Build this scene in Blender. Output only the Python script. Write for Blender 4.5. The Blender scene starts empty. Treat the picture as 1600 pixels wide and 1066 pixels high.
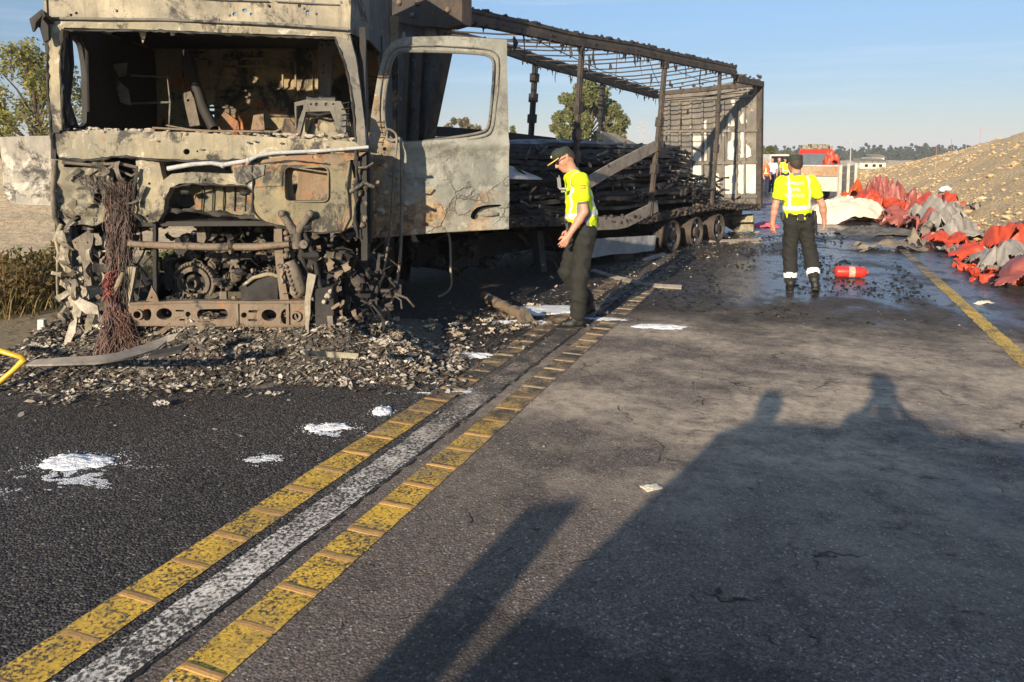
import bpy, bmesh, math, random
import numpy as np
import openvdb as vdb
from mathutils import Vector as V, noise as mn, geometry as mg, Matrix
from mathutils.bvhtree import BVHTree
rnd = random.Random(7)
nr = np.random.default_rng(11)
S = bpy.context.scene
COL = S.collection
R = math.radians

# ------------------------------------------------------------------ camera
PITCH, FOC, CX, CY, EYE = R(4.8), 1150.0, 800.0, 341.568, 1.75
cam = bpy.data.cameras.new('camera'); camo = bpy.data.objects.new('camera', cam); COL.objects.link(camo)
camo.location = (0, 0, EYE); camo.rotation_euler = (R(90) - PITCH, 0, 0)
cam.sensor_fit = 'HORIZONTAL'; cam.sensor_width = 36.0; cam.lens = 36.0 * FOC / 1600.0
cam.shift_y = -(533.0 - CY) / 1600.0
cam.clip_start = 0.05; cam.clip_end = 6000
S.camera = camo

# ------------------------------------------------------------------ light
SUN_AZ, SUN_EL = R(25), R(15)          # the light travels towards azimuth 25 deg right of the view axis
w = bpy.data.worlds.new('World'); S.world = w; w.use_nodes = True
wn = w.node_tree; wn.nodes.clear()
sky = wn.nodes.new('ShaderNodeTexSky'); sky.sky_type = 'NISHITA'; sky.sun_disc = False
sky.sun_elevation = SUN_EL; sky.sun_rotation = R(180) + SUN_AZ
sky.air_density = 1.0; sky.dust_density = 0.3; sky.ozone_density = 1.3; sky.altitude = 600
bg = wn.nodes.new('ShaderNodeBackground'); bg.inputs['Strength'].default_value = 0.145
wo = wn.nodes.new('ShaderNodeOutputWorld')
# thin contrail-like cirrus over the sky
tc = wn.nodes.new('ShaderNodeTexCoord'); mp = wn.nodes.new('ShaderNodeMapping')
mp.inputs['Scale'].default_value = (1.2, 1.2, 26.0); mp.inputs['Rotation'].default_value = (0, R(-7), R(10))
no = wn.nodes.new('ShaderNodeTexNoise'); no.inputs['Scale'].default_value = 1.6; no.inputs['Detail'].default_value = 7; no.inputs['Roughness'].default_value = 0.62
cr = wn.nodes.new('ShaderNodeValToRGB'); cr.color_ramp.elements[0].position = 0.53; cr.color_ramp.elements[1].position = 0.83
cr.color_ramp.elements[0].color = (0, 0, 0, 1); cr.color_ramp.elements[1].color = (0.30, 0.30, 0.30, 1)
mx = wn.nodes.new('ShaderNodeMix'); mx.data_type = 'RGBA'; mx.inputs['B'].default_value = (3.6, 4.0, 4.6, 1)
wn.links.new(tc.outputs['Generated'], mp.inputs['Vector']); wn.links.new(mp.outputs['Vector'], no.inputs['Vector'])
wn.links.new(no.outputs['Fac'], cr.inputs['Fac']); wn.links.new(cr.outputs['Color'], mx.inputs['Factor'])
# thicker haze low down takes the glare out of the horizon, all the way round
sx = wn.nodes.new('ShaderNodeSeparateXYZ'); wn.links.new(tc.outputs['Generated'], sx.inputs[0])
hr = wn.nodes.new('ShaderNodeValToRGB'); he = hr.color_ramp.elements; he[0].position = 0.0; he[0].color = (0.27, 0.275, 0.335, 1); he[1].position = 0.6; he[1].color = (1, 1, 1, 1)
for hp_, hc_ in ((0.05, (0.265, 0.285, 0.36, 1)), (0.12, (0.29, 0.335, 0.415, 1)), (0.22, (0.38, 0.45, 0.53, 1)), (0.35, (0.66, 0.73, 0.80, 1))):
    q_ = he.new(hp_); q_.color = hc_
wn.links.new(sx.outputs['Z'], hr.inputs['Fac'])
hm = wn.nodes.new('ShaderNodeMix'); hm.data_type = 'RGBA'; hm.blend_type = 'MULTIPLY'; hm.inputs['Factor'].default_value = 1.0
wn.links.new(sky.outputs['Color'], hm.inputs['A']); wn.links.new(hr.outputs['Color'], hm.inputs['B'])
wn.links.new(hm.outputs['Result'], mx.inputs['A']); wn.links.new(mx.outputs['Result'], bg.inputs['Color'])
wn.links.new(bg.outputs['Background'], wo.inputs['Surface'])
sl = bpy.data.lights.new('sun', 'SUN'); sl.energy = 5.0; sl.angle = R(0.5); sl.color = (1.0, 0.83, 0.62)
slo = bpy.data.objects.new('sun', sl); COL.objects.link(slo)
SUND = V((math.sin(SUN_AZ) * math.cos(SUN_EL), math.cos(SUN_AZ) * math.cos(SUN_EL), -math.sin(SUN_EL)))
slo.rotation_euler = SUND.to_track_quat('-Z', 'Y').to_euler(); slo.location = (-20, -40, 20)
vs = S.view_settings; vs.view_transform = 'Standard'; vs.look = 'None'; vs.exposure = 0.9; vs.gamma = 1.0; vs.use_curve_mapping = False

# ------------------------------------------------------------------ picking points in the place
FWD = V((0, math.cos(PITCH), -math.sin(PITCH))); DWN = V((0, -math.sin(PITCH), -math.cos(PITCH))); RGT = V((1, 0, 0))
EYEP = V((0, 0, EYE))
def ray(x, y): return FWD + RGT * ((x - CX) / FOC) + DWN * ((y - CY) / FOC)
def G(x, y, z=0.0):
    r = ray(x, y); return EYEP + r * ((z - EYE) / r.z)
def at(x, y, Y):
    r = ray(x, y); return EYEP + r * (Y / r.y)
ROAD = R(21.4)
RU = V((math.cos(ROAD), -math.sin(ROAD), 0)); RV = V((math.sin(ROAD), math.cos(ROAD), 0))
def road(u, v, z=0): return RU * u + RV * v + V((0, 0, z))
class Plane:
    def __init__(s, P0, U, N):
        s.P0, s.U, s.N, s.Z = V(P0), V(U).normalized(), V(N).normalized(), V((0, 0, 1))
    def uv(s, x, y, d=0.0):
        r = ray(x, y); t = ((s.P0 - EYEP).dot(s.N) + d) / r.dot(s.N)
        q = EYEP + r * t - s.P0; return (q.dot(s.U), q.z)
    def W(s, u, z, d=0.0): return s.P0 + s.U * u + s.N * d + s.Z * (z)
    def px(s, x, y, d=0.0):
        u, z = s.uv(x, y, d); return s.W(u, z, d)

# ------------------------------------------------------------------ objects
def tag(o, label=None, cat=None, group=None, kind=None):
    if label: o['label'] = label
    if cat: o['category'] = cat
    if group: o['group'] = group
    if kind: o['kind'] = kind
    return o
def empty(name, loc, label=None, cat=None, group=None):
    o = bpy.data.objects.new(name, None); o.location = loc; o.empty_display_size = 0.1; COL.objects.link(o)
    return tag(o, label, cat, group)
def root_loc(p):
    l = V((0, 0, 0))
    while p is not None: l += p.location; p = p.parent
    return l
def mesh_obj(name, verts, faces, mat, parent=None, loc=None, smooth=None, mats=None, midx=None):
    off = root_loc(parent) if parent is not None else V((0, 0, 0))
    if loc is not None: off = off + (V(loc) - off if parent is not None else V(loc))
    vv = np.asarray(verts, dtype=np.float64).reshape(-1, 3) - np.array(off)
    me = bpy.data.meshes.new(name); me.from_pydata(vv, [], faces if isinstance(faces, list) else faces.tolist())
    for m in (mats if mats else [mat]): me.materials.append(m)
    if midx is not None: me.polygons.foreach_set('material_index', midx)
    if smooth is not None:
        me.polygons.foreach_set('use_smooth', [True] * len(me.polygons))
        if smooth < 179: me.set_sharp_from_angle(angle=R(smooth))
    me.update()
    o = bpy.data.objects.new(name, me); COL.objects.link(o)
    if parent is not None:
        o.parent = parent
        if loc is not None: o.location = V(loc) - root_loc(parent)
    elif loc is not None: o.location = loc
    return o
class MB:
    def __init__(s): s.v, s.f = [], []
    def add(s, vs, fs):
        b = len(s.v); s.v += [tuple(q) for q in vs]; s.f += [tuple(i + b for i in f) for f in fs]; return s
    def box(s, c, ax, ay, az):                  # centre and three half-axis vectors
        c, ax, ay, az = V(c), V(ax), V(ay), V(az)
        q = [c + ax * i + ay * j + az * k for k in (-1, 1) for j in (-1, 1) for i in (-1, 1)]
        return s.add(q, [(0, 2, 3, 1), (4, 5, 7, 6), (0, 1, 5, 4), (2, 6, 7, 3), (0, 4, 6, 2), (1, 3, 7, 5)])
    def bar(s, a, b, wv, h):                    # beam from a to b, half vectors wv, h
        a, b = V(a), V(b); return s.box((a + b) / 2, (b - a) / 2, wv, h)
    def tube(s, pts, r, n=8, cap=True, rag=0.0):
        P = [V(p) for p in pts]; rr = r if isinstance(r, (list, tuple)) else [r] * len(P)
        vs, fs = [], []; prev = None
        for i, p in enumerate(P):
            t = (P[min(i + 1, len(P) - 1)] - P[max(i - 1, 0)]).normalized()
            if prev is None: prev = t.orthogonal().normalized()
            prev = (prev - t * prev.dot(t)).normalized(); b = t.cross(prev)
            for k in range(n):
                a = 2 * math.pi * k / n; q = rr[i] * (1 + (rnd.uniform(-rag, rag) if rag else 0))
                vs.append(p + (prev * math.cos(a) + b * math.sin(a)) * q)
        for i in range(len(P) - 1):
            for k in range(n):
                fs.append((i * n + k, i * n + (k + 1) % n, (i + 1) * n + (k + 1) % n, (i + 1) * n + k))
        if cap: fs += [tuple(range(n - 1, -1, -1)), tuple(range((len(P) - 1) * n, len(P) * n))]
        return s.add(vs, fs)
    def lathe(s, c, axis, prof, n=24, cap=True):  # prof: list of (offset along axis, radius)
        c, axis = V(c), V(axis).normalized(); x = axis.orthogonal().normalized(); y = axis.cross(x)
        vs = [c + axis * o + (x * math.cos(2 * math.pi * k / n) + y * math.sin(2 * math.pi * k / n)) * r for o, r in prof for k in range(n)]
        fs = [(i * n + k, i * n + (k + 1) % n, (i + 1) * n + (k + 1) % n, (i + 1) * n + k) for i in range(len(prof) - 1) for k in range(n)]
        if cap: fs += [tuple(range(n - 1, -1, -1)), tuple(range((len(prof) - 1) * n, len(prof) * n))]
        return s.add(vs, fs)
    def blob(s, c, r, sq=(1, 1, 1), n=6, rough=0.25):
        c = V(c); vs, fs = [], []; m = n + 2; sd = rnd.uniform(0, 99)
        for i in range(n + 1):
            th = math.pi * i / n
            for k in range(m):
                ph = 2 * math.pi * k / m
                d = V((math.sin(th) * math.cos(ph), math.sin(th) * math.sin(ph), math.cos(th)))
                q = r * (1 + rough * mn.noise(d * 1.7 + V((sd, 0, 0))))
                vs.append(c + V((d.x * sq[0], d.y * sq[1], d.z * sq[2])) * q)
        for i in range(n):
            for k in range(m): fs.append((i * m + k, i * m + (k + 1) % m, (i + 1) * m + (k + 1) % m, (i + 1) * m + k))
        return s.add(vs, fs)
    def prism(s, poly, ext):                    # convex-ish polygon swept by ext
        n = len(poly); ext = V(ext); a = [V(p) for p in poly]
        return s.add(a + [p + ext for p in a], [tuple(range(n)), tuple(range(2 * n - 1, n - 1, -1))] + [(i, i + n, (i + 1) % n + n, (i + 1) % n) for i in range(n)])
    def build(s, name, mat, parent=None, loc=None, smooth=None, bevel=0.0):
        o = mesh_obj(name, s.v, s.f, mat, parent, loc, smooth)
        bm = bmesh.new(); bm.from_mesh(o.data); bmesh.ops.recalc_face_normals(bm, faces=bm.faces)
        if bevel: bmesh.ops.bevel(bm, geom=[e for e in bm.edges if len(e.link_faces) == 2 and e.calc_face_angle(0) > 0.5], offset=bevel, segments=2, affect='EDGES', profile=0.6)
        bm.to_mesh(o.data); bm.free()
        if smooth is not None: o.data.set_sharp_from_angle(angle=R(smooth))
        return o
def inpoly(x, y, P):
    c = False; j = len(P) - 1
    for i in range(len(P)):
        if (P[i][1] > y) != (P[j][1] > y) and x < (P[j][0] - P[i][0]) * (y - P[i][1]) / (P[j][1] - P[i][1]) + P[i][0]: c = not c
        j = i
    return c
def ell(cx, cy, rx, ry=None, n=14):
    ry = ry or rx; return [(cx + rx * math.cos(2 * math.pi * k / n), cy + ry * math.sin(2 * math.pi * k / n)) for k in range(n)]
def rrect(x0, y0, x1, y1, r, n=4):
    o = []
    for cx, cy, a0 in ((x1 - r, y0 + r, -90), (x1 - r, y1 - r, 0), (x0 + r, y1 - r, 90), (x0 + r, y0 + r, 180)):
        for k in range(n + 1):
            a = R(a0 + 90 * k / n); o.append((cx + r * math.cos(a), cy + r * math.sin(a)))
    return o
def smoothpoly(P, it=2):
    for _ in range(it):
        q = []
        for i in range(len(P)):
            a, b = P[i], P[(i + 1) % len(P)]
            q += [(a[0] * .75 + b[0] * .25, a[1] * .75 + b[1] * .25), (a[0] * .25 + b[0] * .75, a[1] * .25 + b[1] * .75)]
        P = q
    return P
def sheet(name, pl, poly, mat, parent=None, holes=(), d=0.0, th=0.02, dent=0.0, ds=3.0, h=0.06, jag=0.0, uv=False, smooth=35, loc=None, func=None):
    """metal sheet of real thickness cut to an outline on a plane, with holes and dents"""
    cv = (lambda P: [V(q) for q in P]) if uv else (lambda P: [V(pl.uv(x, y, d)) for x, y in P])
    loops = []
    for P in [poly] + list(holes):
        Q = cv(P); L = []
        for i in range(len(Q)):
            a, b = Q[i], Q[(i + 1) % len(Q)]; k = max(1, int((b - a).length / h))
            for t in range(k):
                q = a.lerp(b, t / k)
                if jag: q = q + V((mn.noise(V((q.x * 9, q.y * 9, 3.1))), mn.noise(V((q.x * 9, q.y * 9, 7.7))))) * jag
                L.append(q)
        loops.append(L)
    pts, edges = [], []
    for L in loops:
        b = len(pts); pts += L; edges += [(b + i, b + (i + 1) % len(L)) for i in range(len(L))]
    o = loops[0]; x0, x1 = min(q.x for q in o), max(q.x for q in o); y0, y1 = min(q.y for q in o), max(q.y for q in o)
    if (x1 - x0) * (y1 - y0) / h / h > 9000: h = math.sqrt((x1 - x0) * (y1 - y0) / 9000)
    if dent or func:
        y = y0 + h * .5
        while y < y1:
            x = x0 + h * .5
            while x < x1:
                q = V((x + rnd.uniform(-.25, .25) * h, y + rnd.uniform(-.25, .25) * h))
                if inpoly(q.x, q.y, o): pts.append(q)
                x += h
            y += h
    r = mg.delaunay_2d_cdt(pts, edges, [], 1, 1e-6)
    P2, F = r[0], r[2]; keep = []
    for f in F:
        c = (P2[f[0]] + P2[f[1]] + P2[f[2]]) / 3
        if inpoly(c.x, c.y, o) and not any(inpoly(c.x, c.y, L) for L in loops[1:]): keep.append(tuple(f))
    n = len(P2); vs = []
    for q in P2:
        dd = dent * (mn.fractal(V((q.x * ds, q.y * ds, 5.3 + d)), 1.0, 2.0, 3)) if dent else 0.0
        if func: dd += func(q.x, q.y)
        vs.append(pl.W(q.x, q.y, d + dd))
    vs += [q + pl.N * th for q in vs]
    cnt = {}
    for f in keep:
        for a, b in ((f[0], f[1]), (f[1], f[2]), (f[2], f[0])): cnt[(a, b)] = 1
    fs = keep + [(f[2] + n, f[1] + n, f[0] + n) for f in keep]
    for (a, b) in list(cnt):
        if (b, a) not in cnt: fs.append((b, a, a + n, b + n))
    ob = mesh_obj(name, vs, fs, mat, parent, loc, None)
    bm = bmesh.new(); bm.from_mesh(ob.data); bmesh.ops.delete(bm, geom=[q for q in bm.verts if not q.link_faces], context='VERTS')
    bmesh.ops.recalc_face_normals(bm, faces=bm.faces); bm.to_mesh(ob.data); bm.free()
    if smooth:
        ob.data.polygons.foreach_set('use_smooth', [True] * len(ob.data.polygons)); ob.data.set_sharp_from_angle(angle=R(smooth))
    return ob
def copy_tree(o, parent=None):
    c = o.copy(); COL.objects.link(c); c.parent = parent
    for ch in o.children: copy_tree(ch, c)
    return c

def split(o):
    """each loose piece of a part becomes a part of its own"""
    me = o.data; n = len(me.vertices); par = list(range(n))
    def fd(i):
        while par[i] != i: par[i] = par[par[i]]; i = par[i]
        return i
    for e in me.edges:
        a, b = fd(e.vertices[0]), fd(e.vertices[1])
        if a != b: par[a] = b
    gs = {}
    for f in me.polygons: gs.setdefault(fd(f.vertices[0]), []).append(tuple(f.vertices))
    if len(gs) < 2: return [o]
    nm = o.name.split('.')[0]; sm = me.polygons[0].use_smooth; out = []
    for fs in gs.values():
        us = sorted({i for f in fs for i in f}); ix = {a: b for b, a in enumerate(us)}
        m2 = bpy.data.meshes.new(nm); m2.from_pydata([me.vertices[i].co for i in us], [], [tuple(ix[i] for i in f) for f in fs]); m2.materials.append(me.materials[0])
        if sm: m2.polygons.foreach_set('use_smooth', [True] * len(m2.polygons)); m2.set_sharp_from_angle(angle=R(50))
        m2.update(); p = bpy.data.objects.new(nm, m2); COL.objects.link(p); p.parent = o.parent; p.location = o.location; out.append(p)
    bpy.data.objects.remove(o); return out

# ------------------------------------------------------------------ materials
class NT:
    def __init__(s, name):
        s.m = bpy.data.materials.new(name); s.m.use_nodes = True; s.t = s.m.node_tree; s.t.nodes.clear()
        s.out = s.n('ShaderNodeOutputMaterial'); s.b = s.n('ShaderNodeBsdfPrincipled'); s.l(s.b.outputs[0], s.out.inputs[0])
        s.tc = s.n('ShaderNodeTexCoord')
    def n(s, t): return s.t.nodes.new(t)
    def l(s, a, b): s.t.links.new(a, b)
    def noise(s, scale, det=6, rough=0.6, vec=None, dist=0.0):
        q = s.n('ShaderNodeTexNoise'); q.inputs['Scale'].default_value = scale; q.inputs['Detail'].default_value = det
        q.inputs['Roughness'].default_value = rough; q.inputs['Distortion'].default_value = dist
        s.l(vec or s.tc.outputs['Object'], q.inputs['Vector']); return q.outputs['Fac']
    def vor(s, scale, feat='F1', out='Distance', vec=None, rand=1.0):
        q = s.n('ShaderNodeTexVoronoi'); q.feature = feat; q.inputs['Scale'].default_value = scale; q.inputs['Randomness'].default_value = rand
        s.l(vec or s.tc.outputs['Object'], q.inputs['Vector']); return q.outputs[out]
    def ramp(s, fac, *st):
        q = s.n('ShaderNodeValToRGB'); e = q.color_ramp.elements
        while len(e) > len(st): e.remove(e[-1])
        while len(e) < len(st): e.new(1.0)
        for k, (p, c) in zip(e, st):
            k.position = p; c = c if isinstance(c, tuple) else (c, c, c); k.color = (*c, 1)
        s.l(fac, q.inputs['Fac']); return q.outputs['Color']
    def mix(s, fac, a, b, mode='MIX'):
        q = s.n('ShaderNodeMix'); q.data_type = 'RGBA'; q.blend_type = mode
        for k, x in (('Factor', fac), ('A', a), ('B', b)):
            if isinstance(x, (int, float)): q.inputs[k].default_value = x if k == 'Factor' else (x, x, x, 1)
            elif isinstance(x, tuple): q.inputs[k].default_value = (*x, 1)
            else: s.l(x, q.inputs[k])
        return q.outputs['Result']
    def math(s, op, a, b=0.0, clamp=False):
        q = s.n('ShaderNodeMath'); q.operation = op; q.use_clamp = clamp
        for i, x in ((0, a), (1, b)):
            if isinstance(x, (int, float)): q.inputs[i].default_value = x
            else: s.l(x, q.inputs[i])
        return q.outputs[0]
    def rng(s, x, a, b, c=0.0, d=1.0):
        q = s.n('ShaderNodeMapRange'); q.interpolation_type = 'SMOOTHSTEP'
        s.l(x, q.inputs['Value'])
        for k, z in zip(('From Min', 'From Max', 'To Min', 'To Max'), (a, b, c, d)): q.inputs[k].default_value = z
        return q.outputs['Result']
    def xyz(s):
        q = s.n('ShaderNodeSeparateXYZ'); s.l(s.tc.outputs['Object'], q.inputs[0]); return q.outputs
    def scaled(s, sc, rot=(0, 0, 0)):
        q = s.n('ShaderNodeMapping'); q.inputs['Scale'].default_value = sc; q.inputs['Rotation'].default_value = rot
        s.l(s.tc.outputs['Object'], q.inputs['Vector']); return q.outputs['Vector']
    def col(s, x):
        if isinstance(x, tuple): s.b.inputs['Base Color'].default_value = (*x, 1)
        else: s.l(x, s.b.inputs['Base Color'])
    def set(s, k, x):
        if isinstance(x, (int, float)): s.b.inputs[k].default_value = x
        else: s.l(x, s.b.inputs[k])
    def bump(s, h, st=0.5, dist=0.02):
        q = s.n('ShaderNodeBump'); q.inputs['Strength'].default_value = st; q.inputs['Distance'].default_value = dist
        s.l(h, q.inputs['Height']); s.l(q.outputs[0], s.b.inputs['Normal'])
def plain(name, c, rough=0.8, var=0.25, scale=12, bump=0.2, metal=0.0, bd=0.01):
    t = NT(name); f = t.noise(scale)
    t.col(t.mix(t.ramp(f, (0.3, 0.0), (0.7, 1.0)), tuple(k * (1 - var) for k in c), tuple(min(1, k * (1 + var)) for k in c)))
    t.set('Roughness', rough); t.set('Metallic', metal)
    if bump: t.bump(t.noise(scale * 4), bump, bd)
    return t.m
def burnt(name, c1, c2, rust=0.3, soot=0.3, rustc=(0.22, 0.075, 0.02), sootc=(0.022, 0.02, 0.018), scale=2.2, white=0.0, rough=0.75):
    """steel whose paint burnt off: two ash tones, rust blooms, soot stains and pits"""
    t = NT(name)
    c = t.mix(t.ramp(t.noise(scale, 8, 0.62, dist=0.6), (0.36, 0.0), (0.64, 1.0)), c1, c2)
    c = t.mix(t.ramp(t.noise(scale * 5, 8, 0.7), (0.45, 0.0), (0.75, 0.55)), c, tuple(k * 0.55 for k in c1))
    c = t.mix(t.ramp(t.noise(scale * 2.6, 7, 0.68, vec=t.scaled((3.0, 3.0, 0.45), (0.1, 0, 0)), dist=0.4), (0.50, 0.0), (0.70, 0.62)), c, tuple(k * 0.50 for k in c2))
    c = t.mix(t.ramp(t.noise(scale * 0.9, 6, 0.6, vec=t.scaled((1, 1, 1), (4, 2, 1)), dist=0.5), (0.46, 0.0), (0.62, 0.6)), c, (c2[0] * .72, c2[1] * .78, c2[2] * .85))
    if white:
        c = t.mix(t.ramp(t.noise(scale * 2.3, 9, 0.7, dist=1.0), (0.62 - white * .3, 0.0), (0.74 - white * .3, 1.0)), c, (0.50, 0.47, 0.40))
    if rust:
        rf = t.ramp(t.noise(scale * 1.3, 10, 0.74, vec=t.scaled((1, 1, 1.3)), dist=0.9), (0.67 - rust * .35, 0.0), (0.73 - rust * .33, 0.9))
        c = t.mix(rf, c, t.mix(t.noise(scale * 9), rustc, tuple(min(1, k * 2.0) for k in rustc)))
    if soot:
        sf = t.ramp(t.noise(scale * 1.1, 10, 0.76, vec=t.scaled((1.1, 1.1, 0.8), (1, 2, 3)), dist=0.5), (0.68 - soot * .4, 0.0), (0.75 - soot * .4, 0.95))
        c = t.mix(sf, c, sootc)
    pit = t.math('MULTIPLY', t.ramp(t.vor(scale * 22), (0.10, 1.0), (0.24, 0.0)), t.ramp(t.noise(scale * 2.1), (0.50, 0.0), (0.62, 0.9)))
    c = t.mix(pit, c, sootc)
    t.col(c); t.set('Roughness', rough)
    hgt = t.math('ADD', t.noise(scale * 3, 5), t.math('MULTIPLY', t.noise(scale * 26, 6, 0.7), 0.35))
    t.bump(t.math('SUBTRACT', hgt, t.math('MULTIPLY', pit, 0.5)), 0.55, 0.012)
    return t.m
M = {}
M['cream'] = burnt('burnt_cream_paint', (0.345, 0.295, 0.185), (0.20, 0.182, 0.13), rust=0.14, soot=0.43, white=0.18, scale=2.8)
M['roof'] = burnt('burnt_roof_skin', (0.40, 0.35, 0.245), (0.175, 0.155, 0.115), rust=0.03, soot=0.44, scale=1.9)
M['olive'] = burnt('burnt_olive_panel', (0.25, 0.205, 0.11), (0.155, 0.14, 0.088), rust=0.36, soot=0.43, scale=2.8)
M['rustpanel'] = burnt('rust_panel', (0.20, 0.12, 0.06), (0.20, 0.15, 0.095), rust=0.40, soot=0.42)
M['steel'] = burnt('rusted_steel', (0.15, 0.105, 0.065), (0.20, 0.155, 0.11), rust=0.25, soot=0.34, scale=5)
M['cast'] = burnt('ashy_casting', (0.22, 0.18, 0.13), (0.105, 0.087, 0.065), rust=0.08, soot=0.38, scale=6)
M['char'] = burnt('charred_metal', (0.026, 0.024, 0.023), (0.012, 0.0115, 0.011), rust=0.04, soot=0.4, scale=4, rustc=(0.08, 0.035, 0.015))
M['charbrown'] = burnt('charred_brown_steel', (0.085, 0.062, 0.045), (0.045, 0.037, 0.031), rust=0.15, soot=0.4, scale=4, rustc=(0.12, 0.055, 0.025))
M['inner'] = burnt('sooty_cab_lining', (0.24, 0.20, 0.125), (0.34, 0.265, 0.145), rust=0.36, soot=0.46, scale=1.5, rustc=(0.26, 0.09, 0.02))
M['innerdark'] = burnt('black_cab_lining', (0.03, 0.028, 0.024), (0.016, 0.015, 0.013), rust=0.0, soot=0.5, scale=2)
M['greysteel'] = burnt('grey_burnt_steel', (0.20, 0.185, 0.15), (0.13, 0.12, 0.10), rust=0.08, soot=0.36, scale=4)
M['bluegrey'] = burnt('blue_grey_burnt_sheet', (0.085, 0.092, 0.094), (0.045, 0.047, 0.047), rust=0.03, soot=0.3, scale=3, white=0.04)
M['skirt'] = burnt('pale_blue_grey_sheet', (0.42, 0.42, 0.41), (0.30, 0.31, 0.31), rust=0.0, soot=0.12, scale=2, white=0.2)
M['ashpanel'] = burnt('ash_grey_panel', (0.36, 0.33, 0.27), (0.22, 0.205, 0.175), rust=0.04, soot=0.40, scale=2.2, white=0.28)
M['strip'] = burnt('scorched_pale_strip', (0.33, 0.29, 0.215), (0.22, 0.19, 0.14), rust=0.05, soot=0.34, scale=5, white=0.2)
M['whitepaint'] = burnt('sooted_white_paint', (0.66, 0.63, 0.55), (0.52, 0.49, 0.42), rust=0.0, soot=0.02, scale=3)
M['rearwall'] = burnt('smoked_door_lining', (0.21, 0.19, 0.155), (0.125, 0.113, 0.095), rust=0.02, soot=0.22, scale=2.0, white=0.02)
M['ash'] = plain('ash_grey', (0.36, 0.32, 0.26), 0.9, 0.35, 20, 0.4)
M['board'] = plain('scorched_grey_board', (0.23, 0.20, 0.165), 0.8, 0.35, 8, 0.3)
M['black'] = plain('black_rubber', (0.018, 0.018, 0.018), 0.6, 0.3, 10, 0.2)
def door_mat():
    t = NT('burnt_door_skin'); x = t.xyz()
    c = t.mix(t.ramp(t.noise(1.8, 8, 0.62, dist=0.8), (0.36, 0.0), (0.66, 1.0)), (0.27, 0.275, 0.235), (0.145, 0.15, 0.13))
    wv = t.n('ShaderNodeVectorMath'); wv.operation = 'ADD'; nz = t.n('ShaderNodeTexNoise'); nz.inputs['Scale'].default_value = 4.0; nz.inputs['Detail'].default_value = 5; t.l(t.tc.outputs['Object'], nz.inputs['Vector'])
    s_ = t.n('ShaderNodeVectorMath'); s_.operation = 'SCALE'; s_.inputs['Scale'].default_value = 0.42; t.l(nz.outputs['Color'], s_.inputs[0]); t.l(t.tc.outputs['Object'], wv.inputs[0]); t.l(s_.outputs[0], wv.inputs[1])
    c = t.mix(t.ramp(t.noise(4.5, 10, 0.76, dist=0.4), (0.50, 0.0), (0.60, 0.8)), c, (0.10, 0.096, 0.08)); c = t.mix(t.ramp(t.noise(5, 9, 0.72, vec=t.scaled((1, 1, 1), (1, 1, 3))), (0.56, 0.0), (0.70, 0.6)), c, (0.36, 0.35, 0.30))
    cr = t.ramp(t.vor(5.2, 'DISTANCE_TO_EDGE', vec=wv.outputs[0]), (0.0, 1.0), (0.07, 0.0))
    crm = t.math('MULTIPLY', cr, t.math('MULTIPLY', t.ramp(t.noise(2.4, 4), (0.48, 0.0), (0.58, 0.8)), t.rng(x[2], 0.95, 0.7)))
    c = t.mix(t.math('MULTIPLY', crm, 0.6), c, (0.12, 0.115, 0.10))
    rf = t.math('ADD', t.noise(3.2, 9, 0.7, dist=1.2), t.math('ADD', t.rng(x[0], 0.9, 0.0, -0.13, 0.15), t.rng(x[2], 1.0, 0.1, -0.11, 0.14)))
    c = t.mix(t.ramp(rf, (0.50, 0.0), (0.62, 0.9)), c, t.mix(t.ramp(t.noise(14), (0.42, 0.0), (0.6, 1.0)), (0.20, 0.11, 0.045), (0.36, 0.255, 0.14)))
    sp = t.math('MULTIPLY', t.ramp(t.noise(11, 9, 0.72), (0.54, 0.0), (0.6, 1.0)), t.ramp(rf, (0.52, 0.0), (0.68, 1.0)))
    c = t.mix(sp, c, (0.075, 0.055, 0.038))
    wf = t.math('MULTIPLY', t.ramp(t.noise(9, 8, 0.7, vec=t.scaled((1, 1, 1), (2, 1, 0))), (0.58, 0.0), (0.64, 1.0)), t.ramp(rf, (0.47, 0.0), (0.58, 1.0)))
    c = t.mix(wf, c, (0.47, 0.42, 0.32))
    t.col(c); t.set('Roughness', 0.62)
    t.bump(t.math('ADD', t.math('ADD', t.noise(2.6, 4), t.math('MULTIPLY', crm, 0.5)), t.math('MULTIPLY', t.noise(40, 5, 0.7), 0.16)), 0.75, 0.035)
    return t.m
M['door'] = door_mat()
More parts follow.
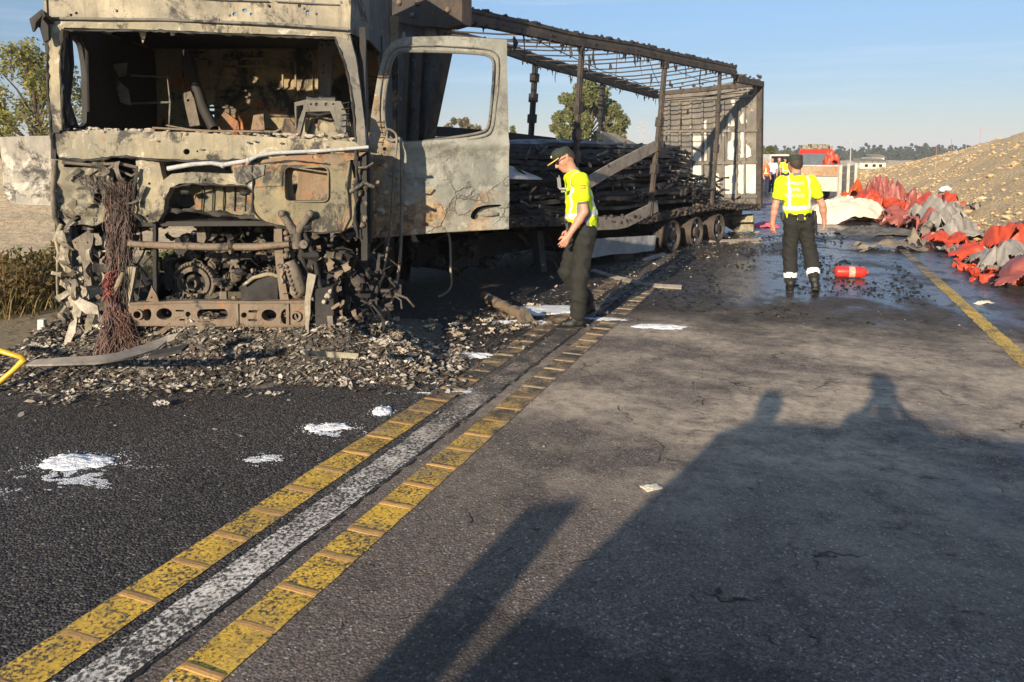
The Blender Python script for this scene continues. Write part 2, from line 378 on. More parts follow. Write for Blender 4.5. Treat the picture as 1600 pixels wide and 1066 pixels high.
# ================================================================== THE SETTING
def asphalt():
    t = NT('asphalt'); x = t.xyz(); u, v = x[0], x[1]
    left = t.rng(t.math('ADD', u, t.math('MULTIPLY', t.math('SUBTRACT', t.noise(6), 0.5), 0.02)), -2.055, -2.035, 1.0, 0.0)
    st = t.vor(85, out='Color'); sep = t.n('ShaderNodeSeparateColor'); t.l(st, sep.inputs[0]); sr = sep.outputs[0]
    lc = t.mix(t.ramp(sr, (0.30, 0.0), (1.0, 1.0)), (0.028, 0.026, 0.025), (0.125, 0.113, 0.103))
    st2 = t.vor(120, out='Color'); sep2 = t.n('ShaderNodeSeparateColor'); t.l(st2, sep2.inputs[0])
    rc = t.mix(t.ramp(sep2.outputs[0], (0.2, 0.0), (1.0, 1.0)), (0.104, 0.082, 0.067), (0.235, 0.187, 0.152))
    rc = t.mix(t.ramp(sep2.outputs[1], (0.962, 0.0), (0.985, 0.8)), rc, (0.50, 0.45, 0.38))
    lc = t.mix(t.ramp(sep.outputs[1], (0.972, 0.0), (0.99, 0.6)), lc, (0.33, 0.30, 0.25))
    c = t.mix(left, rc, lc)
    # broad tonal wear, tyre tracks along the road, stretched stains
    c = t.mix(t.ramp(t.noise(0.9, 6, 0.62, vec=t.scaled((1.0, 0.45, 1))), (0.35, 0.65), (0.68, 0.0)), c, t.mix(0.5, c, (0.012, 0.011, 0.011)))
    dust = t.math('MULTIPLY', t.math('MULTIPLY', t.ramp(t.noise(1.3, 8, 0.72, vec=t.scaled((0.7, 1.0, 1), (3, 1, 0)), dist=0.2), (0.40, 0.0), (0.58, 0.95)), t.ramp(t.noise(9, 8, 0.75), (0.34, 0.25), (0.56, 1.0))), t.math('MULTIPLY', t.rng(v, 2.6, 5.0), t.rng(v, 10.2, 8.4)))
    dust = t.math('MULTIPLY', dust, t.rng(u, -2.7, -1.4))
    c = t.mix(dust, c, t.mix(t.noise(22, 6, .7), (0.60, 0.485, 0.345), (0.33, 0.275, 0.205)))
    c = t.mix(t.math('MULTIPLY', t.ramp(t.noise(3.2, 9, 0.75, vec=t.scaled((1, .8, 1), (6, 3, 0))), (0.53, 0.0), (0.66, 0.75)), t.rng(u, -2.3, -1.9)), c, t.mix(0.6, c, (0.02, 0.019, 0.018)))
    c = t.mix(t.math('MULTIPLY', t.ramp(t.noise(26, 7, 0.75), (0.55, 0.0), (0.68, 0.6)), t.rng(u, -2.3, -1.9)), c, (0.34, 0.285, 0.23))
    c = t.mix(t.math('MULTIPLY', t.rng(t.math('ADD', v, t.math('MULTIPLY', t.noise(0.9, 8, 0.7), 4.0)), 9.2, 10.6), 0.82), c, t.mix(t.ramp(t.noise(8, 8, 0.75), (0.42, 0.0), (0.62, 1.0)), (0.012, 0.0115, 0.0115), (0.07, 0.06, 0.052)))
    # the burnt mess round the wreck
    dx = t.math('ADD', u, t.math('MULTIPLY', v, -0.30))
    soot = t.math('MULTIPLY', t.rng(t.math('ADD', dx, t.math('MULTIPLY', t.noise(0.8, 6, 0.65), 2.2)), -2.2, -3.8), t.rng(v, 5.2, 7.0))
    c = t.mix(t.math('MULTIPLY', soot, 0.7), c, t.mix(t.ramp(t.noise(9, 8, 0.7), (0.45, 0.0), (0.62, 1.0)), (0.014, 0.013, 0.012), (0.055, 0.046, 0.036)))
    # wet, sooted stretch beyond the middle
    wn_ = t.noise(1.1, 8, 0.66, vec=t.scaled((0.8, 0.42, 1), (0, 2, 0)), dist=0.6)
    wet = t.math('MULTIPLY', t.rng(t.math('ADD', v, t.math('MULTIPLY', t.math('SUBTRACT', wn_, 0.5), 7.0)), 8.6, 10.0), t.ramp(t.noise(0.55, 8, 0.68, vec=t.scaled((1, 0.7, 1), (5, 5, 0)), dist=0.5), (0.35, 0.0), (0.47, 1.0)))
    wet = t.math('MULTIPLY', wet, t.rng(u, -3.6, -2.4)); wet = t.math('MULTIPLY', wet, t.ramp(t.noise(5, 8, 0.72, vec=t.scaled((1.0, 0.6, 1), (7, 1, 0))), (0.34, 0.35), (0.48, 1.0)))
    pud = t.math('MULTIPLY', t.math('MULTIPLY', t.rng(u, 0.5, 1.2), t.rng(v, 6.6, 5.6)), t.rng(v, 3.6, 4.6))
    wet = t.math('MAXIMUM', wet, t.math('MULTIPLY', pud, t.ramp(t.noise(1.3, 6, 0.6), (0.44, 0.0), (0.56, 0.75))))
    speck = t.ramp(t.noise(16, 6, 0.7, vec=t.scaled((0.8, 1.6, 1))), (0.46, 1.0), (0.56, 0.0))
    c = t.mix(t.math('MULTIPLY', wet, 0.86), c, t.mix(speck, (0.085, 0.078, 0.075), (0.014, 0.014, 0.014)))
    # fine cracks
    ck = t.math('MULTIPLY', t.ramp(t.vor(1.1, 'DISTANCE_TO_EDGE', vec=None), (0.0, 1.0), (0.012, 0.0)), 1.0)
    wv = t.n('ShaderNodeVectorMath'); wv.operation = 'ADD'
    nz = t.n('ShaderNodeTexNoise'); nz.inputs['Scale'].default_value = 3.0; nz.inputs['Detail'].default_value = 6; t.l(t.tc.outputs['Object'], nz.inputs['Vector'])
    sc_ = t.n('ShaderNodeVectorMath'); sc_.operation = 'SCALE'; sc_.inputs['Scale'].default_value = 0.45; t.l(nz.outputs['Color'], sc_.inputs[0])
    t.l(t.tc.outputs['Object'], wv.inputs[0]); t.l(sc_.outputs[0], wv.inputs[1])
    ck = t.math('MULTIPLY', t.ramp(t.vor(1.5, 'DISTANCE_TO_EDGE', vec=wv.outputs[0]), (0.0, 1.0), (0.016, 0.0)), t.ramp(t.noise(2.3, 5, 0.7), (0.53, 0.0), (0.63, 0.9)))
    pits = t.math('MULTIPLY', t.ramp(t.noise(7, 7, 0.72, vec=t.scaled((0.55, 1.5, 1), (2, 8, 0))), (0.63, 0.0), (0.70, 0.85)), t.rng(u, -2.3, -1.8)); ck = t.math('MAXIMUM', ck, pits)
    c = t.mix(t.math('MULTIPLY', t.math('MULTIPLY', t.rng(t.math('ADD', v, t.math('MULTIPLY', t.noise(2.2, 7, 0.7), 1.1)), 3.10, 2.95), t.rng(t.math('ADD', u, t.math('MULTIPLY', v, -0.12)), -1.75, -1.45)), 0.55), c, (0.022, 0.021, 0.021))
    c = t.mix(ck, c, (0.008, 0.008, 0.008))
    t.col(c)
    t.set('Roughness', t.math('SUBTRACT', t.math('SUBTRACT', 0.86, t.math('MULTIPLY', wet, 0.60)), t.math('MULTIPLY', t.math('MULTIPLY', wet, speck), 0.0)))
    t.set('Specular IOR Level', t.math('ADD', t.math('MULTIPLY', wet, 0.45), 0.22))
    hg = t.math('ADD', t.math('MULTIPLY', t.ramp(t.vor(85), (0.0, 1.0), (0.75, 0.0)), t.math('ADD', t.math('MULTIPLY', left, 0.9), 0.35)), t.math('MULTIPLY', t.noise(30, 5, 0.7), 0.6))
    hg = t.math('SUBTRACT', hg, t.math('MULTIPLY', ck, 1.5))
    q = t.n('ShaderNodeBump'); q.inputs['Distance'].default_value = 0.007
    t.l(t.math('SUBTRACT', 0.9, t.math('MULTIPLY', wet, 0.55)), q.inputs['Strength']); t.l(hg, q.inputs['Height']); t.l(q.outputs[0], t.b.inputs['Normal'])
    return t.m
def paint(name, c, edge, fade0, fade1, burnt_c):
    t = NT(name); x = t.xyz()
    f = t.ramp(t.math('ADD', t.noise(58, 6, 0.72), t.math('MULTIPLY', t.math('SUBTRACT', t.noise(3.1, 5, 0.65), 0.5), 0.34)), (edge - 0.05, 1.0), (edge + 0.05, 0.0))
    far = t.rng(t.math('ADD', x[1], t.math('MULTIPLY', t.math('SUBTRACT', t.noise(5, 8, .75), 0.5), 5.0)), fade0, fade1)
    asp = t.mix(t.noise(60), (0.022, 0.020, 0.018), (0.075, 0.065, 0.055))
    col = t.mix(t.ramp(t.noise(7, 7, 0.7), (0.38, 0.0), (0.68, 0.85)), c, tuple(k * 0.55 for k in c)); col = t.mix(t.ramp(t.noise(2.3, 7, 0.7), (0.48, 0.0), (0.66, 0.55)), col, (0.13, 0.105, 0.08))
    col = t.mix(far, col, t.mix(t.ramp(t.noise(4, 8, 0.7), (0.42, 0.0), (0.62, 1.0)), asp, burnt_c))
    t.col(t.mix(f, col, asp)); t.set('Roughness', 0.75)
    t.bump(t.math('ADD', t.math('MULTIPLY', f, -0.5), t.noise(70, 4)), 0.7, 0.005)
    return t.m
def field_mat():
    t = NT('dry_field'); c = t.mix(t.noise(0.5, 9, 0.7), (0.55, 0.40, 0.22), (0.74, 0.57, 0.34))
    c = t.mix(t.ramp(t.noise(6, 8, 0.75), (0.44, 0.0), (0.65, 0.6)), c, (0.17, 0.12, 0.07))
    t.col(c); t.set('Roughness', 0.95); t.bump(t.noise(5, 8, 0.75), 0.8, 0.1); return t.m
def grid_obj(name, fn, nu, nv, mat, loc=(0, 0, 0), rotz=0.0, smooth=None, keep=None):
    vs = [fn(i / nu, j / nv) for j in range(nv + 1) for i in range(nu + 1)]
    fs = [(j * (nu + 1) + i, j * (nu + 1) + i + 1, (j + 1) * (nu + 1) + i + 1, (j + 1) * (nu + 1) + i) for j in range(nv) for i in range(nu)]
    if keep: fs = [f for f in fs if keep([vs[k] for k in f])]
    o = mesh_obj(name, vs, fs, mat, smooth=smooth); o.location = loc; o.rotation_euler.z = rotz; return o
gr = grid_obj('ground', lambda a, b: ((a - .5) * 5000, -200 + b * 4800, -0.06), 20, 20, field_mat()); tag(gr, kind='structure')
rise = grid_obj('field_rise', lambda a, b: (-60 + a * 52 + b * 4, 11.5 + b * 13, -.055 + 1.75 * b ** 1.25 + .05 * mn.noise(V((a * 60, b * 18, 0))) + .05 * mn.noise(V((a * 160, b * 50, 3))) - (max(0, a - .9) * 10) * 1.7 * b ** 1.2), 120, 60, gr.data.materials[0], smooth=180); tag(rise, kind='structure')
road_o = grid_obj('road', lambda a, b: (-6.3 + a * 9.4, -25 + b * 280, 0.0), 40, 280, asphalt(), rotz=-ROAD); tag(road_o, kind='structure')
# verge on the left, sloping off to the field
def verge_mat():
    t = NT('dry_verge'); c = t.mix(t.noise(1.2, 9, 0.7), (0.16, 0.125, 0.07), (0.34, 0.26, 0.145))
    c = t.mix(t.ramp(t.noise(9, 8, 0.7), (0.5, 0.0), (0.66, 0.8)), c, (0.05, 0.042, 0.022))
    t.col(c); t.set('Roughness', 0.95); t.bump(t.noise(22, 8, 0.75), 0.9, 0.04); return t.m
vg = grid_obj('verge', lambda a, b: (-6.3 - a * 5.0, -25 + b * 280, 0.004 + 0.05 * math.sin(a * 3.14) + 0.05 * mn.noise(V((a * 12, b * 250, 0))) - 0.06 * a), 16, 200, verge_mat(), rotz=-ROAD, smooth=180); tag(vg, kind='structure')

# painted lines, each a sheet 4 mm above the road, with the raised rumble bars as their pieces
PY = paint('worn_yellow_paint', (0.80, 0.49, 0.055), 0.45, 2.8, 5.2, (0.40, 0.27, 0.13))
PW = paint('worn_white_paint', (0.84, 0.77, 0.66), 0.505, 2.4, 6.0, (0.36, 0.27, 0.19))
PE = paint('edge_yellow_paint', (0.78, 0.50, 0.08), 0.45, 10.5, 13.5, (0.4, 0.3, 0.2))
def line(name, u0, u1, v0, v1, mat, seg=0.08, jag=0.006):
    n = int((v1 - v0) / seg); vs = []
    for k in range(n + 1):
        v = v0 + (v1 - v0) * k / n
        vs += [(u0 + jag * mn.noise(V((v * 9, u0, 0))), v, 0.004), (u1 + jag * mn.noise(V((v * 9, u1, 5))), v, 0.004)]
    o = mesh_obj(name, vs, [(2 * k, 2 * k + 1, 2 * k + 3, 2 * k + 2) for k in range(n)], mat); o.rotation_euler.z = -ROAD; return tag(o, kind='structure')
ly = line('yellow_line', -2.50, -2.30, -1.5, 14.0, PY); ry = line('yellow_line', -1.94, -1.75, -1.5, 14.0, PY)
wl = line('white_line', -2.235, -2.055, -1.5, 22.0, PW, jag=0.016)
el = line('yellow_line', 1.76, 1.91, -1.5, 40.0, PE, jag=.02)
def rumble_mat():
    t = NT('worn_rumble_bar'); x = t.xyz()
    c = t.mix(t.noise(28, 7, 0.7), (0.30, 0.155, 0.055), (0.52, 0.31, 0.10))
    c = t.mix(t.ramp(t.noise(60, 5, 0.7), (0.55, 0.0), (0.68, 0.8)), c, (0.10, 0.06, 0.035)); t.col(c); t.set('Roughness', 0.85); t.bump(t.noise(80, 5, 0.7), 0.6, 0.004); return t.m
RM = rumble_mat(); RB = plain('sanded_rumble_bar', (0.34, 0.25, 0.145), 0.9, 0.4, 30, 0.4)
def rumble(parent, u0, u1, v0, step, n):
    for vi in range(5):
        sd = vi * 7.3; pr = [(-.026, 0.0), (-.021, .006), (-.008, .0095), (.009, .009), (.021, .005), (.027, 0.0)]
        m = 8; vs, fs = [], []
        for i in range(m + 1):
            uu = u0 + .003 + (u1 - u0 - .006) * i / m
            for (dv, z) in pr: vs.append((uu, dv + .005 * mn.noise(V((uu * 9, sd, dv * 20))), .0035 + z * (1 + .35 * mn.noise(V((uu * 14, sd, 2 + dv * 30)))) * (1 if 0 < i < m else .45)))
        for i in range(m):
            for k in range(5): fs.append((i * 6 + k, (i + 1) * 6 + k, (i + 1) * 6 + k + 1, i * 6 + k + 1))
        fs += [(0, 1, 2, 3, 4, 5), tuple(m * 6 + k for k in (5, 4, 3, 2, 1, 0))]
        for mat in (RM, RB):
            me = bpy.data.meshes.new('rumble_bar'); me.from_pydata(vs, [], fs); me.materials.append(mat); me.update()
            BAR[(parent.name, vi, mat.name)] = me
    for k in range(n):
        v = v0 + step * k
        o = bpy.data.objects.new('rumble_bar', BAR[(parent.name, rnd.randrange(5), (RM if v < 5.0 + rnd.uniform(-.3, .3) else RB).name)])
        COL.objects.link(o); o.parent = parent; o.location = (0, v + rnd.uniform(-.012, .012), 0); o.scale = (1, rnd.uniform(.75, 1.2), rnd.uniform(.4, .85))
BAR = {}
rumble(ly, -2.50, -2.30, 1.80 - 0.258 * 6, 0.258, 36); rumble(ry, -1.94, -1.75, 1.82 - 0.257 * 6, 0.257, 36)
# the open joint between the two strips of asphalt, ragged and dark
JM = plain('open_joint', (0.010, 0.009, 0.009), 0.9, 0.3, 20, 0.0)
vs, fs = [], []; n = 900
for k in range(n + 1):
    v = -1 + 13.0 * k / n; c = -2.036 + .016 * mn.noise(V((v * 6, 0, 0))) + .008 * mn.noise(V((v * 31, 1, 0))); wd = max(.0006, .006 + .016 * mn.noise(V((v * 13, 3, 0))) + .008 * mn.noise(V((v * 47, 9, 0))))
    vs += [(c - wd, v, .0065), (c + wd, v, .0065)]
jo = mesh_obj('road_joint', vs, [(2 * k, 2 * k + 1, 2 * k + 3, 2 * k + 2) for k in range(n)], JM); jo.rotation_euler.z = -ROAD; tag(jo, kind='structure')

# gravel bank on the right
def bank_h(u, v):
    foot = 2.95 + .25 * mn.noise(V((v * .35, 0, 0)))
    crest = max(0.0, 2.78 - max(0, v - 31) * .0455 + max(0, 31 - v) * .012)
    s = max(0, min(1, (u - foot) / 5.2)); s = s * (1.0 + .10 * math.sin(s * 3.14))
    if u > 8.4: s = 1.0
    z = crest * s + (.16 * mn.noise(V((u * .9, v * .7, 0))) + .07 * mn.noise(V((u * 2.7, v * 2.3, 4)))) * min(1, s * 5)
    return z + (0.02 if s > 0 else -.05)
def bank_mat():
    t = NT('gravel_bank'); c = t.mix(t.noise(0.8, 8, 0.68), (0.56, 0.38, 0.17), (0.72, 0.52, 0.27))
    c = t.mix(t.ramp(t.vor(9, out='Color'), (0.2, 0.0), (0.9, 0.6)), c, (0.52, 0.44, 0.31)); c = t.mix(t.ramp(t.noise(16, 7, 0.7), (0.52, 0.0), (0.70, 0.6)), c, (0.26, 0.175, 0.09))
    t.col(c); t.set('Roughness', 0.95); t.bump(t.math('ADD', t.noise(8, 8, 0.75), t.ramp(t.vor(14), (0.0, 1.0), (0.6, 0.0))), 0.9, 0.09); return t.m
bank = grid_obj('gravel_bank', lambda a, b: ((2.7 + a * 30) if a > .3 else 2.7 + a * 30, -12 + (b ** 1.5) * 125, bank_h(2.7 + a * 30, -12 + (b ** 1.5) * 125)), 110, 360, bank_mat(), rotz=-ROAD, smooth=180); tag(bank, kind='structure')
# loose stones on it
def isl_mat(name, cols, rough=0.9, bump=0.3, sc=30):
    t = NT(name); g = t.n('ShaderNodeNewGeometry'); n = len(cols)
    c = t.ramp(g.outputs['Random Per Island'], *[(i / (n - 1), k) for i, k in enumerate(cols)])
    c = t.mix(t.ramp(t.noise(sc, 6, 0.7), (0.42, 0.0), (0.7, 0.6)), c, t.mix(0.5, c, (0.03, 0.025, 0.02)))
    t.col(c); t.set('Roughness', rough); t.bump(t.noise(sc * 3), bump, 0.01); return t.m
def stones(name, pts, mat):
    base = []
    for k in range(6):
        q = []
        for d in ((1, 0, 0), (-1, 0, 0), (0, 1, 0), (0, -1, 0), (0, 0, 1), (0, 0, -1), (.6, .6, .5), (-.6, .6, .5), (.6, -.6, .5), (-.6, -.6, .5)):
            d = V(d).normalized(); q.append(d * rnd.uniform(.7, 1.1))
        bm = bmesh.new(); [bm.verts.new(p) for p in q]; bmesh.ops.convex_hull(bm, input=bm.verts)
        bm.verts.index_update(); use = [v for v in bm.verts if v.link_faces]; ix = {v: i for i, v in enumerate(use)}
        base.append((np.array([v.co for v in use]), [[ix[v] for v in f.verts] for f in bm.faces])); bm.free()
    vs, fs, b = [], [], 0
    for (x, y, z, r) in pts:
        bv, bf = base[rnd.randrange(6)]; a = rnd.uniform(0, 6.28); ca, sa = math.cos(a), math.sin(a); sq = rnd.uniform(.45, .8); st = rnd.uniform(.8, 1.5)
        p = bv * np.array([r * st, r, r * sq]); p = np.stack([p[:, 0] * ca - p[:, 1] * sa + x, p[:, 0] * sa + p[:, 1] * ca + y, p[:, 2] + z], 1)
        vs.append(p); fs += [[i + b for i in f] for f in bf]; b += len(p)
    return mesh_obj(name, np.concatenate(vs), fs, mat)
pts = []
for k in range(19000):
    v = 5 + 75 * rnd.random() ** 1.8; u = 2.9 + 6.4 * rnd.random()
    if mn.noise(V((u * .7, v * .33, 9))) + .35 * mn.noise(V((u * 2.5, v * 1.2, 4))) < -.08 and rnd.random() < .85: continue
    r = (.010 + .05 * rnd.random() ** 4.5) * (1 + v * .016) * (.7 + .6 * abs(mn.noise(V((u * .8, v * .4, 2)))) * 2)
    if u < 4.2 and rnd.random() < .06: r *= 2.3
    pts.append((u, v, bank_h(u, v) + r * .15, r))
for k in range(60):
    v = rnd.uniform(9.5, 22); u = 3.0 + abs(rnd.gauss(.35, .4)); r = .05 + .13 * rnd.random() ** 2.5; pts.append((u, v, bank_h(u, v) + r * .2, r))
sb = stones('stones', pts, isl_mat('bank_stones', [(0.56, 0.39, 0.18), (0.66, 0.48, 0.25), (0.60, 0.42, 0.20), (0.72, 0.56, 0.33), (0.58, 0.41, 0.20), (0.66, 0.48, 0.25)]))
sb.rotation_euler.z = -ROAD; tag(sb, 'loose tan stones strewn over the gravel bank', kind='stuff')

# ------------------------------------------------------------------ trees and plants
def leaf_mat(name, c1, c2):
    t = NT(name); g = t.n('ShaderNodeNewGeometry')
    c = t.mix(g.outputs['Random Per Island'], c1, c2); t.col(c); t.set('Roughness', 0.6); t.set('Specular IOR Level', 0.2)
    tr = t.n('ShaderNodeBsdfTranslucent'); t.l(c, tr.inputs['Color']); ms = t.n('ShaderNodeMixShader'); ms.inputs[0].default_value = 0.3
    t.l(t.b.outputs[0], ms.inputs[1]); t.l(tr.outputs[0], ms.inputs[2]); t.l(ms.outputs[0], t.out.inputs[0]); return t.m
BARK = plain('bark', (0.10, 0.075, 0.05), 0.9, 0.4, 8, 0.6)
def leaves(clumps, per, size, seed=0):
    g = np.random.default_rng(seed); vs, fs = [], []
    P = []
    for (c, r) in clumps:
        d = g.normal(size=(per, 3)); d /= np.linalg.norm(d, axis=1)[:, None]; P.append(np.array(c) + d * (r * g.random(per) ** .45)[:, None])
    P = np.concatenate(P); n = len(P); a = g.normal(size=(n, 3)); a /= np.linalg.norm(a, axis=1)[:, None]
    b = np.cross(a, g.normal(size=(n, 3))); b /= np.linalg.norm(b, axis=1)[:, None]; s = size * (0.6 + 0.8 * g.random(n))[:, None]
    q = np.stack([P - a * s, P + b * s * .5, P + a * s, P - b * s * .5], 1).reshape(-1, 3)
    return q, np.arange(4 * n).reshape(-1, 4)
def tree(name, base, h, rx, ry, lm, label, group=None, trunk_h=.25, ncl=40, per=160, leaf=.12, top=0.0, seed=1, sparse=.26):
    base = V(base); g = random.Random(seed); root = empty(name, base, label, 'tree', group)
    mb = MB(); mb.tube([base, base + V((.1, 0, h * .3)), base + V((0, .1, h * .6)), base + V((.05, 0, h * .9))], [h * .025, h * .02, h * .013, h * .004], 8)
    cl = []
    for k in range(ncl):
        t = g.random(); z = h * (trunk_h + (1 - trunk_h) * t); prof = math.sin(math.pi * (0.12 + .83 * t) ** (1.0 + top)) ** .7
        a = g.uniform(0, 6.28); rr = math.sqrt(g.random()) * prof
        c = base + V((math.cos(a) * rx * rr, math.sin(a) * ry * rr, z)); cl.append((tuple(c), h * sparse * .42 * g.uniform(.6, 1.2)))
        if k % 2 == 0: mb.tube([base + V((0, 0, z * .62)), base.lerp(c, .5) + V((0, 0, z * .35)), c], [h * .010, h * .006, h * .002], 5)
    mb.build('trunk', BARK, root, smooth=60)
    q, f = leaves(cl, per, leaf, seed); mesh_obj('crown', q, f, lm, root); return root
LM1 = leaf_mat('autumn_leaves', (0.10, 0.12, 0.028), (0.30, 0.25, 0.05)); LM2 = leaf_mat('poplar_leaves', (0.08, 0.10, 0.035), (0.22, 0.22, 0.085)); LM3 = leaf_mat('bush_leaves', (0.06, 0.085, 0.022), (0.16, 0.16, 0.045))
LM4 = leaf_mat('dry_weeds', (0.17, 0.105, 0.04), (0.075, 0.07, 0.022)); LM5 = leaf_mat('pale_tops', (0.20, 0.17, 0.10), (0.14, 0.13, 0.07))
LM6 = leaf_mat('far_pines', (0.045, 0.06, 0.035), (0.07, 0.085, 0.05))
def gz(x, Y, z=-0.06): return V(((x - CX) / FOC * Y, Y, z))
tree('leafy_tree', gz(62, 33), 6.7, 2.3, 2.3, LM1, 'thin yellow-green tree seen through the left side of the burnt cab', ncl=80, per=110, leaf=.085, seed=3, sparse=.20, trunk_h=.18)
tree('leafy_tree', gz(-22, 36), 4.9, 1.2, 1.2, LM1, 'small dark tree cut by the left edge of the photo', ncl=40, per=150, leaf=.11, seed=5, sparse=.2)
tree('leafy_tree', gz(917, 60), 7.6, 3.0, 3.0, LM2, 'rounded green tree behind the open trailer frame', ncl=130, per=240, leaf=.16, seed=8, sparse=.17, trunk_h=.1)
tree('sapling', gz(797, 62), 4.6, .6, .6, LM2, 'slim sapling just right of the open cab door', ncl=22, per=120, leaf=.12, seed=9, sparse=.14)
tree('pale_tree', gz(718, 75), 5.4, 2.6, 2.0, LM5, 'pale bare-topped tree seen through the cab door window', ncl=60, per=120, leaf=.16, seed=10, sparse=.2)
tree('bushy_tree', gz(1200, 75), 2.7, 1.35, 1.2, LM3, 'green bushy tree beside the trailer rear corner', ncl=60, per=160, leaf=.14, seed=12, sparse=.26, trunk_h=.08)
tree('bushy_tree', gz(1229, 95), 2.3, 2.0, 1.6, LM2, 'low olive tree between the bushy green tree and the walking officer', ncl=50, per=150, leaf=.15, seed=13, sparse=.3, trunk_h=.05)
# far wood on the right horizon: one mass
vs, fs, b = [], [], 0; g = np.random.default_rng(5)
for k in range(330):
    Y = 330 + 160 * g.random(); px = 1190 + 330 * g.random(); h = 2.2 + 5.5 * g.random() ** 1.3 + (1.5 if px > 1330 else 0); c = gz(px, Y)
    q, f = leaves([((c.x + .3 * h * (g.random() - .5), c.y, h * (.15 + .75 * t)), h * (.24 - .17 * t)) for t in (0, .3, .6, .9)], 60, .5, int(k)); vs.append(q); fs.append(f + b); b += len(q)
fw = mesh_obj('far_wood', np.concatenate(vs), np.concatenate(fs), LM6); tag(fw, 'hazy far wood along the horizon beyond the bank', kind='stuff')
hl = grid_obj('hills', lambda a, b: (-1800 + a * 4200, 900 + b * 500, -1 + (9 + 8 * mn.noise(V((a * 5, 1, 0))) + 3 * mn.noise(V((a * 23, 1, 0)))) * math.sin(b * 3.1416)), 120, 8, plain('far_hills', (0.16, 0.15, 0.13), 0.95, 0.2, .02, 0), smooth=180); tag(hl, kind='structure')

# roadside weeds, left of the wreck
DRYG = leaf_mat('dry_grass', (0.34, 0.24, 0.10), (0.16, 0.15, 0.05))
def weed(loc, h, rad, lm, label, seed, stems=60, per=16):
    root = empty('roadside_bush', loc, label, 'bush', 'weeds on the left verge'); g = random.Random(seed); mb = MB(); cl = []
    for k in range(stems):
        a = g.uniform(0, 6.28); rr = rad * math.sqrt(g.random()); b0 = V(loc) + V((math.cos(a) * rr * .6, math.sin(a) * rr * .6, 0)); tp = V(loc) + V((math.cos(a) * rr * 1.1, math.sin(a) * rr * 1.1, h * g.uniform(.5, 1.05) * (1 - .35 * rr / rad)))
        mb.tube([b0, b0.lerp(tp, .5) + V((g.uniform(-.03, .03), g.uniform(-.03, .03), .03)), tp], [.005, .004, .0015], 4)
        for t in (.35, .55, .75, .92): cl.append((tuple(b0.lerp(tp, t)), .05 + .05 * g.random()))
    bv, bf = [], []
    for k in range(420):
        a = g.uniform(0, 6.28); rr = rad * 1.15 * math.sqrt(g.random()); b0 = V(loc) + V((math.cos(a) * rr, math.sin(a) * rr, 0)); hh = h * g.uniform(.25, .95) * (1 - .3 * rr / rad); ln = V((g.gauss(0, .28), g.gauss(0, .28), 1)) * hh; wd = V((g.uniform(-1, 1), g.uniform(-1, 1), 0)).normalized() * .006; k0 = len(bv)
        bv += [b0 - wd, b0 + wd, b0 + ln * .6 + wd * .7, b0 + ln * .6 - wd * .7, b0 + ln + V((ln.x, ln.y, 0)) * .5]; bf += [(k0, k0 + 1, k0 + 2, k0 + 3), (k0 + 3, k0 + 2, k0 + 4)]
    mesh_obj('grass_blades', bv, bf, DRYG, root)['kind'] = 'stuff'
    mb.build('stem', plain('weed_stem_%d' % seed, (0.16, 0.11, 0.05), 0.9, 0.3, 10, 0), root)
    q, f = leaves(cl, per, .030, seed); mesh_obj('foliage', q, f, lm, root)
for i, (px, py, h, rd, lm, lb) in enumerate([(15, 492, .80, .5, LM4, 'brown dried bush at the left edge, nearest the yellow tube'), (62, 478, .62, .42, LM4, 'dark brown bush beside the left corner of the wreck'), (40, 452, .62, .6, LM3, 'green-topped bush behind the brown dried ones'),
        (-30, 470, .8, .6, LM4, 'tall dry weed clump running out of the left edge of the photo'), (95, 446, .75, .35, LM4, 'thin dry stalks seen behind the bent left corner panels'), (130, 440, .55, .5, LM3, 'green weeds showing under the cab beside the copper wires'), (280, 425, .45, .5, LM3, 'yellow-green weeds seen under the middle of the cab')]):
    weed(G(px, py), h, rd, lm, lb, 20 + i, 60, 8)
# ================================================================== THE BURNT TRACTOR
CP = Plane((-3.675, 5.87, 0), (0.9986, 0.052, 0), (-0.052, 0.9986, 0))
CW = 2.5
truck = empty('burnt_truck', CP.W(1.25, 0, 1.2), 'burnt-out lorry cab and chassis stripped to bare ashy steel, right door hanging open', 'truck')
U, N, Z = CP.U, CP.N, V((0, 0, 1))
sh = lambda name, poly, mat, holes=(), d=0.0, th=0.02, dent=0.012, ds=3.0, h=0.06, jag=0.004, par=None, **k: sheet(name, CP, poly, mat, par or truck, holes, d, th, dent, ds, h, jag, **k)
p_ = CP.px
# roof fairing: front, sides, top
rf = sh('roof', [(78, 37), (76, -20), (84, -120), (540, -120), (549, -30), (547, 53), (430, 45), (250, 38)], M['roof'], d=0.02, th=.03, dent=.02, ds=1.6, jag=.003,
        holes=[ell(382, 16, 4, 3), ell(366, 22, 3), ell(392, 22, 2.4), ell(112, 24, 2.2), ell(120, 21, 2.2), ell(468, 9, 3), ell(480, 19, 3), [(122, -6), (160, -9), (205, -7), (214, -24), (209, -40), (170, -36), (128, -38)]])
mb = MB(); u1, z1 = CP.uv(547, 0, .02); z0 = CP.uv(547, 52, .02)[1]; zt = CP.uv(540, -120, .02)[1]
mb.prism([CP.W(u1, z0, .03), CP.W(u1 + .10, z0 + .0, .38), CP.W(u1 + .10, zt, .38), CP.W(u1 - .02, zt, .03)], U * -.02)
mb.build('roof_side', M['greysteel'], truck, smooth=30)
mb = MB(); mb.prism([CP.W(u1 + .10, z0, .38), CP.W(u1 + .10, z0, 2.2), CP.W(u1 + .10, zt + .15, 2.2), CP.W(u1 + .10, zt, .38)], U * -.02); mb.build('roof_flank', M['bluegrey'], truck)  # darker sheet colour carries the shade of the flank turned from the sun
